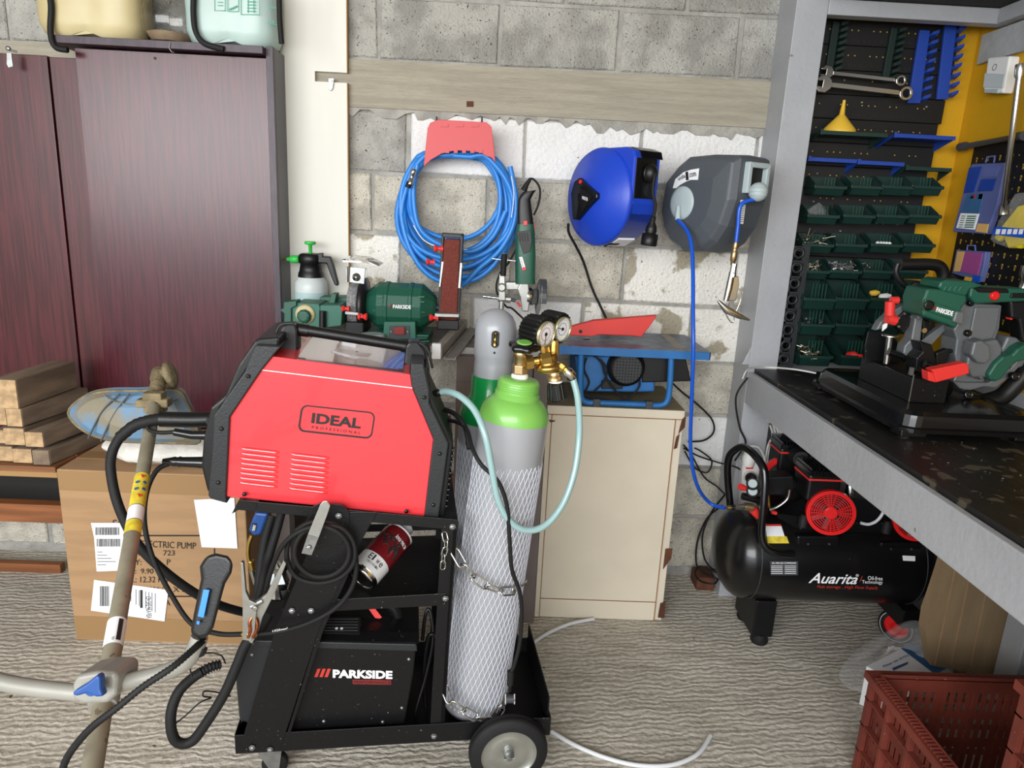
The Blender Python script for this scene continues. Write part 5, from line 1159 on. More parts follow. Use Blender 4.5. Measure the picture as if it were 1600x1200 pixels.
rp0, rp1 = C(708, 700, D0), C(697, 800, D0)
for k in range(11):
    p = rp0.lerp(rp1, (k+.5)/11); q = MB(); q.obox(p+CN*(WD/2)+CU*.003, .006, WD*.6, .005, CU, (CN+V((0, 0, .25))).normalized(), V((0, 0, 1))); q.build('rear_vent_rib', 'black_gloss', t, .001)
# front panel ridges (left silhouette)
for k in range(4):
    p = C(322, 668+k*20, D0); q = MB(); q.lathe(p+CN*.04, CN, [(.012, 0), (.014, .01), (.014, WD-.10), (.012, WD-.09)], 8); q.build('moulded_ridge', 'black_pl', t)
# screws
for x, y in [(388, 588), (346, 670), (341, 754), (663, 621), (687, 709), (677, 789), (382, 772), (635, 799)]:
    q = MB(); q.lathe(C(x, y, D0-.004), -CN, [(.0048, 0), (.0044, .0022), (.002, .003)], 14); q.build('screw', 'black_gloss', t)
# louvres pressed outward
for gx in (376, 454):
    for k in range(8):
        x0 = gx+(0 if gx == 376 else 0)-k*.4; y0 = (696 if gx == 376 else 705)+k*7.6+(0)
        x1 = x0+61; y1 = y0+7.0
        b = MB(); p0, p1 = C(x0, y0+4, D0+.004), C(x1, y1+4, D0+.004); uu = (p1-p0).normalized(); vv = uu.cross(CN).normalized(); vv = -vv if vv.z < 0 else vv
        n = 16; R = []; pf = ((-.0040, 0), (-.0036, .0026), (-.0024, .0042), (-.0006, .0042), (.0012, .0034), (.0028, .0020), (.0040, .0004), (.0042, -.001), (-.0042, -.001))
        for i in range(n+1):
            f = i/n; q = math.sin(min(1, min(f, 1-f)*9+.02)*math.pi/2); p = p0.lerp(p1, f); R.append([p+vv*z_*(.5+.5*q)-CN*o_*q for z_, o_ in pf])
        b.loft(R, True); b.build('louvre', 'welder_red_gloss', t)
# badge
def rrect(x0, y0, x1, y1, r, sh, n=6):
    out = []
    for cx_, cy_, a0 in ((x1-r, y1-r, 0), (x0+r, y1-r, 90), (x0+r, y0+r, 180), (x1-r, y0+r, 270)):
        for i in range(n+1):
            a = math.radians(a0+90*i/n); x = cx_+r*math.cos(a); y = cy_+r*math.sin(a); out.append((x+(-.15)*(y-y0), y+sh*(x-x0)))
    return out
o_ = rrect(471, 632, 587, 674, 10, .108); i_ = rrect(473.6, 634.4, 584.4, 671.6, 8, .108)
b = MB(); n = len(o_)
A_ = lambda x, y: C(x, y, D0+.003)
for i in range(n):
    j = (i+1) % n; b.prism([A_(*o_[i]), A_(*o_[j]), A_(*i_[j]), A_(*i_[i])], CN*.0006)
b.build('badge_outline', 'ink', t)
AT = CPL(D0+.0035)
text('IDEAL', AT, (486, 661), (563, 670), (488, 645), 'ink', t, 'lettering', .0008, 0, .035)
text('P R O F E S S I O N A L', AT, (487, 669.5), (563, 678.5), (487.5, 665.5), 'ink', t, 'lettering', .0008)
# handle
def hp(x, y, d): return C(x, y, D0+d)
b = MB(); b.tube([hp(478, 516, .12), hp(634, 541, .12)], .0125, 18); b.build('handle_bar', 'black_pl', t)
for q in ([(455, 513), (482, 517)], [(628, 540), (652, 545)]): MB().tube([hp(*q[0], .12), hp(*q[1], .12)], .0145, 18).build('handle_sleeve', 'black_pl', t)
for q in ([(424, 556), (425, 545), (437, 516), (444, 508), (462, 507), (465, 516), (466, 558)], [(630, 584), (634, 541), (640, 534), (655, 535), (665, 548), (672, 582), (668, 584)]):
    b = MB(); b.prism([hp(x, y, .095) for x, y in q], CN*.05); b.build('handle_mount', 'black_pl', t, .005, )
for q in ([(424, 545), (434, 514), (443, 506), (458, 506)], [(655, 536), (668, 546), (676, 575)]):
    MB().tube(sm([hp(x, y, .093) for x, y in q], 4), .003, 6).build('handle_edge', 'dark_grey_pl', t)
MB().lathe(topq(545, .15), (0, 0, 1), [(.006, 0), (.005, .0015)], 10).build('top_hole', 'ink', t)
# front plugs
t2 = thing('torch_cable', 'thick black torch cable with euro connector plugged into the red welder', 'cable', C(325, 655, .12))
def cc(L, n=8): return sm([C(x, y, d) for x, y, d in L], n)
MB().tube(cc([(332, 655, .14), (300, 656, .135), (250, 655, .13)], 4), .0175, 18).build('euro_connector', 'black_pl', t2)
bt = cc([(252, 655, .13), (232, 658, .125), (210, 665, .12), (186, 684, .11)], 6); MB().tube(bt, [.0135-(i*.0001)+(.0012 if i % 2 else 0) for i in range(len(bt))], 14).build('bend_relief', 'rubber', t2)
MB().tube(cc([(188, 682, .11), (176, 705, .10), (173, 735, .09), (185, 790, .07), (215, 850, .06), (260, 895, .07), (310, 930, .10), (350, 948, .16), (400, 962, .22), (430, 975, .26)]), .0105, 14).build('sleeve_cable', 'rubber', t2)
t2 = thing('gas_lead_plug', 'small black current plug with looped lead under the euro connector', 'plug', C(325, 678, .10))
MB().tube([C(323, 680, .10), C(300, 680, .10), C(272, 675, .10)], [.011, .0095, .0085], 14).build('plug', 'black_gloss', t2)
MB().tube(cc([(272, 675, .10), (250, 676, .10), (234, 672, .11), (232, 664, .12), (250, 660, .13)], 6), .0045, 10).build('lead', 'rubber', t2)
t2 = thing('ground_lead', 'long black earth lead looping from the welder over the silver hook', 'cable', C(325, 722, .08))
MB().lathe(C(322, 723, .08), C(290, 722, .08)-C(322, 723, .08), [(.014, 0), (.0125, .02), (.011, .05), (.0125, .055), (.010, .06), (.0115, .065), (.009, .075), (.006, .09)], 16).build('plug', 'black_gloss', t2)
MB().tube(cc([(268, 723, .08), (245, 735, .07), (229, 770, .05), (226, 820, .035), (240, 875, .02), (268, 930, 0), (300, 975, -.02), (340, 990, -.03), (378, 991, -.035)]), .0055, 12).build('earth_cable', 'rubber', t2)
MB().tube(cc([(398, 991, -.035), (440, 986, -.028), (490, 970, -.02), (530, 945, -.02), (553, 910, -.02), (556, 870, -.022), (545, 835, -.024), (515, 816, -.026), (480, 818, -.024), (455, 840, -.022), (448, 870, -.02), (462, 900, -.022), (495, 911, -.026), (530, 903, -.028), (552, 880, -.03), (553, 850, -.03), (535, 826, -.03), (505, 821, -.032), (476, 830, -.034), (461, 855, -.034), (466, 882, -.034), (490, 900, -.034), (520, 898, -.036), (541, 880, -.036), (545, 855, -.036), (530, 833, -.038), (500, 822, -.038), (465, 832, -.036), (440, 855, -.03), (424, 890, -.02), (415, 925, -.01), (408, 950, -.005)]), .0055, 12).build('coiled_cable', 'rubber', t2)
text('1X25mm²', CPL(-.034), (426, 987.5), (450, 983), (425.5, 984.5), 'white_ink', t2, 'lettering', .003)
t2 = thing('hook_strap', 'light grey steel strap hook holding the coiled earth lead', 'hook', C(500, 860, 0))
wp([(500, 789), (505, 783), (511, 783), (516, 790), (514, 797), (499, 838), (482, 833)], -.055, .004, 'upper_blade', 'alu', .001, t2)
wp([(482, 833), (499, 838), (487, 868), (471, 865)], -.050, .046, 'lower_plate', 'zinc', .001, t2)
MB().lathe(C(483, 855, -.051), -CN, [(.006, 0), (.005, .004), (.003, .005)], 6, False).build('hex_bolt', 'zinc', t2)
# earth clamp
t2 = thing('earth_clamp', 'silver spring earth clamp with copper jaws hanging left of the cart', 'clamp', C(390, 1000, -.04))
wp([(376, 879), (380, 880), (384, 925), (390, 938), (402, 944), (400, 960), (398, 985), (392, 1003), (387, 1001), (379, 1000), (379, 950)], -.05, .012, 'left_arm', 'alu', .001, t2)
wp([(443, 876), (447, 881), (430, 925), (410, 965), (404, 985), (394, 1006), (389, 1003), (398, 960), (400, 942), (416, 930), (432, 898)], -.042, .012, 'right_arm', 'alu', .001, t2)
MB().lathe(C(399, 950, -.053), -CN, [(.006, 0), (.006, .002), (.004, .003)], 14).build('rivet', 'chrome', t2)
MB().tube([C(392, 948, -.045), C(410, 938, -.04)], .007, 10).build('spring', 'zinc', t2)
b = MB(); b.tube(cc([(396, 962, -.045), (390, 972, -.05), (391, 985, -.05), (388, 996, -.048)], 4), .004, 8); b.tube(cc([(400, 966, -.045), (402, 980, -.048), (395, 996, -.048)], 4), .004, 8); b.build('copper_jaws', 'copper', t2)
MB().tube(cc([(380, 991, -.04), (390, 990, -.045), (400, 991, -.04)], 3), .0065, 10).build('cable_lug', 'brass', t2)
# MIG torch with blue handle, hanging
t2 = thing('blue_torch', 'blue and black torch with brass neck hanging between box and cart', 'torch', C(395, 900, .20))
b = MB(); b.prism([C(x, y, .16) for x, y in [(399, 801), (420, 803), (413, 822), (408, 836), (396, 838), (388, 830), (394, 812)]], CN*.03); b.build('handle', 'blue_clamp', t2, .006)
wp([(394, 818), (401, 819), (399, 831), (393, 830)], .157, .004, 'badge', 'ink', .001, t2)
text('BIN', CPL(.156), (394, 829), (398, 829.5), (396, 820), 'white_ink', t2)
MB().tube(cc([(394, 836, .175), (389, 850, .175), (388, 868, .175), (393, 885, .175), (394, 895, .175)], 5), .0055, 12).build('brass_neck', 'brass', t2)
bt = cc([(392, 876, .175), (395, 890, .175)], 10); MB().tube(bt, [.0075+(.0012 if i % 2 else 0) for i in range(len(bt))], 12).build('spring_collar', 'brass', t2)
MB().tube([C(394, 890, .175), C(400, 912, .175)], [.0075, .0065], 14).build('gas_nozzle', 'chrome', t2)
# black hoses hanging in front of the cart's left side
for k, (L, r, lab) in enumerate((([(440, 800, .12), (432, 830, .10), (420, 870, .08), (412, 900, .05), (405, 935, .02), (402, 945, .01)], .010, 'thick black leather sleeved cable hanging left of the coil'),
        ([(425, 806, .16), (415, 840, .14), (408, 880, .12), (404, 920, .10), (400, 960, .10)], .011, 'black sleeved cable hanging behind the blue torch'),
        ([(420, 960, .02), (405, 985, .0), (385, 1005, -.01), (370, 1040, -.02), (350, 1085, -.03), (322, 1130, -.04), (300, 1158, -.045), (278, 1160, -.05), (268, 1142, -.05), (268, 1110, -.04), (280, 1080, -.02), (300, 1060, .0), (315, 1050, .01)], .0115, 'thick black torch hose sagging in a loop left of the cart'))):
    tag(MB().tube(cc(L), r, 14).build('sleeved_cable', 'rubber'), lab, 'cable')
L = cc([(315, 1050, .01), (330, 1042, .02), (345, 1038, .03)], 10); tag(MB().tube(L, [.0105+(.0035 if i % 3 == 0 else 0)-i*.0001 for i in range(len(L))], 14).build('rubber_boot', 'rubber'), 'corrugated black rubber boot where the sagging hose meets the black welder', 'cable boot')
tag(MB().tube(cc([(352, 1036, .03), (345, 1024, .02), (325, 1020, .02), (305, 1026, .0), (297, 1040, -.01), (300, 1058, -.02)], 8), .0018, 8).build('thin_wire', 'rubber'), 'thin black wire looping above the rubber boot', 'wire')
tag(MB().tube(cc([(360, 1088, .04), (340, 1082, .02), (320, 1080, .0), (318, 1088, -.01), (330, 1090, 0), (312, 1098, -.02), (290, 1118, -.03), (272, 1132, -.035)], 8), .0018, 8).build('thin_wire', 'rubber'), 'thin black wire crossing the sagging hose loop', 'wire')
# spray can
A0, A1 = C(562, 905, .05), C(604, 858, .12); d = (A1-A0).normalized()
t2 = thing('spray_can', 'dark red and white spray can lying on the cart middle shelf', 'spray can', A0); RC = .039
MB().lathe(A0, d, [(RC*.84, .006), (RC*.95, 0), (RC, .006), (RC*.94, .014), (RC, .016)], 36).build('steel_base', 'chrome', t2)
MB().lathe(A0+d*.016, d, [(RC, 0), (RC, .042)], 36, caps=False).build('white_band', 'can_white', t2)
MB().lathe(A0+d*.058, d, [(RC+.0002, 0), (RC+.0002, .082), (RC*.86, .094)], 36, caps=False).build('red_label', 'can_red', t2)
MB().lathe(A0+d*.150, d, [(RC*.92, 0), (RC*.95, .003), (RC*.6, .010), (RC*.52, .012), (RC*.52, .028), (RC*.42, .032)], 28).build('cap', 'can_white', t2)
kk = (CP-A0).normalized(); kk = (kk-d*kk.dot(d)).normalized(); ss = d.cross(kk).normalized()
def can(a, h, r=RC+.0004): return A0+d*h+(kk*math.cos(a)+ss*math.sin(a))*r
def cantext(s, h0, h1, a0, a1, m):   # letters run around the can, one after the other
    n = len(s); st_ = (a1-a0)/n
    for i, ch in enumerate(s):
        b0 = a0+i*st_; text(ch, lambda x, y: can(b0+st_*.8*x, h0+(h1-h0)*(y if ch not in 'wentisz' else y*.7)), (0, 0), (.45 if ch in 'il' else 1, 0), (0, 1), m, t2, 'lettering', .0009)
cantext('Elwe', .038, .054, -.55, .55, 'ink'); cantext('TECHNIK', .028, .034, -.5, .45, 'ink_grey')
cantext('Antiseize', .118, .130, -.1, 1.0, 'white_ink')
random.seed(6)
for k in range(14):
    a = random.uniform(-1, .8); h = random.uniform(.068, .112); L = [can(a+.30*math.cos(q)*(1 if k % 2 else .5), h+.015*math.sin(q)) for q in [i*.45 for i in range(6+k % 4)]]
    MB().tube(L, .0017, 5).build('ink_ornament', 'ink', t2)
tag(MB().loft([[C(432, 905, .10)+V((math.cos(a)*r*(1+.25*math.sin(5*a+h*90)), math.sin(a)*r*.6, h-.055)) for a in [i*math.pi/8 for i in range(16)]] for r, h in ((.012, 0), (.026, .01), (.022, .03), (.03, .05), (.02, .075), (.026, .09), (.012, .1))]).build('foil_packet', 'chrome'), 'crumpled silver foil packet at the left end of the cart middle shelf', 'packet')
# ============================================================ black welder on the base
t = thing('black_welder', 'black inverter welder with white lettering standing on the cart base', 'welder', C(520, 1130, .15))
E0 = .022; ED = .22
def q_(pts, d, th, nm, m, bev=0): return cprism(MB(), pts, d, th).build(nm, m, t, bev)
top_y = lambda x: 990+(x-400)*.035
zt1, zb1 = CL(0, 0, .47), CL(0, 0, .128)
def body(x0, x1, z0, z1, d0, d1, nm, m, bev=.006):
    b = MB(); b.hexa([CL(x0, d0, z0), CL(x1, d0, z0), CL(x1, d1, z0), CL(x0, d1, z0), CL(x0, d0, z1), CL(x1, d0, z1), CL(x1, d1, z1), CL(x0, d1, z1)]); return b.build(nm, m, t, bev)
lx = lambda x, y: (C(x, y, E0)-CO).dot(CU)
zz = lambda x, y: C(x, y, E0).z
xr_, xl_ = lx(652, 1060), lx(405, 1060)
zt_1 = zz(540, 1000)
b = MB(); b.prism([C(x, y, E0) for x, y in [(440, 1000), (650, 1007), (646, 1050), (632, 1133), (545, 1137), (430, 1142)]], CN*ED); b.build('casing', 'black_steel', t, .003)
b = MB(); b.prism([C(x, y, E0-.004) for x, y in [(398, 1001), (650, 1007), (652, 1018), (397, 1010)]], CN*(ED+.008)); b.build('top_edge_trim', 'dark_grey_pl', t, .002)
tz = C(440, 1000, E0); tz2 = C(655, 1007, E0)
b = MB(); b.prism([tz+V((0, 0, 0)), tz2, tz2+CN*.04+V((0, 0, .01)), tz+CN*.04+V((0, 0, .01))], CN*.15); 
b = MB(); b.hexa([tz, tz2, tz2+CN*ED, tz+CN*ED, tz+V((0, 0, .012))+CN*.03, tz2+V((0, 0, .012))+CN*.03, tz2+V((0, 0, .012))+CN*(ED-.03), tz+V((0, 0, .012))+CN*(ED-.03)]); b.build('top_cover', 'black_steel', t, .003)
b = MB(); b.prism([C(x, y, E0+.0) for x, y in [(384, 1003), (440, 1003), (432, 1143), (373, 1128), (367, 1060), (372, 1035)]], CN*ED); b.build('front_panel', 'dark_grey_pl', t, .008)
hz = V((0, 0, .03)); 
h0, h1 = tz+CU*.03+CN*.1, tz2-CU*.05+CN*.1; b = MB(); b.tube(sm([h0, h0+V((0, 0, .045))+CU*.02, h1+V((0, 0, .055))-CU*.04, h1+V((0, 0, .01))], 6), .014, 12); b.build('carry_handle', 'black_pl', t)
hq = AD((C(590, 960, .1)-CP).dot(FW)); b = MB(); b.prism(px(hq, [(576, 952), (586, 951), (597, 965), (593, 967), (586, 966)]), CN*.003); b.build('red_handle_inlay', 'red_pl', t, .001)
for x, y in [(639, 1030), (628, 1106), (506, 1127), (598, 1128), (394, 1023)]:
    MB().lathe(C(x, y, E0), -CN, [(.0045, 0), (.004, .002), (.002, .003)], 12).build('screw', 'zinc', t)
AT2 = CPL(E0)
text('PARKSIDE', AT2, (520, 1059), (613, 1061), (520, 1046), 'white_ink', t, 'lettering', .001, 0, .045)
for k in range(3): decal(AT2, [(491+k*8, 1058), (496+k*8, 1058), (501+k*8, 1045), (496+k*8, 1045)], 'red_ink', t, 'red_slash')
decal(AT2, [(551, 1062), (611, 1063), (611, 1070), (551, 1069)], 'dark_red', t, 'red_bar')
text('PERFORMANCE', AT2, (552.5, 1068), (610, 1069), (552.5, 1063.8), 'ink', t, 'lettering', .002)
# rating plate on the sloping top
def tp(x, y): return pZ(x, y, tz.z+.0125)
P = [tp(x, y) for x, y in [(502, 965), (564, 965), (562, 992), (497, 990)]]; MB().prism([p+V((0, 0, .001)) for p in P], (0, 0, .0006)).build('rating_plate', 'ink', t)
for k in range(5):
    MB().prism([p+V((0, 0, .002)) for p in [tp(503-k, 968+k*4.5), tp(560-k*.3, 968+k*4.5), tp(560-k*.3, 968.7+k*4.5), tp(503-k, 968.7+k*4.5)]], (0, 0, .0003)).build('printed_line', 'ink_grey', t)
text('CE', lambda x, y: tp(x, y)+V((0, 0, .0016)), (498, 989), (504, 989), (498, 986), 'white_ink', t, 'lettering', 0)
for k, x in enumerate((526, 534)): MB().ring(tp(x, 983)+V((0, 0, .0022)), (0, 0, 1), .0028, .0009, 16, 5).build('approval_mark', 'white_ink', t)
tag(MB().tube(cc([(660, 1000, .14), (665, 960, .14), (672, 955, .14), (676, 1000, .12), (664, 1060, .10), (650, 1110, .08), (652, 1128, .08)], 8), .0045, 10).build('power_cable', 'black_pl'), 'black cable hanging in a loop between black welder and cart post', 'cable')
tag(MB().tube(cc([(668, 1128, .12), (662, 1060, .12), (668, 1000, .12), (678, 992, .12), (682, 1010, .12), (678, 1060, .12), (672, 1128, .12)], 8), .0055, 10).build('folded_cable', 'black_pl'), 'folded thick black cable standing beside the black welder', 'cable')
tag(MB().tube(cc([(372, 1150, .05), (376, 1130, .05), (392, 1115, .06), (430, 1118, .07), (470, 1112, .07), (485, 1125, .08), (478, 1142, .06), (450, 1150, .06)], 8), .004, 10).build('loose_wires', 'black_pl'), 'loose black wires lying on the cart base under the black welder', 'cable')
# ============================================================ gas bottles
def netting(A, d, r, h0, h1, n, name_par, m='white_net', adv=.0125/.0215):
    b = MB(); a = d.orthogonal().normalized(); c = d.cross(a); K = 34
    random.seed(4)
    for s in (1, -1):
        for k in range(n):
            ph = 2*math.pi*k/n; P = []
            hh1 = h1-random.uniform(0, .012)
            for i in range(K+1):
                h = h0+(hh1-h0)*i/K; th = ph+s*(h-h0)*adv/r*.55
                P.append(A+d*h+(a*math.cos(th)+c*math.sin(th))*(r+.0013))
            b.tube(P, .00075, 3, False, False, False)
    b.build('net_sleeve', m, name_par)
def axis(xa, ya, xb, yb, d, zb):
    a, c = C(xa, ya, d), C(xb, yb, d); u = (c-a).normalized(); return a+u*((zb-a.z)/u.z), u
RB = .0815
Bb, Bd = axis(739, 1105, 802, 660, .105, ZB+.012)
hS = (C(803, 652, .105)-Bb).dot(Bd)
t = thing('gas_cylinder', 'front grey gas cylinder with light green shoulder and white net sleeve', 'gas cylinder', Bb)
MB().lathe(Bb, Bd, [(.06, 0), (RB-.008, .004), (RB, .02), (RB, hS)], 56).build('body', 'cyl_grey', t)
prof = [(RB+.0005, hS-.002), (RB, hS+.010), (RB-.004, hS+.024), (RB-.011, hS+.036), (RB-.020, hS+.045), (.056, hS+.049), (.0525, hS+.051), (.0525, hS+.062), (.048, hS+.064), (.0485, hS+.066), (.0485, hS+.086), (.045, hS+.093), (.034, hS+.096), (.018, hS+.097)]
MB().lathe(Bb, Bd, prof, 56).build('shoulder', 'green_light', t)
for k in range(4): MB().ring(Bb+Bd*(hS+.068+k*.0055), Bd, .0487, .0012, 40, 5).build('thread_ring', 'green_light', t)
netting(Bb, Bd, RB, .03, (C(790, 712, .105)-Bb).dot(Bd), 40, t)
BT = Bb+Bd*(hS+.097)
B2, D2 = axis(761, 740, 772, 560, .285, ZB+.006)
h2 = (C(768, 655, .285)-B2).dot(D2)
t = thing('gas_cylinder', 'rear grey gas cylinder with dark green shoulder and tall grey cap', 'gas cylinder', B2)
MB().lathe(B2, D2, [(.06, 0), (RB-.008, .004), (RB, .02), (RB, h2)], 48).build('body', 'cyl_grey', t)
hc = (C(771, 586, .285)-B2).dot(D2)
MB().lathe(B2, D2, [(RB, h2), (RB-.001, h2+.018), (RB-.006, h2+.036), (RB-.015, h2+.052), (.058, h2+.064), (.0545, h2+.07), (.0545, hc)], 48).build('shoulder', 'green_dark', t)
ht = (C(774, 482, .285)-B2).dot(D2); rc_ = .0515
cp_ = [(.050, hc-.004), (.050, hc+.03), (.0485, hc+.04), (rc_, hc+.052), (rc_+.001, hc+.06), (rc_+.001, ht-.05)]+[(rc_*math.cos(a)+.001, ht-.05+.05*math.sin(a)) for a in [math.radians(x) for x in (20, 40, 58, 72, 84, 89)]]
MB().lathe(B2, D2, cp_, 48).build('valve_cap', 'cyl_grey', t)
kk = (CP-(B2+D2*ht)); kk = (kk-D2*kk.dot(D2)).normalized(); ss = D2.cross(kk)
def slot(w_, h_, cz, r, m, nm):
    P = []
    for i in range(24):
        a = 2*math.pi*i/24; x = math.cos(a)*w_; z = math.sin(a)*w_+(h_ if math.sin(a) > 0 else -h_); th = x/rc_; P.append(B2+D2*(cz+z)+(kk*math.cos(th)+ss*math.sin(th))*r)
    MB().prism(P, -kk*.002).build(nm, m, t)
cz = (C(775, 530, .285-.05)-B2).dot(D2)
slot(.0095, .012, cz, rc_+.0022, 'ink', 'cap_slot')
p = B2+D2*(cz-.008)+kk*(rc_+.001); MB().lathe(p, D2, [(.006, -.008), (.006, .0), (.0035, .001), (.0035, .018), (.005, .019), (.005, .024)], 12).build('valve_stub', 'brass', t)
MB().lathe(B2+D2*(cz-.034)+kk*(rc_+.0005), kk, [(.0032, 0), (.003, .0012)], 12).build('cap_hole', 'ink', t)
netting(B2, D2, RB, .03, h2-.055, 40, t)
# valve and regulator
t = thing('gas_regulator', 'brass gas regulator with two round gauges on the front cylinder', 'regulator', BT)
vt = C(814, 543, .105); vu = (vt-BT).normalized()
MB().lathe(BT, vu, [(.020, -.001), (.020, .006), (.017, .009)], 20).build('valve_washer', 'white_pl', t)
MB().lathe(BT+vu*.008, vu, [(.016, 0), (.019, .004), (.019, .022), (.014, .025)], 6, False).build('valve_nut', 'brass_pale', t, .001)
MB().lathe(BT+vu*.03, vu, [(.015, 0), (.015, .018), (.018, .02), (.018, .032), (.014, .035)], 18).build('valve_body', 'brass_pale', t)
MB().lathe(BT+vu*.062, vu, [(.011, 0), (.0155, .002), (.0155, .014), (.009, .016)], 8, False).build('valve_cap_nut', 'brass', t, .001)
hwc = C(819, 541, .105); hn = (V((.02, -.22, 1))).normalized(); R = []
a_ = hn.orthogonal().normalized(); b_ = hn.cross(a_)
for s, h in ((.55, -.006), (.92, -.006), (1, 0), (.95, .007), (.6, .010), (.3, .010)):
    R.append([hwc+hn*h+(a_*math.cos(q)+b_*math.sin(q))*.034*s*(1+.10*math.cos(6*q)*(s > .7)) for q in [2*math.pi*i/48 for i in range(48)]])
MB().loft(R, True).build('hand_wheel', 'black_gloss', t); MB().lathe(hwc+hn*.0095, hn, [(.018, 0), (.018, .0015), (.012, .002)], 24).build('green_disc', 'green_light', t)
def cy(p, q, prf, nm, m, seg=18, smo=True): 
    d_ = q-p; L_ = d_.length; MB().lathe(p, d_, [(r, f*L_) for r, f in prf], seg, smo).build(nm, m, t)
rd = .09
cy(C(820, 567, rd), C(834, 565, rd), [(.015, 0), (.018, .1), (.018, .9), (.013, 1)], 'inlet_nut', 'brass', 6, False)
cy(C(832, 565, rd), C(856, 561, rd), [(.010, 0), (.010, 1)], 'inlet_stem', 'brass')
rb0, rb1 = C(853, 548, rd), C(857, 590, rd)
cy(C(855, 552, rd), C(858, 580, rd), [(.020, 0), (.024, .1), (.024, .4), (.020, .5), (.028, .62), (.031, .66), (.031, .84), (.022, .95), (.022, 1)], 'regulator_body', 'brass', 28)
cy(C(850, 540, rd), C(853, 556, rd), [(.008, 0), (.011, .2), (.011, 1)], 'gauge_fitting', 'brass', 8, False)
cy(C(867, 533, rd+.01), C(866, 556, rd+.01), [(.008, 0), (.010, .2), (.012, 1)], 'gauge_fitting', 'brass', 8, False)
cy(C(845, 562, rd-.02), C(862, 558, rd-.02), [(.012, 0), (.014, .1), (.014, .9), (.012, 1)], 'side_plug', 'brass', 6, False)
cy(C(866, 580, rd), C(867, 594, rd), [(.016, 0), (.016, .5), (.019, .55), (.019, 1)], 'knob_collar', 'brass_pale', 18)
cy(C(868, 592, rd), C(868, 597, rd), [(.0165, 0), (.0165, 1)], 'white_ring', 'white_pl')
kp0, kp1 = C(868, 597, rd), C(871, 625, rd); kd = (kp1-kp0); R = []
ka = kd.orthogonal().normalized(); kb = kd.normalized().cross(ka)
for r_, f in ((.015, 0), (.0185, .08), (.022, .9), (.018, 1)): R.append([kp0+kd*f+(ka*math.cos(q)+kb*math.sin(q))*(r_*(1+(.07 if i % 4 < 2 else 0))) for i, q in enumerate([2*math.pi*i/64 for i in range(64)])])
MB().loft(R).build('adjusting_knob', 'black_gloss', t)
cy(C(874, 570, rd-.01), C(886, 580, rd-.02), [(.009, 0), (.012, .1), (.012, .6), (.008, .7), (.008, 1)], 'outlet', 'brass', 8, False)
cy(C(885, 578, rd-.02), C(896, 592, rd-.02), [(.009, 0), (.012, .2), (.012, .8), (.009, 1)], 'hose_clamp', 'chrome', 12)
def gauge(cx_, cy_, d_, R_, L_, needle):
    c = C(cx_, cy_, d_); g = V((.72, -.66, -.10)).normalized(); a = V((0, 0, 1)).cross(g).normalized(); b_ = g.cross(a); n = 72; Rg = []
    for h, s in ((-L_, .80), (-L_+.004, .93), (-.006, 1), (0, .97)):
        Rg.append([c+g*h+(a*math.cos(q)+b_*math.sin(q))*(R_*s*(1+(.085 if i % 3 == 0 else 0))) for i, q in enumerate([2*math.pi*i/n for i in range(n)])])
    o = MB().loft(Rg).build('rubber_cover', 'black_pl', t)
    MB().lathe(c, g, [(R_*.84, -.004), (R_*.84, .006), (R_*.80, .007), (R_*.77, .003)], 44, caps=False).build('gauge_bezel', 'gauge_rim', o)
    MB().lathe(c+g*.0005, g, [(R_*.78, 0), (R_*.78, .001)], 40).build('dial_face', 'paper', o)
    MB().lathe(c+g*.002, g, [(R_*.12, 0), (R_*.1, .002)], 14).build('needle_hub', 'ink', o)
    nd = (a*math.cos(needle)+b_*math.sin(needle)); MB().obox(c+g*.0028+nd*R_*.3, R_*.75, .0016, .0005, nd, g.cross(nd).normalized(), g).build('needle', 'ink', o)
    tk = MB()
    for i in range(19):
        q = math.radians(-45+i*15); e = a*math.cos(q)+b_*math.sin(q); tk.obox(c+g*.0021+e*R_*.66, R_*.13, .0008, .0003, e, g.cross(e).normalized(), g)
    tk.build('dial_ticks', 'ink_grey', o)
    tk = MB(); tk.band(c+g*.0018, g, R_*.40, R_*.43, .0003, 36); tk.build('dial_ring', 'red_ink' if needle > 3 else 'blue_clamp', o)
gauge(852, 522, .125, .037, .056, math.pi*1.5); gauge(878, 514, .165, .036, .056, 2.9)
# teal gas hose
hs = cc([(895, 591, .07), (903, 625, .06), (905, 680, .05), (897, 740, .03), (878, 790, .01), (850, 822, -.005), (820, 828, -.012), (795, 812, -.016), (778, 780, -.018), (768, 730, -.018), (758, 680, -.01), (742, 642, .02), (720, 620, .05), (700, 612, .08), (686, 613, .09)], 10)
t = thing('gas_hose', 'translucent teal gas hose hanging from the regulator to the red welder', 'hose', C(838, 828, 0))
MB().tube(hs, .0078, 14).build('hose', 'teal_hose', t); e_ = hs[-1]; MB().lathe(hs[-4], e_-hs[-4], [(.009, 0), (.0095, .004), (.0095, .014), (.006, .016), (.006, .03)], 14).build('hose_fitting', 'chrome', t)
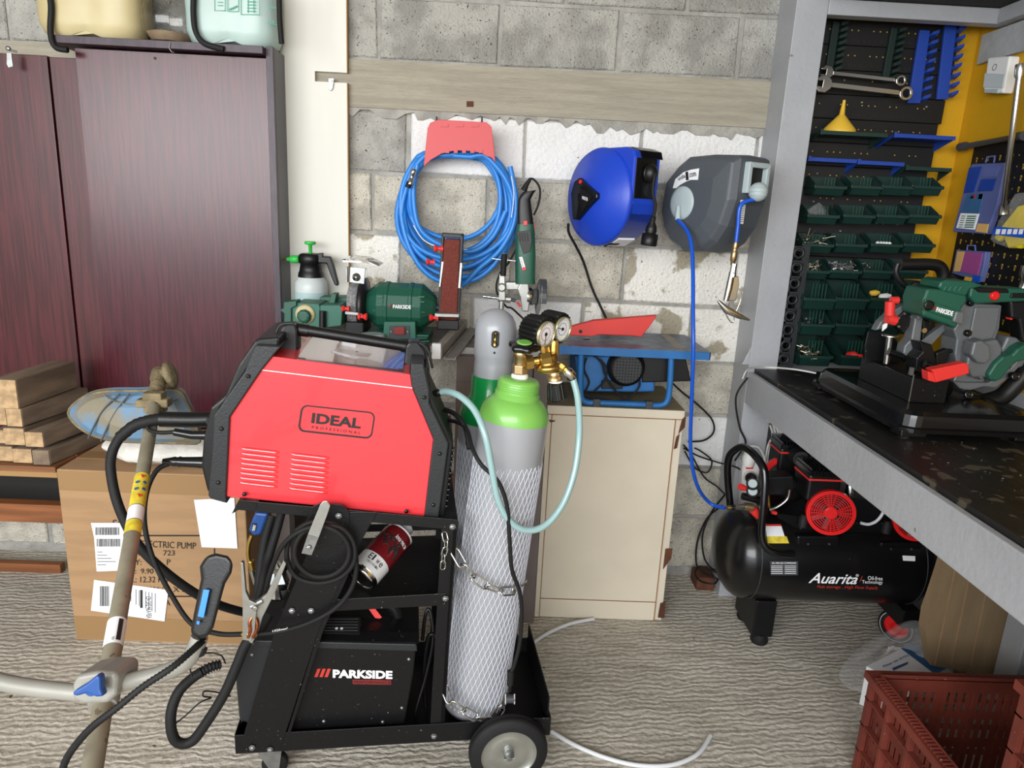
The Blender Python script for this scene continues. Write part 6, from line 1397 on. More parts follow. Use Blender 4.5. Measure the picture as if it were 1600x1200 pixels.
# mains lead with plug
t = thing('mains_lead', 'black mains lead with plug hanging in front of the gas cylinder', 'cable', C(795, 1100, 0))
MB().tube(cc([(690, 655, .20), (715, 660, .14), (730, 672, .08), (738, 700, .02), (752, 726, -.01), (778, 752, -.018), (792, 790, -.02), (796, 840, -.02), (800, 890, -.018), (812, 925, -.012), (815, 960, -.005), (812, 1005, 0), (803, 1040, 0), (798, 1050, 0)], 8), .0048, 12).build('cable', 'rubber', t)
MB().tube(cc([(695, 640, .16), (712, 648, .13), (727, 668, .10), (733, 700, .08), (731, 690, .09)], 5), .006, 10).build('second_strand', 'rubber', t)
pb = cc([(798, 1048, 0), (797, 1070, 0)], 10); MB().tube(pb, [.0075+(.001 if i % 2 else 0) for i in range(len(pb))], 12).build('strain_relief', 'rubber', t)
MB().tube([C(797, 1070, 0), C(797, 1080, 0)], .0045, 10).build('plug_neck', 'black_pl', t)
b = MB(); b.tube([C(790, 1092, -.01), C(804, 1092, -.01)], .010, 12); b.build('plug_body', 'anthra', t)
for x in (790, 804): MB().tube([C(x, 1084, -.012), C(x, 1100, -.02)], .0024, 8).build('plug_pin', 'chrome', t)
# chains
def chain(L, n, label, r=.0017, ll=.0145, w_=.0068):
    P = sm(L, 30); ln = [0]
    for i in range(1, len(P)): ln.append(ln[-1]+(P[i]-P[i-1]).length)
    t = thing('steel_chain', label, 'chain', P[0]); 
    step = ll*1.42; n = int(ln[-1]/step)
    def at_(s):
        for i in range(1, len(P)):
            if ln[i] >= s: f = (s-ln[i-1])/max(ln[i]-ln[i-1], 1e-6); return P[i-1].lerp(P[i], f), (P[i]-P[i-1]).normalized()
        return P[-1], (P[-1]-P[-2]).normalized()
    for k in range(n):
        c, d = at_((k+.5)*ln[-1]/n); v = (CP-c).normalized(); v = (v-d*v.dot(d)).normalized(); s = d.cross(v)
        s2 = (s*.9+v*.4).normalized() if k % 2 == 0 else (v*.85-s*.5).normalized(); pts = []
        for i in range(20):
            a = 2*math.pi*i/20; pts.append(c+d*(math.cos(a)*w_+(ll-w_*.4 if math.cos(a) > 0 else -(ll-w_*.4))*.62)+s2*(math.sin(a)*w_))
        MB().tube(pts, r, 7, True).build('link', 'chrome', t)
chain([C(710, 860, .01), C(722, 880, -.004), C(745, 905, -.004), C(775, 921, -.002), C(800, 922, .02), C(817, 905, .09)], 20, 'upper steel chain wrapped round the front gas cylinder', .0024, .025, .0105)
chain([C(694, 1072, .02), C(705, 1095, -.004), C(728, 1112, -.006), C(755, 1124, -.002), C(775, 1118, .01), C(795, 1085, .06)], 12, 'lower steel chain round the foot of the front gas cylinder', .0024, .025, .0105)
chain([C(694, 833, -.0), C(697, 850, -.006), C(693, 870, -.006), C(692, 888, -.004)], 4, 'short loose chain end hanging on the cart post', .0016, .012, .006)
# ============================================================ air compressor
TX0, TX1, TY, TZc, TR = .775, 1.50, 2.17, .300, .155
t = thing('air_compressor', 'black twin motor air compressor with red fan covers under the workbench', 'air compressor', ((TX0+TX1)/2, TY, 0))
prof = [(TR*math.sin(a), .085*(1-math.cos(a))) for a in [math.radians(x) for x in (2, 15, 30, 45, 60, 75, 90)]]
L_ = TX1-TX0; prof = prof+[(TR, L_-.085)]+[(r, L_-h) for r, h in prof[::-1][1:]]
MB().lathe((TX0, TY, TZc), (1, 0, 0), prof, 64).build('tank', 'black_gloss_d', t)
for x in (TX0+.10, TX1-.09): MB().ring((x, TY, TZc), (1, 0, 0), TR, .0016, 64, 5).build('weld_seam', 'anthra', t)
def acyl(x, y, R=TR):   # the tank surface seen along a ray
    d = ray(x, y); oy, oz = -TY, CH-TZc; a = d.y**2+d.z**2; b_ = d.y*oy+d.z*oz; c = oy*oy+oz*oz-R*R; k = b_*b_-a*c
    return CP+d*((-b_-math.sqrt(max(k, 0)))/a)
TT = lambda s, bl, br, tl, m, **k: text(s, acyl, bl, br, tl, m, t, 'lettering', .002, **k)
TT('Auarita', (1263, 911), (1338, 913), (1267, 895), 'white_ink', shear=.25, bold=.012)
TT('®', (1337, 901), (1342, 901), (1337, 897), 'white_ink'); TT('/', (1343, 909), (1347, 909), (1344, 900), 'red_ink')
TT('Oil-free', (1356, 906), (1379, 907), (1356, 900), 'white_ink'); TT('Technology', (1347, 913), (1379, 914), (1347, 906.5), 'white_ink')
TT('Fast storage , High Flow Supply', (1277, 920), (1372, 922), (1277, 914), 'red_ink', shear=.15)
def cpatch(q, m, nm, e=.0012, n=6):
    b = MB(); V4 = []
    for i in range(n+1):
        f = i/n; l = (q[0][0]*(1-f)+q[3][0]*f, q[0][1]*(1-f)+q[3][1]*f); r = (q[1][0]*(1-f)+q[2][0]*f, q[1][1]*(1-f)+q[2][1]*f); V4 += [toward(acyl(*l), e), toward(acyl(*r), e)]
    b.add(V4, [(2*i, 2*i+1, 2*i+3, 2*i+2) for i in range(n)]); return b.build(nm, m, t)
cpatch([(1203, 877), (1247, 877), (1247, 899), (1204, 899)], 'anthra', 'rating_plate'); TT('OIL FREE AIR COMPRESSOR', (1206, 881), (1244, 881), (1206, 878.5), 'white_ink')
for k in range(5):
    cpatch([(1205, 884+k*2.9), (1223, 884+k*2.9), (1223, 884.8+k*2.9), (1205, 884.8+k*2.9)], 'white_ink', 'printed_line', .002, 1); cpatch([(1226, 884+k*2.9), (1244, 884+k*2.9), (1244, 884.8+k*2.9), (1226, 884.8+k*2.9)], 'white_ink', 'printed_line', .002, 1)
cpatch([(1410, 868), (1430, 869), (1430, 877), (1411, 876)], 'paper', 'small_label')
cpatch([(1196, 822), (1221, 822), (1226, 838), (1198, 838)], 'paper', 'warning_label'); cpatch([(1198, 838), (1229, 838), (1233, 849), (1200, 849)], 'yellow_label', 'warning_label'); cpatch([(1195, 819), (1220, 819), (1221, 822), (1196, 822)], 'red_pl', 'warning_label')
# saddle plate and motors
MB().box(1.0, 1.46, TY-.10, TY+.10, TZc+TR-.030, TZc+TR+.012).build('motor_saddle', 'black_steel', t, .008)
b = MB(); b.prism([(1.00, TY-.09, TZc+.13), (.93, TY-.09, TZc+.165), (.93, TY-.09, TZc+.18), (1.02, TY-.09, TZc+.17)], (0, .18, 0)); b.build('saddle_ramp', 'black_steel', t)
def grille(c, n, R, nm='fan_cover'):
    n = V(n).normalized(); a = V((0, 0, 1)).cross(n).normalized(); b_ = n.cross(a)
    b = MB(); b.band(c, n, R*.84, R, .006, 48); b.band(c-n*.014, n, R*.97, R*1.0, .016, 48)
    for k in range(5): b.band(c+n*.002, n, R*(.38+.095*k), R*(.38+.095*k)+R*.035, .003, 40)
    b.lathe(c, n, [(R*.28, 0), (R*.28, .006), (R*.24, .007)], 28)
    for g in (-18, -6, 6, 18, 72, 84, 96, 108, 162, 174, 186, 198, 252, 264, 276, 288):
        q = math.radians(g+12); d = a*math.cos(q)+b_*math.sin(q); b.obox(c+d*R*.56+n*.003, R*.60, R*.035, .004, d, n.cross(d).normalized(), n)
    return b.build(nm, 'red_gloss', t)
gy = 2.03
gc = pY(1298, 801, gy); gn = V((-.22, -.97, .05)).normalized(); grille(gc, gn, .073)
gc2 = pY(1432, 812, gy+.01); grille(gc2, gn, .070)
for c in (gc, gc2):
    MB().lathe(c-gn*.004, -gn, [(.060, 0), (.066, .003), (.066, .05), (.055, .075), (.055, .13)], 36).build('motor', 'black_pl', t)
    b = MB()
    for k in range(7):
        q = 2*math.pi*k/7; a = V((0, 0, 1)).cross(gn).normalized(); b_ = gn.cross(a); d = a*math.cos(q)+b_*math.sin(q); b.obox(c-gn*.002+d*.034, .05, .016, .002, d, (gn.cross(d)+gn*.5).normalized(), gn)
    b.build('fan_blades', 'anthra', t)
def fin_head(px0, y, w_, d_, h_, ln=True):
    c = px0; b = MB(); b.box(c.x-w_/2, c.x+w_/2, c.y, c.y+d_, c.z-h_, c.z-.022); o = b.build('cylinder_head', 'black_pl', t, .008)
    q = MB(); q.box(c.x-w_/2-.0015, c.x+w_/2+.0015, c.y-.0015, c.y+d_, c.z-.040, c.z-.034); q.build('red_gasket', 'red_pl', o)
    q = MB(); n = 9
    for k in range(n): x = c.x-w_/2+(k+.5)*w_/n; q.box(x-.0022, x+.0022, c.y-.002, c.y+d_, c.z-.024, c.z)
    q.box(c.x-w_/2, c.x+w_/2, c.y+.004, c.y+d_, c.z-.024, c.z-.010); q.build('cooling_fins', 'black_gloss', o)
    return o
h1 = pY(1293, 733, 2.05); fin_head(h1, 0, .105, .11, .11)
h2_ = pY(1245, 692, 2.24); fin_head(h2_, 0, .10, .10, .13); h3 = pY(1412, 745, 2.07); fin_head(h3, 0, .10, .10, .10)
c = pY(1250, 716, 2.20); MB().lathe(c, (-.15, -1, .1), [(.030, -.03), (.034, -.02), (.034, .0), (.028, .001), (.028, .012), (.026, .014)], 32).build('intake_filter', 'black_pl', t); MB().lathe(c+V((-.002, -.0145, .001)), (-.15, -1, .1), [(.0255, 0), (.0255, .002)], 32).build('filter_cap', 'dark_grey_pl', t)
c = pY(1222, 740, 2.27); MB().band(c, (-.3, -.95, 0), .045, .062, .02, 40).build('rear_fan_cover', 'red_gloss', t)
c = pY(1240, 765, 2.15); MB().lathe(c, (.2, -1, .1), [(.04, -.08), (.045, -.05), (.045, .0), (.03, .012), (.012, .014)], 28).build('crankcase', 'black_pl', t)
b = MB(); A = AY(2.10); b.prism(px(A, [(1197, 746), (1240, 744), (1242, 758), (1238, 775), (1200, 774)]), (0, .06, 0)); b.build('pressure_switch', 'black_pl', t, .005)
for x, y in ((1176, 756), (1176, 768)):
    p = pY(x, y, 2.09); n_ = V((-.3, -.75, .55)).normalized(); MB().lathe(p, n_, [(.019, -.012), (.020, 0), (.018, .004)], 26).build('pressure_gauge', 'black_pl', t); MB().lathe(p+n_*.004, n_, [(.014, 0), (.0135, .001)], 24).build('gauge_face', 'grey_pl', t)
MB().lathe(pY(1161, 762, 2.11), (-1, -.2, .4), [(.008, -.01), (.010, 0), (.010, .014)], 12).build('red_cap', 'red_pl', t)
MB().tube(px(AY(2.12), [(1160, 775), (1180, 780), (1196, 785)]), .012, 12).build('regulator_block', 'black_pl', t)
A = AY(2.09)
for q, r, m, nm in (([(1136, 793), (1142, 793)], .007, 'brass', 'hose_nipple'), ([(1142, 793), (1148, 793)], .008, 'black_pl', 'coupling_collar'), ([(1148, 792), (1153, 792), (1154, 792), (1164, 791)], .0095, 'chrome', 'quick_coupling'), ([(1164, 791), (1176, 793)], .013, 'brass_pale', 'regulator_valve'), ([(1176, 796), (1186, 806)], .014, 'red_pl', 'red_regulator_knob'), ([(1200, 774), (1202, 792)], .006, 'brass', 'brass_pipe'), ([(1206, 800), (1213, 802)], .006, 'red_pl', 'safety_valve_cap')):
    MB().tube(px(A, q), r, 14).build(nm, m, t)
hp_ = [(1142, 800, 2.25), (1137, 745, 2.25), (1139, 715, 2.24), (1150, 702, 2.22), (1162, 699, 2.19), (1176, 708, 2.14), (1190, 726, 2.09), (1195, 745, 2.07), (1193, 790, 2.05), (1190, 835, 2.04), (1197, 855, 2.03), (1215, 864, 2.022), (1240, 866, 2.02)]
MB().tube(sm([pY(*p) for p in hp_], 6), .0125, 16).build('carry_handle', 'black_gloss', t)
MB().tube(sm([pY(x, y, 2.07) for x, y in [(1234, 765), (1230, 780), (1215, 792), (1202, 797)]], 5), .0045, 10).build('air_pipe', 'chrome', t)
MB().tube(sm([pY(x, y, 2.06) for x, y in [(1385, 770), (1382, 795), (1372, 812), (1358, 819), (1345, 817)]], 5), .005, 10).build('air_pipe', 'conduit', t)
b = MB(); b.lathe(pY(1330, 742, 2.10), pY(1327, 775, 2.10)-pY(1330, 742, 2.10), [(.010, 0), (.011, .01), (.013, .012), (.013, .05), (.015, .055), (.015, .07)], 14); b.build('check_valve', 'chrome', t)
for x, y in ((1254, 812), (1384, 822)): MB().lathe(pY(x, y+10, 2.06), (0, 0, 1), [(.015, 0), (.015, .03), (.01, .034), (.01, .04)], 14).build('rubber_mount', 'rubber', t)
for q in (rect(1246, 838, 1312, 862), rect(1376, 848, 1440, 868)):
    MB().prism(px(AY(2.045), q), (0, .10, 0)).build('mounting_bracket', 'black_steel', t, .006)
    for k in (.25, .75): MB().lathe(pY(q[0][0]+k*(q[1][0]-q[0][0]), (q[0][1]+q[2][1])/2, 2.0445), (0, -1, 0), [(.004, 0), (.003, .003)], 8).build('bolt', 'anthra', t)
# feet and wheel
for x in (1190,):
    p = pY(x, 972, TY-.07); b = MB(); b.box(p.x-.035, p.x+.035, TY-.09, TY+.09, .03, .165); b.build('foot_bracket', 'black_steel', t, .004)
    for yy in (TY-.07, TY+.07): MB().lathe((p.x, yy, 0), (0, 0, 1), [(.026, 0), (.030, .01), (.024, .035)], 20).build('rubber_foot', 'rubber', t)
b = MB(); wc = pZ(1402, 978, .06); b.box(wc.x-.04, wc.x+.02, TY-.12, TY+.10, .10, .165); b.build('wheel_bracket', 'black_steel', t, .004)
wn = V((-.75, -.66, 0)).normalized(); wc.z = .0612
MB().lathe(wc-wn*.012, wn, [(.040, 0), (.056, .002), (.0605, .008), (.0605, .020), (.056, .026), (.040, .026)], 36, caps=False).build('wheel', 'rubber', t)
MB().lathe(wc-wn*.006, wn, [(.042, .0), (.042, .014), (.034, .010), (.012, .008), (.010, .016)], 30).build('wheel_hub', 'red_gloss', t)
MB().ring(wc+wn*.013, wn, .052, .0015, 36, 5).build('wheel_trim', 'conduit', t)
# ============================================================ leads and power strip by the column
def cab(L, r, m, nm, label, y=2.5, n=8):
    P = [pY(p[0], p[1], p[2] if len(p) > 2 else y) for p in L]; P = [V((p.x, p.y, max(p.z, r+.001))) for p in P]
    return tag(MB().tube(sm(P, n), r, 8).build(nm, m), label, 'cable')
cab([(1044, 592, 2.44), (1065, 612), (1090, 632), (1112, 655), (1115, 675), (1100, 688), (1075, 690)], .0035, 'rubber', 'power_cable', 'black cable curving on the wall right of the table saw')
cab([(1068, 695), (1080, 710), (1100, 745), (1120, 760), (1135, 775, 2.42)], .003, 'rubber', 'power_cable', 'black cable on the wall left of the compressor, uppermost of the tangle')
cab([(1070, 705), (1085, 730), (1105, 738), (1112, 720), (1095, 705), (1085, 700)], .003, 'rubber', 'power_cable', 'small loop of black cable on the wall beside the thin blue hose')
cab([(1068, 700), (1090, 712), (1120, 722), (1150, 730, 2.38), (1165, 740, 2.36)], .003, 'rubber', 'power_cable', 'black cable crossing the column towards the white power strip')
cab([(1128, 790, 2.43), (1105, 810), (1090, 845), (1088, 880), (1100, 895, 2.35), (1122, 905, 2.30)], .0035, 'rubber', 'power_cable', 'black cable bowing down to the floor left of the compressor tank')
cab([(1135, 770, 2.42), (1112, 800), (1098, 835), (1100, 870), (1112, 888, 2.35), (1124, 890, 2.3)], .0035, 'rubber', 'power_cable', 'second black cable bowing down beside the compressor tank', 2.48)
cab([(1120, 895, 2.36), (1095, 885, 2.4), (1086, 895, 2.36), (1095, 908, 2.3), (1115, 912, 2.26), (1122, 905, 2.3)], .0035, 'rubber', 'power_cable', 'loop of black cable lying on the floor left of the compressor tank')
cab([(1168, 590, 2.38), (1150, 620, 2.38), (1155, 665, 2.375), (1165, 690, 2.37), (1158, 705, 2.37), (1148, 720, 2.37)], .0035, 'rubber', 'power_cable', 'black cable hanging down the front of the column below the bench')
cab([(1160, 592, 2.38), (1170, 576, 2.37), (1200, 574, 2.2), (1240, 577, 2.2), (1275, 583, 2.18)], .003, 'white_cord', 'thin_cable', 'thin light cord lying over the far corner of the worktop')
c = pY(1172, 760, 2.37); t = thing('power_strip', 'white power strip with lit red switch behind the compressor handle', 'power strip', c)
MB().prism(px(AY(2.345), [(1160, 722), (1188, 724), (1182, 806), (1158, 800)]), (0, .035, 0)).build('housing', 'white_pl', t, .004)
MB().prism(px(AY(2.341), rect(1166, 726, 1177, 733)), (0, .006, 0)).build('red_switch', 'led_red', t, .001)
p = pY(1170, 744, 2.34); MB().lathe(p, (0, -1, .1), [(.020, -.0), (.020, .012), (.015, .02), (.008, .024)], 20).build('socket_ring', 'white_pl', t)
tag(MB().lathe(p+V((0, -.013, 0)), (-.1, -1, .2), [(.017, 0), (.019, .004), (.018, .02), (.010, .03), (.006, .045)], 18).build('black_plug', 'black_pl'), 'black mains plug in the white power strip', 'plug')
b = MB(); b.lathe(pY(1170, 715, 2.34), (0, 0, 1), [(.02, -.03), (.024, 0), (.018, .02)], 16); tag(b.build('white_plug', 'white_pl'), 'white mains plug above the power strip by the column', 'plug')
random.seed(8); 
for k, lab in enumerate(('outermost loop', 'middle loop', 'inner loop')):
    cx_ = 1205+k*4; P = [(cx_-8+k, 655+k*4, 2.36), (cx_+8, 668, 2.36), (cx_+12-k*3, 690+k*2, 2.355), (cx_-2, 715, 2.355), (cx_-9, 728-k*3, 2.36), (cx_-6, 700, 2.362), (cx_+2, 680, 2.365), (cx_-2+k, 664, 2.365)]
    cab(P, .004, 'white_cord', 'extension_cable', 'white cord bundle hanging below the bench rail, '+lab)
cab([(1168, 708, 2.33), (1172, 698, 2.33), (1186, 700, 2.33), (1195, 718, 2.34), (1192, 728, 2.34), (1200, 722, 2.34), (1206, 700, 2.35)], .0045, 'white_cord', 'extension_cable', 'white cord curving from the white plug by the column')
q = pY(1098, 880, 2.47); tag(MB().box(q.x-.03, q.x+.04, 2.42, 2.51, 0, .055).build('brick_piece', 'rust', bevel=.006), 'broken reddish brick piece on the floor against the wall', 'brick')
# white conduits on the floor
def fl(L, r, label): tag(MB().tube(sm([pZ(x, y, r+.001) for x, y in L], 8), r, 10).build('plastic_conduit', 'conduit'), label, 'conduit')
fl([(826, 1010), (855, 990), (890, 975), (928, 967)], .006, 'thin white plastic conduit on the floor in front of the beige cabinet')
fl([(862, 1143), (900, 1165), (950, 1185), (1000, 1196), (1050, 1195), (1090, 1178), (1110, 1150)], .006, 'curved white plastic conduit on the floor right of the cart wheel')
# ============================================================ metal cutting band saw on the worktop
WT = .8885
t = thing('band_saw', 'green and grey portable band saw on a black stand with red clamp handles', 'band saw', (1.2, 1.85, WT))
bx0, bx1, by0, by1 = 1.012, 1.36, 1.645, 2.16
def rr(x0, x1, y0, y1, r, z, n=5):
    out = []
    for cx_, cy_, a0 in ((x1-r, y1-r, 0), (x0+r, y1-r, 90), (x0+r, y0+r, 180), (x1-r, y0+r, 270)):
        for i in range(n+1): a = math.radians(a0+90*i/n); out.append(V((cx_+r*math.cos(a), cy_+r*math.sin(a), z)))
    return out
zb = WT+.012
b = MB(); b.loft([rr(bx0-.012, bx1+.012, by0-.012, by1+.012, .05, zb), rr(bx0-.012, bx1+.012, by0-.012, by1+.012, .05, zb+.010), rr(bx0, bx1, by0, by1, .045, zb+.012), rr(bx0+.003, bx1-.003, by0+.003, by1-.003, .045, zb+.040), rr(bx0+.012, bx1-.012, by0+.012, by1-.012, .04, zb+.050), rr(bx0+.03, bx1-.03, by0+.03, by1-.03, .03, zb+.050), rr(bx0+.034, bx1-.034, by0+.034, by1-.034, .028, zb+.047)]); b.build('base_tray', 'black_gloss', t)
for x, y in ((bx0+.03, by0+.02), (bx1-.03, by0+.02), (bx0+.03, by1-.03), (bx1-.03, by1-.03)):
    b = MB(); b.box(x-.035, x+.03, y-.025, y+.025, WT, zb+.006); b.build('foot', 'black_pl', t, .003)
ZT = zb+.048
kc = pZ(1420, 628, ZT)   # near left foot of the steel block
kx = pZ(1473, 629, ZT).x; ky = pY(1345, 598, 2.0).y; hb = (pY(1423, 591, kc.y)-kc).z
yb2 = kc.y+.27
b = MB(); b.box(kc.x, kx, kc.y, yb2, ZT-.001, ZT+hb); b.build('vise_block', 'black_steel', t, .002)
b = MB(); b.box(kc.x-.002, kc.x, kc.y-.002, kc.y, ZT, ZT+hb+.01); b.build('bright_edge', 'zinc', t)
ztb = ZT+hb
A = AY(kc.y+.22); b = MB(); b.prism(px(A, [(1357, 518), (1385, 520), (1400, 530), (1408, 555), (1404, 572), (1352, 566), (1352, 540)]), (0, .006, 0)); b.build('fixed_jaw', 'black_steel', t, .001)
def T(q, y, r, m, nm, seg=14): return MB().tube(sm([pY(a, c_, y) for a, c_ in q], 6) if len(q) > 2 else [pY(a, c_, y) for a, c_ in q], r, seg).build(nm, m, t)
T([(1390, 525), (1385, 568)], kc.y+.16, .008, 'chrome', 'vertical_bolt'); MB().lathe(pY(1391, 523, kc.y+.16), (0, 0, 1), [(.022, -.004), (.022, .0), (.012, .004)], 20).build('washer', 'chrome', t)
T([(1388, 550), (1430, 563)], kc.y+.14, .009, 'black_gloss', 'vise_screw'); T([(1445, 568), (1470, 576)], kc.y+.06, .009, 'black_gloss', 'vise_screw')
def Pz(q, y, th, m, nm, bev=.003, seg=2): return MB().prism(px(AY(y), q), (0, th, 0)).build(nm, m, t, bev, seg)
Pz([(1438, 535), (1456, 538), (1460, 550), (1463, 562), (1462, 588), (1442, 586), (1430, 580), (1432, 560), (1442, 550)], kc.y+.08, .05, 'black_steel', 'moving_jaw')
Pz([(1463, 552), (1481, 545), (1484, 547), (1493, 546), (1494, 552), (1484, 552), (1478, 568), (1463, 570)], kc.y+.11, .02, 'black_pl', 'jaw_support')
MB().obox(pY(1424, 580, kc.y+.02), .008, .01, .02).build('bolt', 'zinc', t)
# red clamp handle
Pz([(1450, 580), (1459, 583), (1463, 598), (1451, 595)], kc.y-.045, .03, 'red_pl', 'clamp_handle_end', .002)
Pz([(1459, 583), (1455, 578), (1508, 567), (1514, 570), (1515, 584), (1463, 598)], kc.y-.045, .03, 'red_pl', 'clamp_handle', .003)
YA = 1.86
# rear gear housing and frame
Pz([(1502, 467), (1516, 464), (1527, 474), (1566, 477), (1562, 513), (1545, 560), (1538, 600), (1513, 610), (1500, 607), (1489, 596), (1497, 580), (1492, 554), (1495, 530), (1490, 515), (1495, 508)], YA, .07, 'gear_grey', 'main_frame', .004)
Pz([(1524, 480), (1563, 480), (1558, 512), (1548, 535), (1520, 528), (1512, 540)], YA-.006, .01, 'gear_grey', 'frame_panel', .003)
Pz([(1515, 540), (1527, 530), (1540, 534), (1560, 530), (1568, 545), (1560, 575), (1545, 590), (1520, 590), (1510, 570)], YA-.03, .05, 'gear_grey', 'gear_cover', .006)
Pz([(1522, 535), (1535, 532), (1547, 540), (1549, 560), (1540, 569), (1528, 567), (1517, 555)], YA-.055, .04, 'gear_grey', 'gear_boss', .005)
Pz([(1565, 545), (1575, 525), (1590, 528), (1602, 540), (1602, 575), (1570, 575)], YA-.01, .05, 'gear_grey', 'drive_cover', .006)
Pz([(1489, 596), (1500, 607), (1513, 611), (1537, 604), (1556, 606), (1575, 592), (1606, 560), (1606, 545), (1580, 575), (1545, 598), (1510, 598)], YA-.012, .05, 'gear_grey', 'lower_flange', .003)
Pz([(1544, 585), (1555, 568), (1567, 557), (1582, 554), (1590, 545), (1606, 536), (1606, 562), (1585, 568), (1566, 592), (1556, 597), (1547, 594)], YA-.045, .04, 'tool_green', 'side_handle', .006)
T([(1478, 612), (1500, 622), (1525, 630), (1545, 627), (1565, 620), (1585, 602), (1610, 575)], YA-.01, .024, 'black_pl', 'lower_guard_tube', 20)
for x, y in ((1512, 616), (1585, 588)): MB().lathe(pY(x, y, YA-.035), (-.1, -1, .2), [(.012, -.01), (.012, .008), (.006, .009), (.006, .004)], 18).build('tube_socket', 'black_gloss', t)
MB().lathe(pY(1528, 588, YA-.015), (0, -1, .2), [(.009, 0), (.009, .006), (.006, .012)], 6, False).build('hex_bolt', 'zinc', t)
# motor
mq = [(1442, 470), (1449, 451), (1467, 452), (1512, 462), (1510, 475), (1504, 480), (1495, 514), (1484, 509), (1442, 494)]
Pz(mq, YA-.05, .10, 'tool_green', 'motor_housing', .010, 3)
Pz([(1446, 468), (1497, 485), (1493, 501), (1443, 484)], YA-.056, .02, 'tool_green', 'badge_panel', .002)
Pz([(1466, 449), (1470, 440), (1479, 437), (1520, 440), (1540, 447), (1516, 452), (1511, 462), (1500, 464), (1472, 455)], YA-.04, .09, 'tool_green', 'motor_top', .005)
Pz([(1517, 447), (1605, 451), (1605, 471), (1525, 475), (1514, 464)], YA-.03, .06, 'tool_green', 'top_handle', .006)
Pz([(1519, 448), (1575, 451), (1578, 458), (1555, 458), (1530, 457)], YA-.034, .05, 'black_pl', 'grip_pad', .003); Pz([(1581, 458), (1605, 458), (1605, 466), (1579, 466)], YA-.034, .02, 'black_pl', 'grip_pad', .002)
Pz([(1494, 486), (1508, 488), (1505, 508), (1489, 503)], YA-.06, .05, 'gear_grey', 'bearing_block', .004)
MB().lathe(pY(1553, 462, YA-.03), (0, -1, 0), [(.012, 0), (.012, .006), (.009, .008)], 20).build('red_lock_button', 'red_gloss', t)
MB().lathe(pY(1450, 477, YA-.055), (0, -1, 0), [(.011, 0), (.013, .003), (.013, .006), (.009, .007)], 24).build('brush_cap', 'black_pl', t)
for k in range(4): Pz([(1473+k*8, 455), (1475+k*8, 455), (1480+k*8, 447), (1478+k*8, 447)], YA-.046, .01, 'tool_green2', 'vent_rib', .001)
for x, y in ((1514, 473), (1510, 520)): MB().lathe(pY(x, y, YA-.002), (0, -1, 0), [(.009, 0), (.009, .01), (.006, .012)], 18).build('screw_boss', 'black_gloss', t)
text('PARKSIDE', AY(YA-.0565), (1462, 487), (1488, 494), (1464, 479.5), 'white_ink', t, 'lettering', .001, 0, .03)
Pz([(1457, 483), (1462, 484), (1463, 479), (1459, 478)], YA-.0575, .001, 'dark_red', 'red_mark', 0)
Pz([(1578, 470), (1606, 470), (1606, 536), (1598, 536), (1592, 500), (1580, 498)], YA-.02, .05, 'black_pl', 'trigger_handle', .006); Pz([(1577, 471), (1582, 472), (1583, 500), (1579, 500)], YA-.015, .02, 'red_pl', 'trigger', .002)
# upper black auxiliary handle with blade guard
T([(1406, 413), (1425, 413), (1452, 413), (1468, 417), (1474, 430), (1471, 445)], YA+.10, .0165, 'black_pl', 'auxiliary_handle', 20)
T([(1403, 412), (1400, 425), (1407, 440), (1422, 450), (1440, 449), (1462, 447)], YA+.09, .008, 'black_pl', 'handle_brace'); T([(1484, 430), (1500, 442)], YA+.12, .007, 'rubber', 'cable_boot')
MB().lathe(pY(1431, 449, YA+.06), (-.3, -1, 0), [(.012, -.02), (.014, 0), (.014, .006), (.008, .007), (.008, .002)], 20).build('handle_socket', 'black_pl', t)
# front wheel cover and arm
Pz([(1368, 517), (1376, 503), (1392, 488), (1412, 476), (1438, 470), (1440, 480), (1420, 486), (1400, 498), (1378, 514)], YA+.06, .03, 'gear_grey', 'blade_wheel_cover', .004)
Pz([(1436, 470), (1450, 452), (1443, 476), (1440, 497), (1434, 500), (1432, 486)], YA+.02, .06, 'gear_grey', 'frame_edge', .003)
Pz([(1431, 490), (1443, 496), (1439, 530), (1442, 548), (1436, 556), (1420, 560), (1411, 552), (1414, 540), (1424, 530)], YA+.03, .04, 'gear_grey', 'blade_arm', .004)
Pz([(1395, 505), (1418, 482), (1432, 486), (1430, 500), (1412, 520)], YA+.05, .03, 'black_steel', 'blade_guide_plate', .002)
Pz([(1443, 500), (1462, 505), (1450, 520), (1441, 532)], YA+.04, .03, 'black_steel', 'inner_plate', .002)
Pz([(1438, 534), (1476, 506), (1482, 510), (1450, 545)], YA+.045, .02, 'gear_grey', 'blade_bar', .001)
MB().lathe(pY(1443, 516, YA+.035), (0, -1, 0), [(.008, 0), (.007, .005)], 14).build('guide_bearing', 'chrome', t)
for x, y in ((1404, 497), (1413, 490), (1424, 495), (1404, 510)): MB().lathe(pY(x, y, YA+.05), (0, -1, 0), [(.004, 0), (.003, .003)], 8).build('small_screw', 'zinc', t)
T([(1391, 471), (1390, 492)], YA+.03, .013, 'red_pl', 'red_lever'); T([(1386, 497), (1399, 501)], YA+.028, .014, 'red_pl', 'red_lever_head'); T([(1392, 469), (1403, 469)], YA+.028, .010, 'red_pl', 'red_lever_tip')
Pz([(1380, 508), (1388, 503), (1386, 512), (1379, 518)], YA+.03, .006, 'white_pl', 'white_tab', .001)
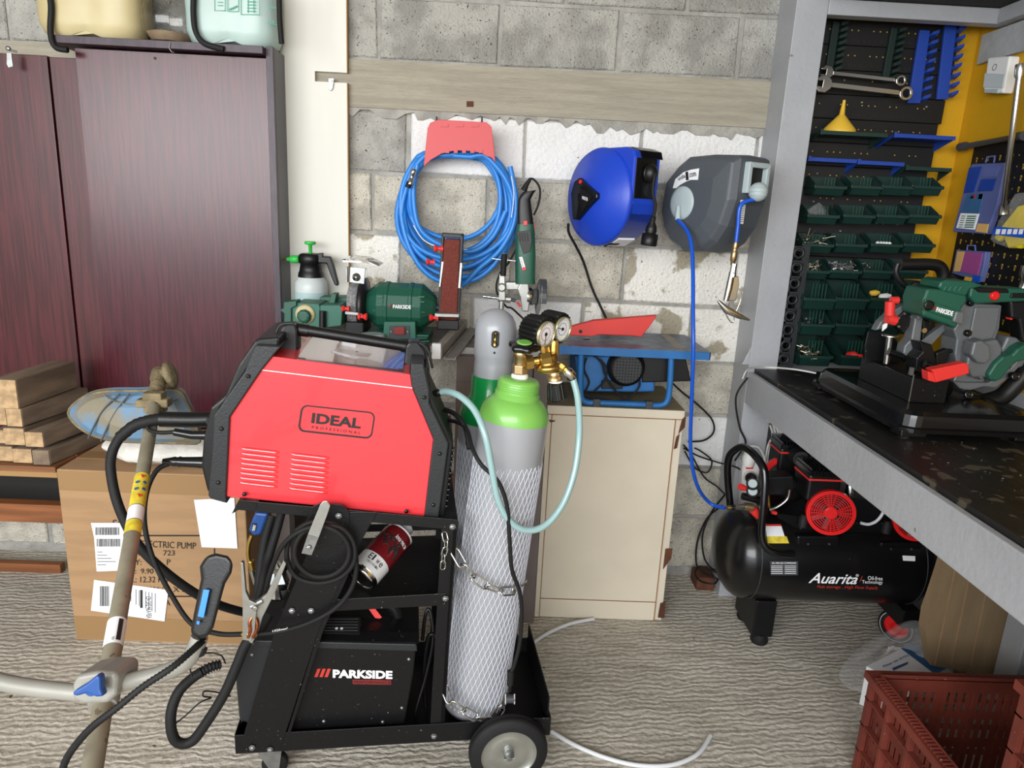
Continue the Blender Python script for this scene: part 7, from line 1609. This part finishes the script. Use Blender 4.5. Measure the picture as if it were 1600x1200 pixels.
# metal shavings on the worktop
b = MB(); random.seed(12)
for i in range(110):
    x = random.uniform(.95, 1.45); y = random.uniform(1.15, 1.63); a = random.random()*3; l = random.uniform(.001, .004); b.obox((x, y, WT+.0008), l, .0008, .0006, V((math.cos(a), math.sin(a), 0)), V((-math.sin(a), math.cos(a), 0)))
tag(b.build('metal_shavings', 'zinc'), 'fine metal shavings scattered on the worktop in front of the band saw', 'shavings', None, 'stuff')
# ============================================================ lower right: cardboard, boxes, crates, bag
yv = 1.80
b = MB(); P = px(AY(yv), [(1490, 835), (1640, 880), (1640, 1075), (1455, 1040), (1446, 985), (1450, 958), (1458, 936), (1470, 900)]); P = [V((p.x, p.y, max(.002, min(p.z, .755)))) for p in P]
b.prism(P, (0, .035, 0)); t = thing('cardboard_sheet', 'folded brown cardboard standing upright right of the compressor', 'cardboard', (1.4, yv, 0)); b.build('panel', 'cardboard2', t)
for x in (1500, 1525, 1556): 
    q = px(AY(yv-.001), [(x, 850), (x+2, 850), (x-38, 1040), (x-40, 1040)]); MB().prism([V((p.x, p.y, max(.003, p.z))) for p in q], (0, .0015, 0)).build('fold_line', 'cardboard', t)
zt4 = .13; p0, p1, p2 = pZ(1354, 1041, zt4), pZ(1425, 1005, zt4), pZ(1492, 1037, zt4); p3 = p0+p2-p1
t = thing('filter_box', 'small white and blue carton on the floor behind the crate', 'box', ((p0+p2)/2).to_2d().to_3d())
b = MB(); b.prism([V((p.x, p.y, .001)) for p in (p0, p1, p2, p3)], (0, 0, zt4-.001)); b.build('carton', 'paper', t)
m1, m2 = p0.lerp(p1, .75), p3.lerp(p2, .55); b = MB(); b.prism([V((p.x, p.y, zt4)) for p in (m1, p1, p2, m2)], (0, 0, .0008)); b.build('blue_panel', 'blue_box', t)
AZ4 = AZ(zt4+.001)
text('Filter kit RTF2', AZ4, (1381, 1043), (1421, 1025), (1379, 1040), 'blue_box', t, 'lettering', .0005)
MB().prism(px(AZ(zt4+.0005), [(1394, 1044), (1419, 1034), (1418, 1038), (1396, 1048)]), (0, 0, .0006)).build('blue_bar', 'blue_box', t)
# plastic bag
random.seed(21); R = []
cb = pZ(1380, 1040, 0); 
o1 = pZ(1318, 1060, .002); 
def bagp(x, y, h): return pZ(x, y, h)
outl = [(1312, 1050, .01), (1340, 1010, .05), (1385, 985, .10), (1420, 960, .16), (1450, 975, .19), (1472, 1005, .17), (1470, 1030, .14), (1420, 1045, .10), (1370, 1075, .03), (1345, 1085, .01), (1320, 1075, .01)]
base = [pZ(x, y, h) for x, y, h in outl]; base = [V((p.x, max(p.y, 1.62), p.z)) for p in base]; cen = sum(base, V())/len(base); b = MB(); n = len(base)
rings = []
for f in (1, .8, .6, .4, .2, .03):
    rings.append([p.lerp(cen, 1-f)+V((random.uniform(-1, 1)*.012, random.uniform(-1, 1)*.012, .03*(1-f)+random.uniform(-1, 1)*.012)) for p in base])
vs = [p for r in rings for p in r]; fs = []
for k in range(len(rings)-1):
    for i in range(n): fs.append((k*n+i, k*n+(i+1) % n, (k+1)*n+(i+1) % n, (k+1)*n+i))
b.add([V((p.x, p.y, max(p.z, .003))) for p in vs], fs, False)
o = b.build('plastic_bag', 'bag_film'); tag(o, 'crumpled clear plastic bag lying by the compressor wheel', 'bag')
sb = o.modifiers.new('subsurf', 'SUBSURF'); sb.levels = 2; sb.render_levels = 2
# crates
def crate(x0, x1, y0, y1, z0, z1, label):
    t = thing('plastic_crate', label, 'crate', ((x0+x1)/2, (y0+y1)/2, z0)); h = z1-z0
    MB().box(x0+.012, x1-.012, y0+.012, y1-.012, z0, z0+.006).build('floor_panel', 'crate_red', t)
    for nm, ax, c0, c1, fx in (('left_wall', 1, y0, y1, x0), ('right_wall', 1, y0, y1, x1), ('front_wall', 0, x0, x1, y0), ('back_wall', 0, x0, x1, y1)):
        sg = 1 if fx in (x0, y0) else -1; b = MB(); rb = MB(); hb = MB()
        def bx(m, a0, a1, t0, t1, za, zb_):
            u0, u1 = fx+sg*t0, fx+sg*t1; u0, u1 = min(u0, u1), max(u0, u1)
            if ax: m.box(u0, u1, a0, a1, za, zb_)
            else: m.box(a0, a1, u0, u1, za, zb_)
        # slotted inner panel
        nn = int((c1-c0)/.020); st_ = (c1-c0)/nn
        for k in range(nn): bx(b, c0+k*st_, c0+(k+.62)*st_, .016, .019, z0, z1-.01)
        for zl0, zl1 in ((0, .03), (.10, .125), (.185, .205), (h-.04, h-.005)): bx(b, c0+.016, c1-.016, .0158, .0192, z0+zl0, z0+zl1)
        b.build(nm, 'crate_red', t)
        n2 = max(int((c1-c0)/.085), 2)
        for k in range(n2+1): a = c0+k*(c1-c0)/n2; a = min(max(a, c0+.006), c1-.006); bx(rb, a-.006, a+.006, .002, .017, z0, z1-.012)
        rb.build('upright_ribs', 'crate_red', t, .001)
        for zl in (.004, .075, .15, .225): bx(hb, c0, c1, .0, .016, z0+zl, z0+zl+.004)
        hb.build('cross_ribs', 'crate_red', t)
    b = MB()
    def rim(d0, d1, za, zb_):
        b.box(x0+d0, x0+d1, y0+d0, y1-d0, za, zb_); b.box(x1-d1, x1-d0, y0+d0, y1-d0, za, zb_); b.box(x0+d1, x1-d1, y0+d0, y0+d1, za, zb_); b.box(x0+d1, x1-d1, y1-d1, y1-d0, za, zb_)
    rim(-.008, .022, z1-.006, z1-.002); rim(-.008, -.004, z1-.022, z1-.006); rim(.018, .022, z1-.006, z1+.006)
    b.build('top_rim', 'crate_red', t, .001)
    b = MB(); n3 = int((y1-y0)/.011)
    for k in range(n3): y = y0+.03+k*.011; (y < y1-.03) and b.box(x0-.002, x0+.017, y, y+.004, z1-.002, z1+.004)
    b.build('rim_ridges', 'crate_red', t)
    return t
crate(.978, 1.43, .80, 1.535, 0, .30, 'large rust red slotted plastic crate on the floor at the lower right')
crate(.985, 1.54, .62, 1.10, .3065, .60, 'second rust red crate resting on the first at the right picture edge')
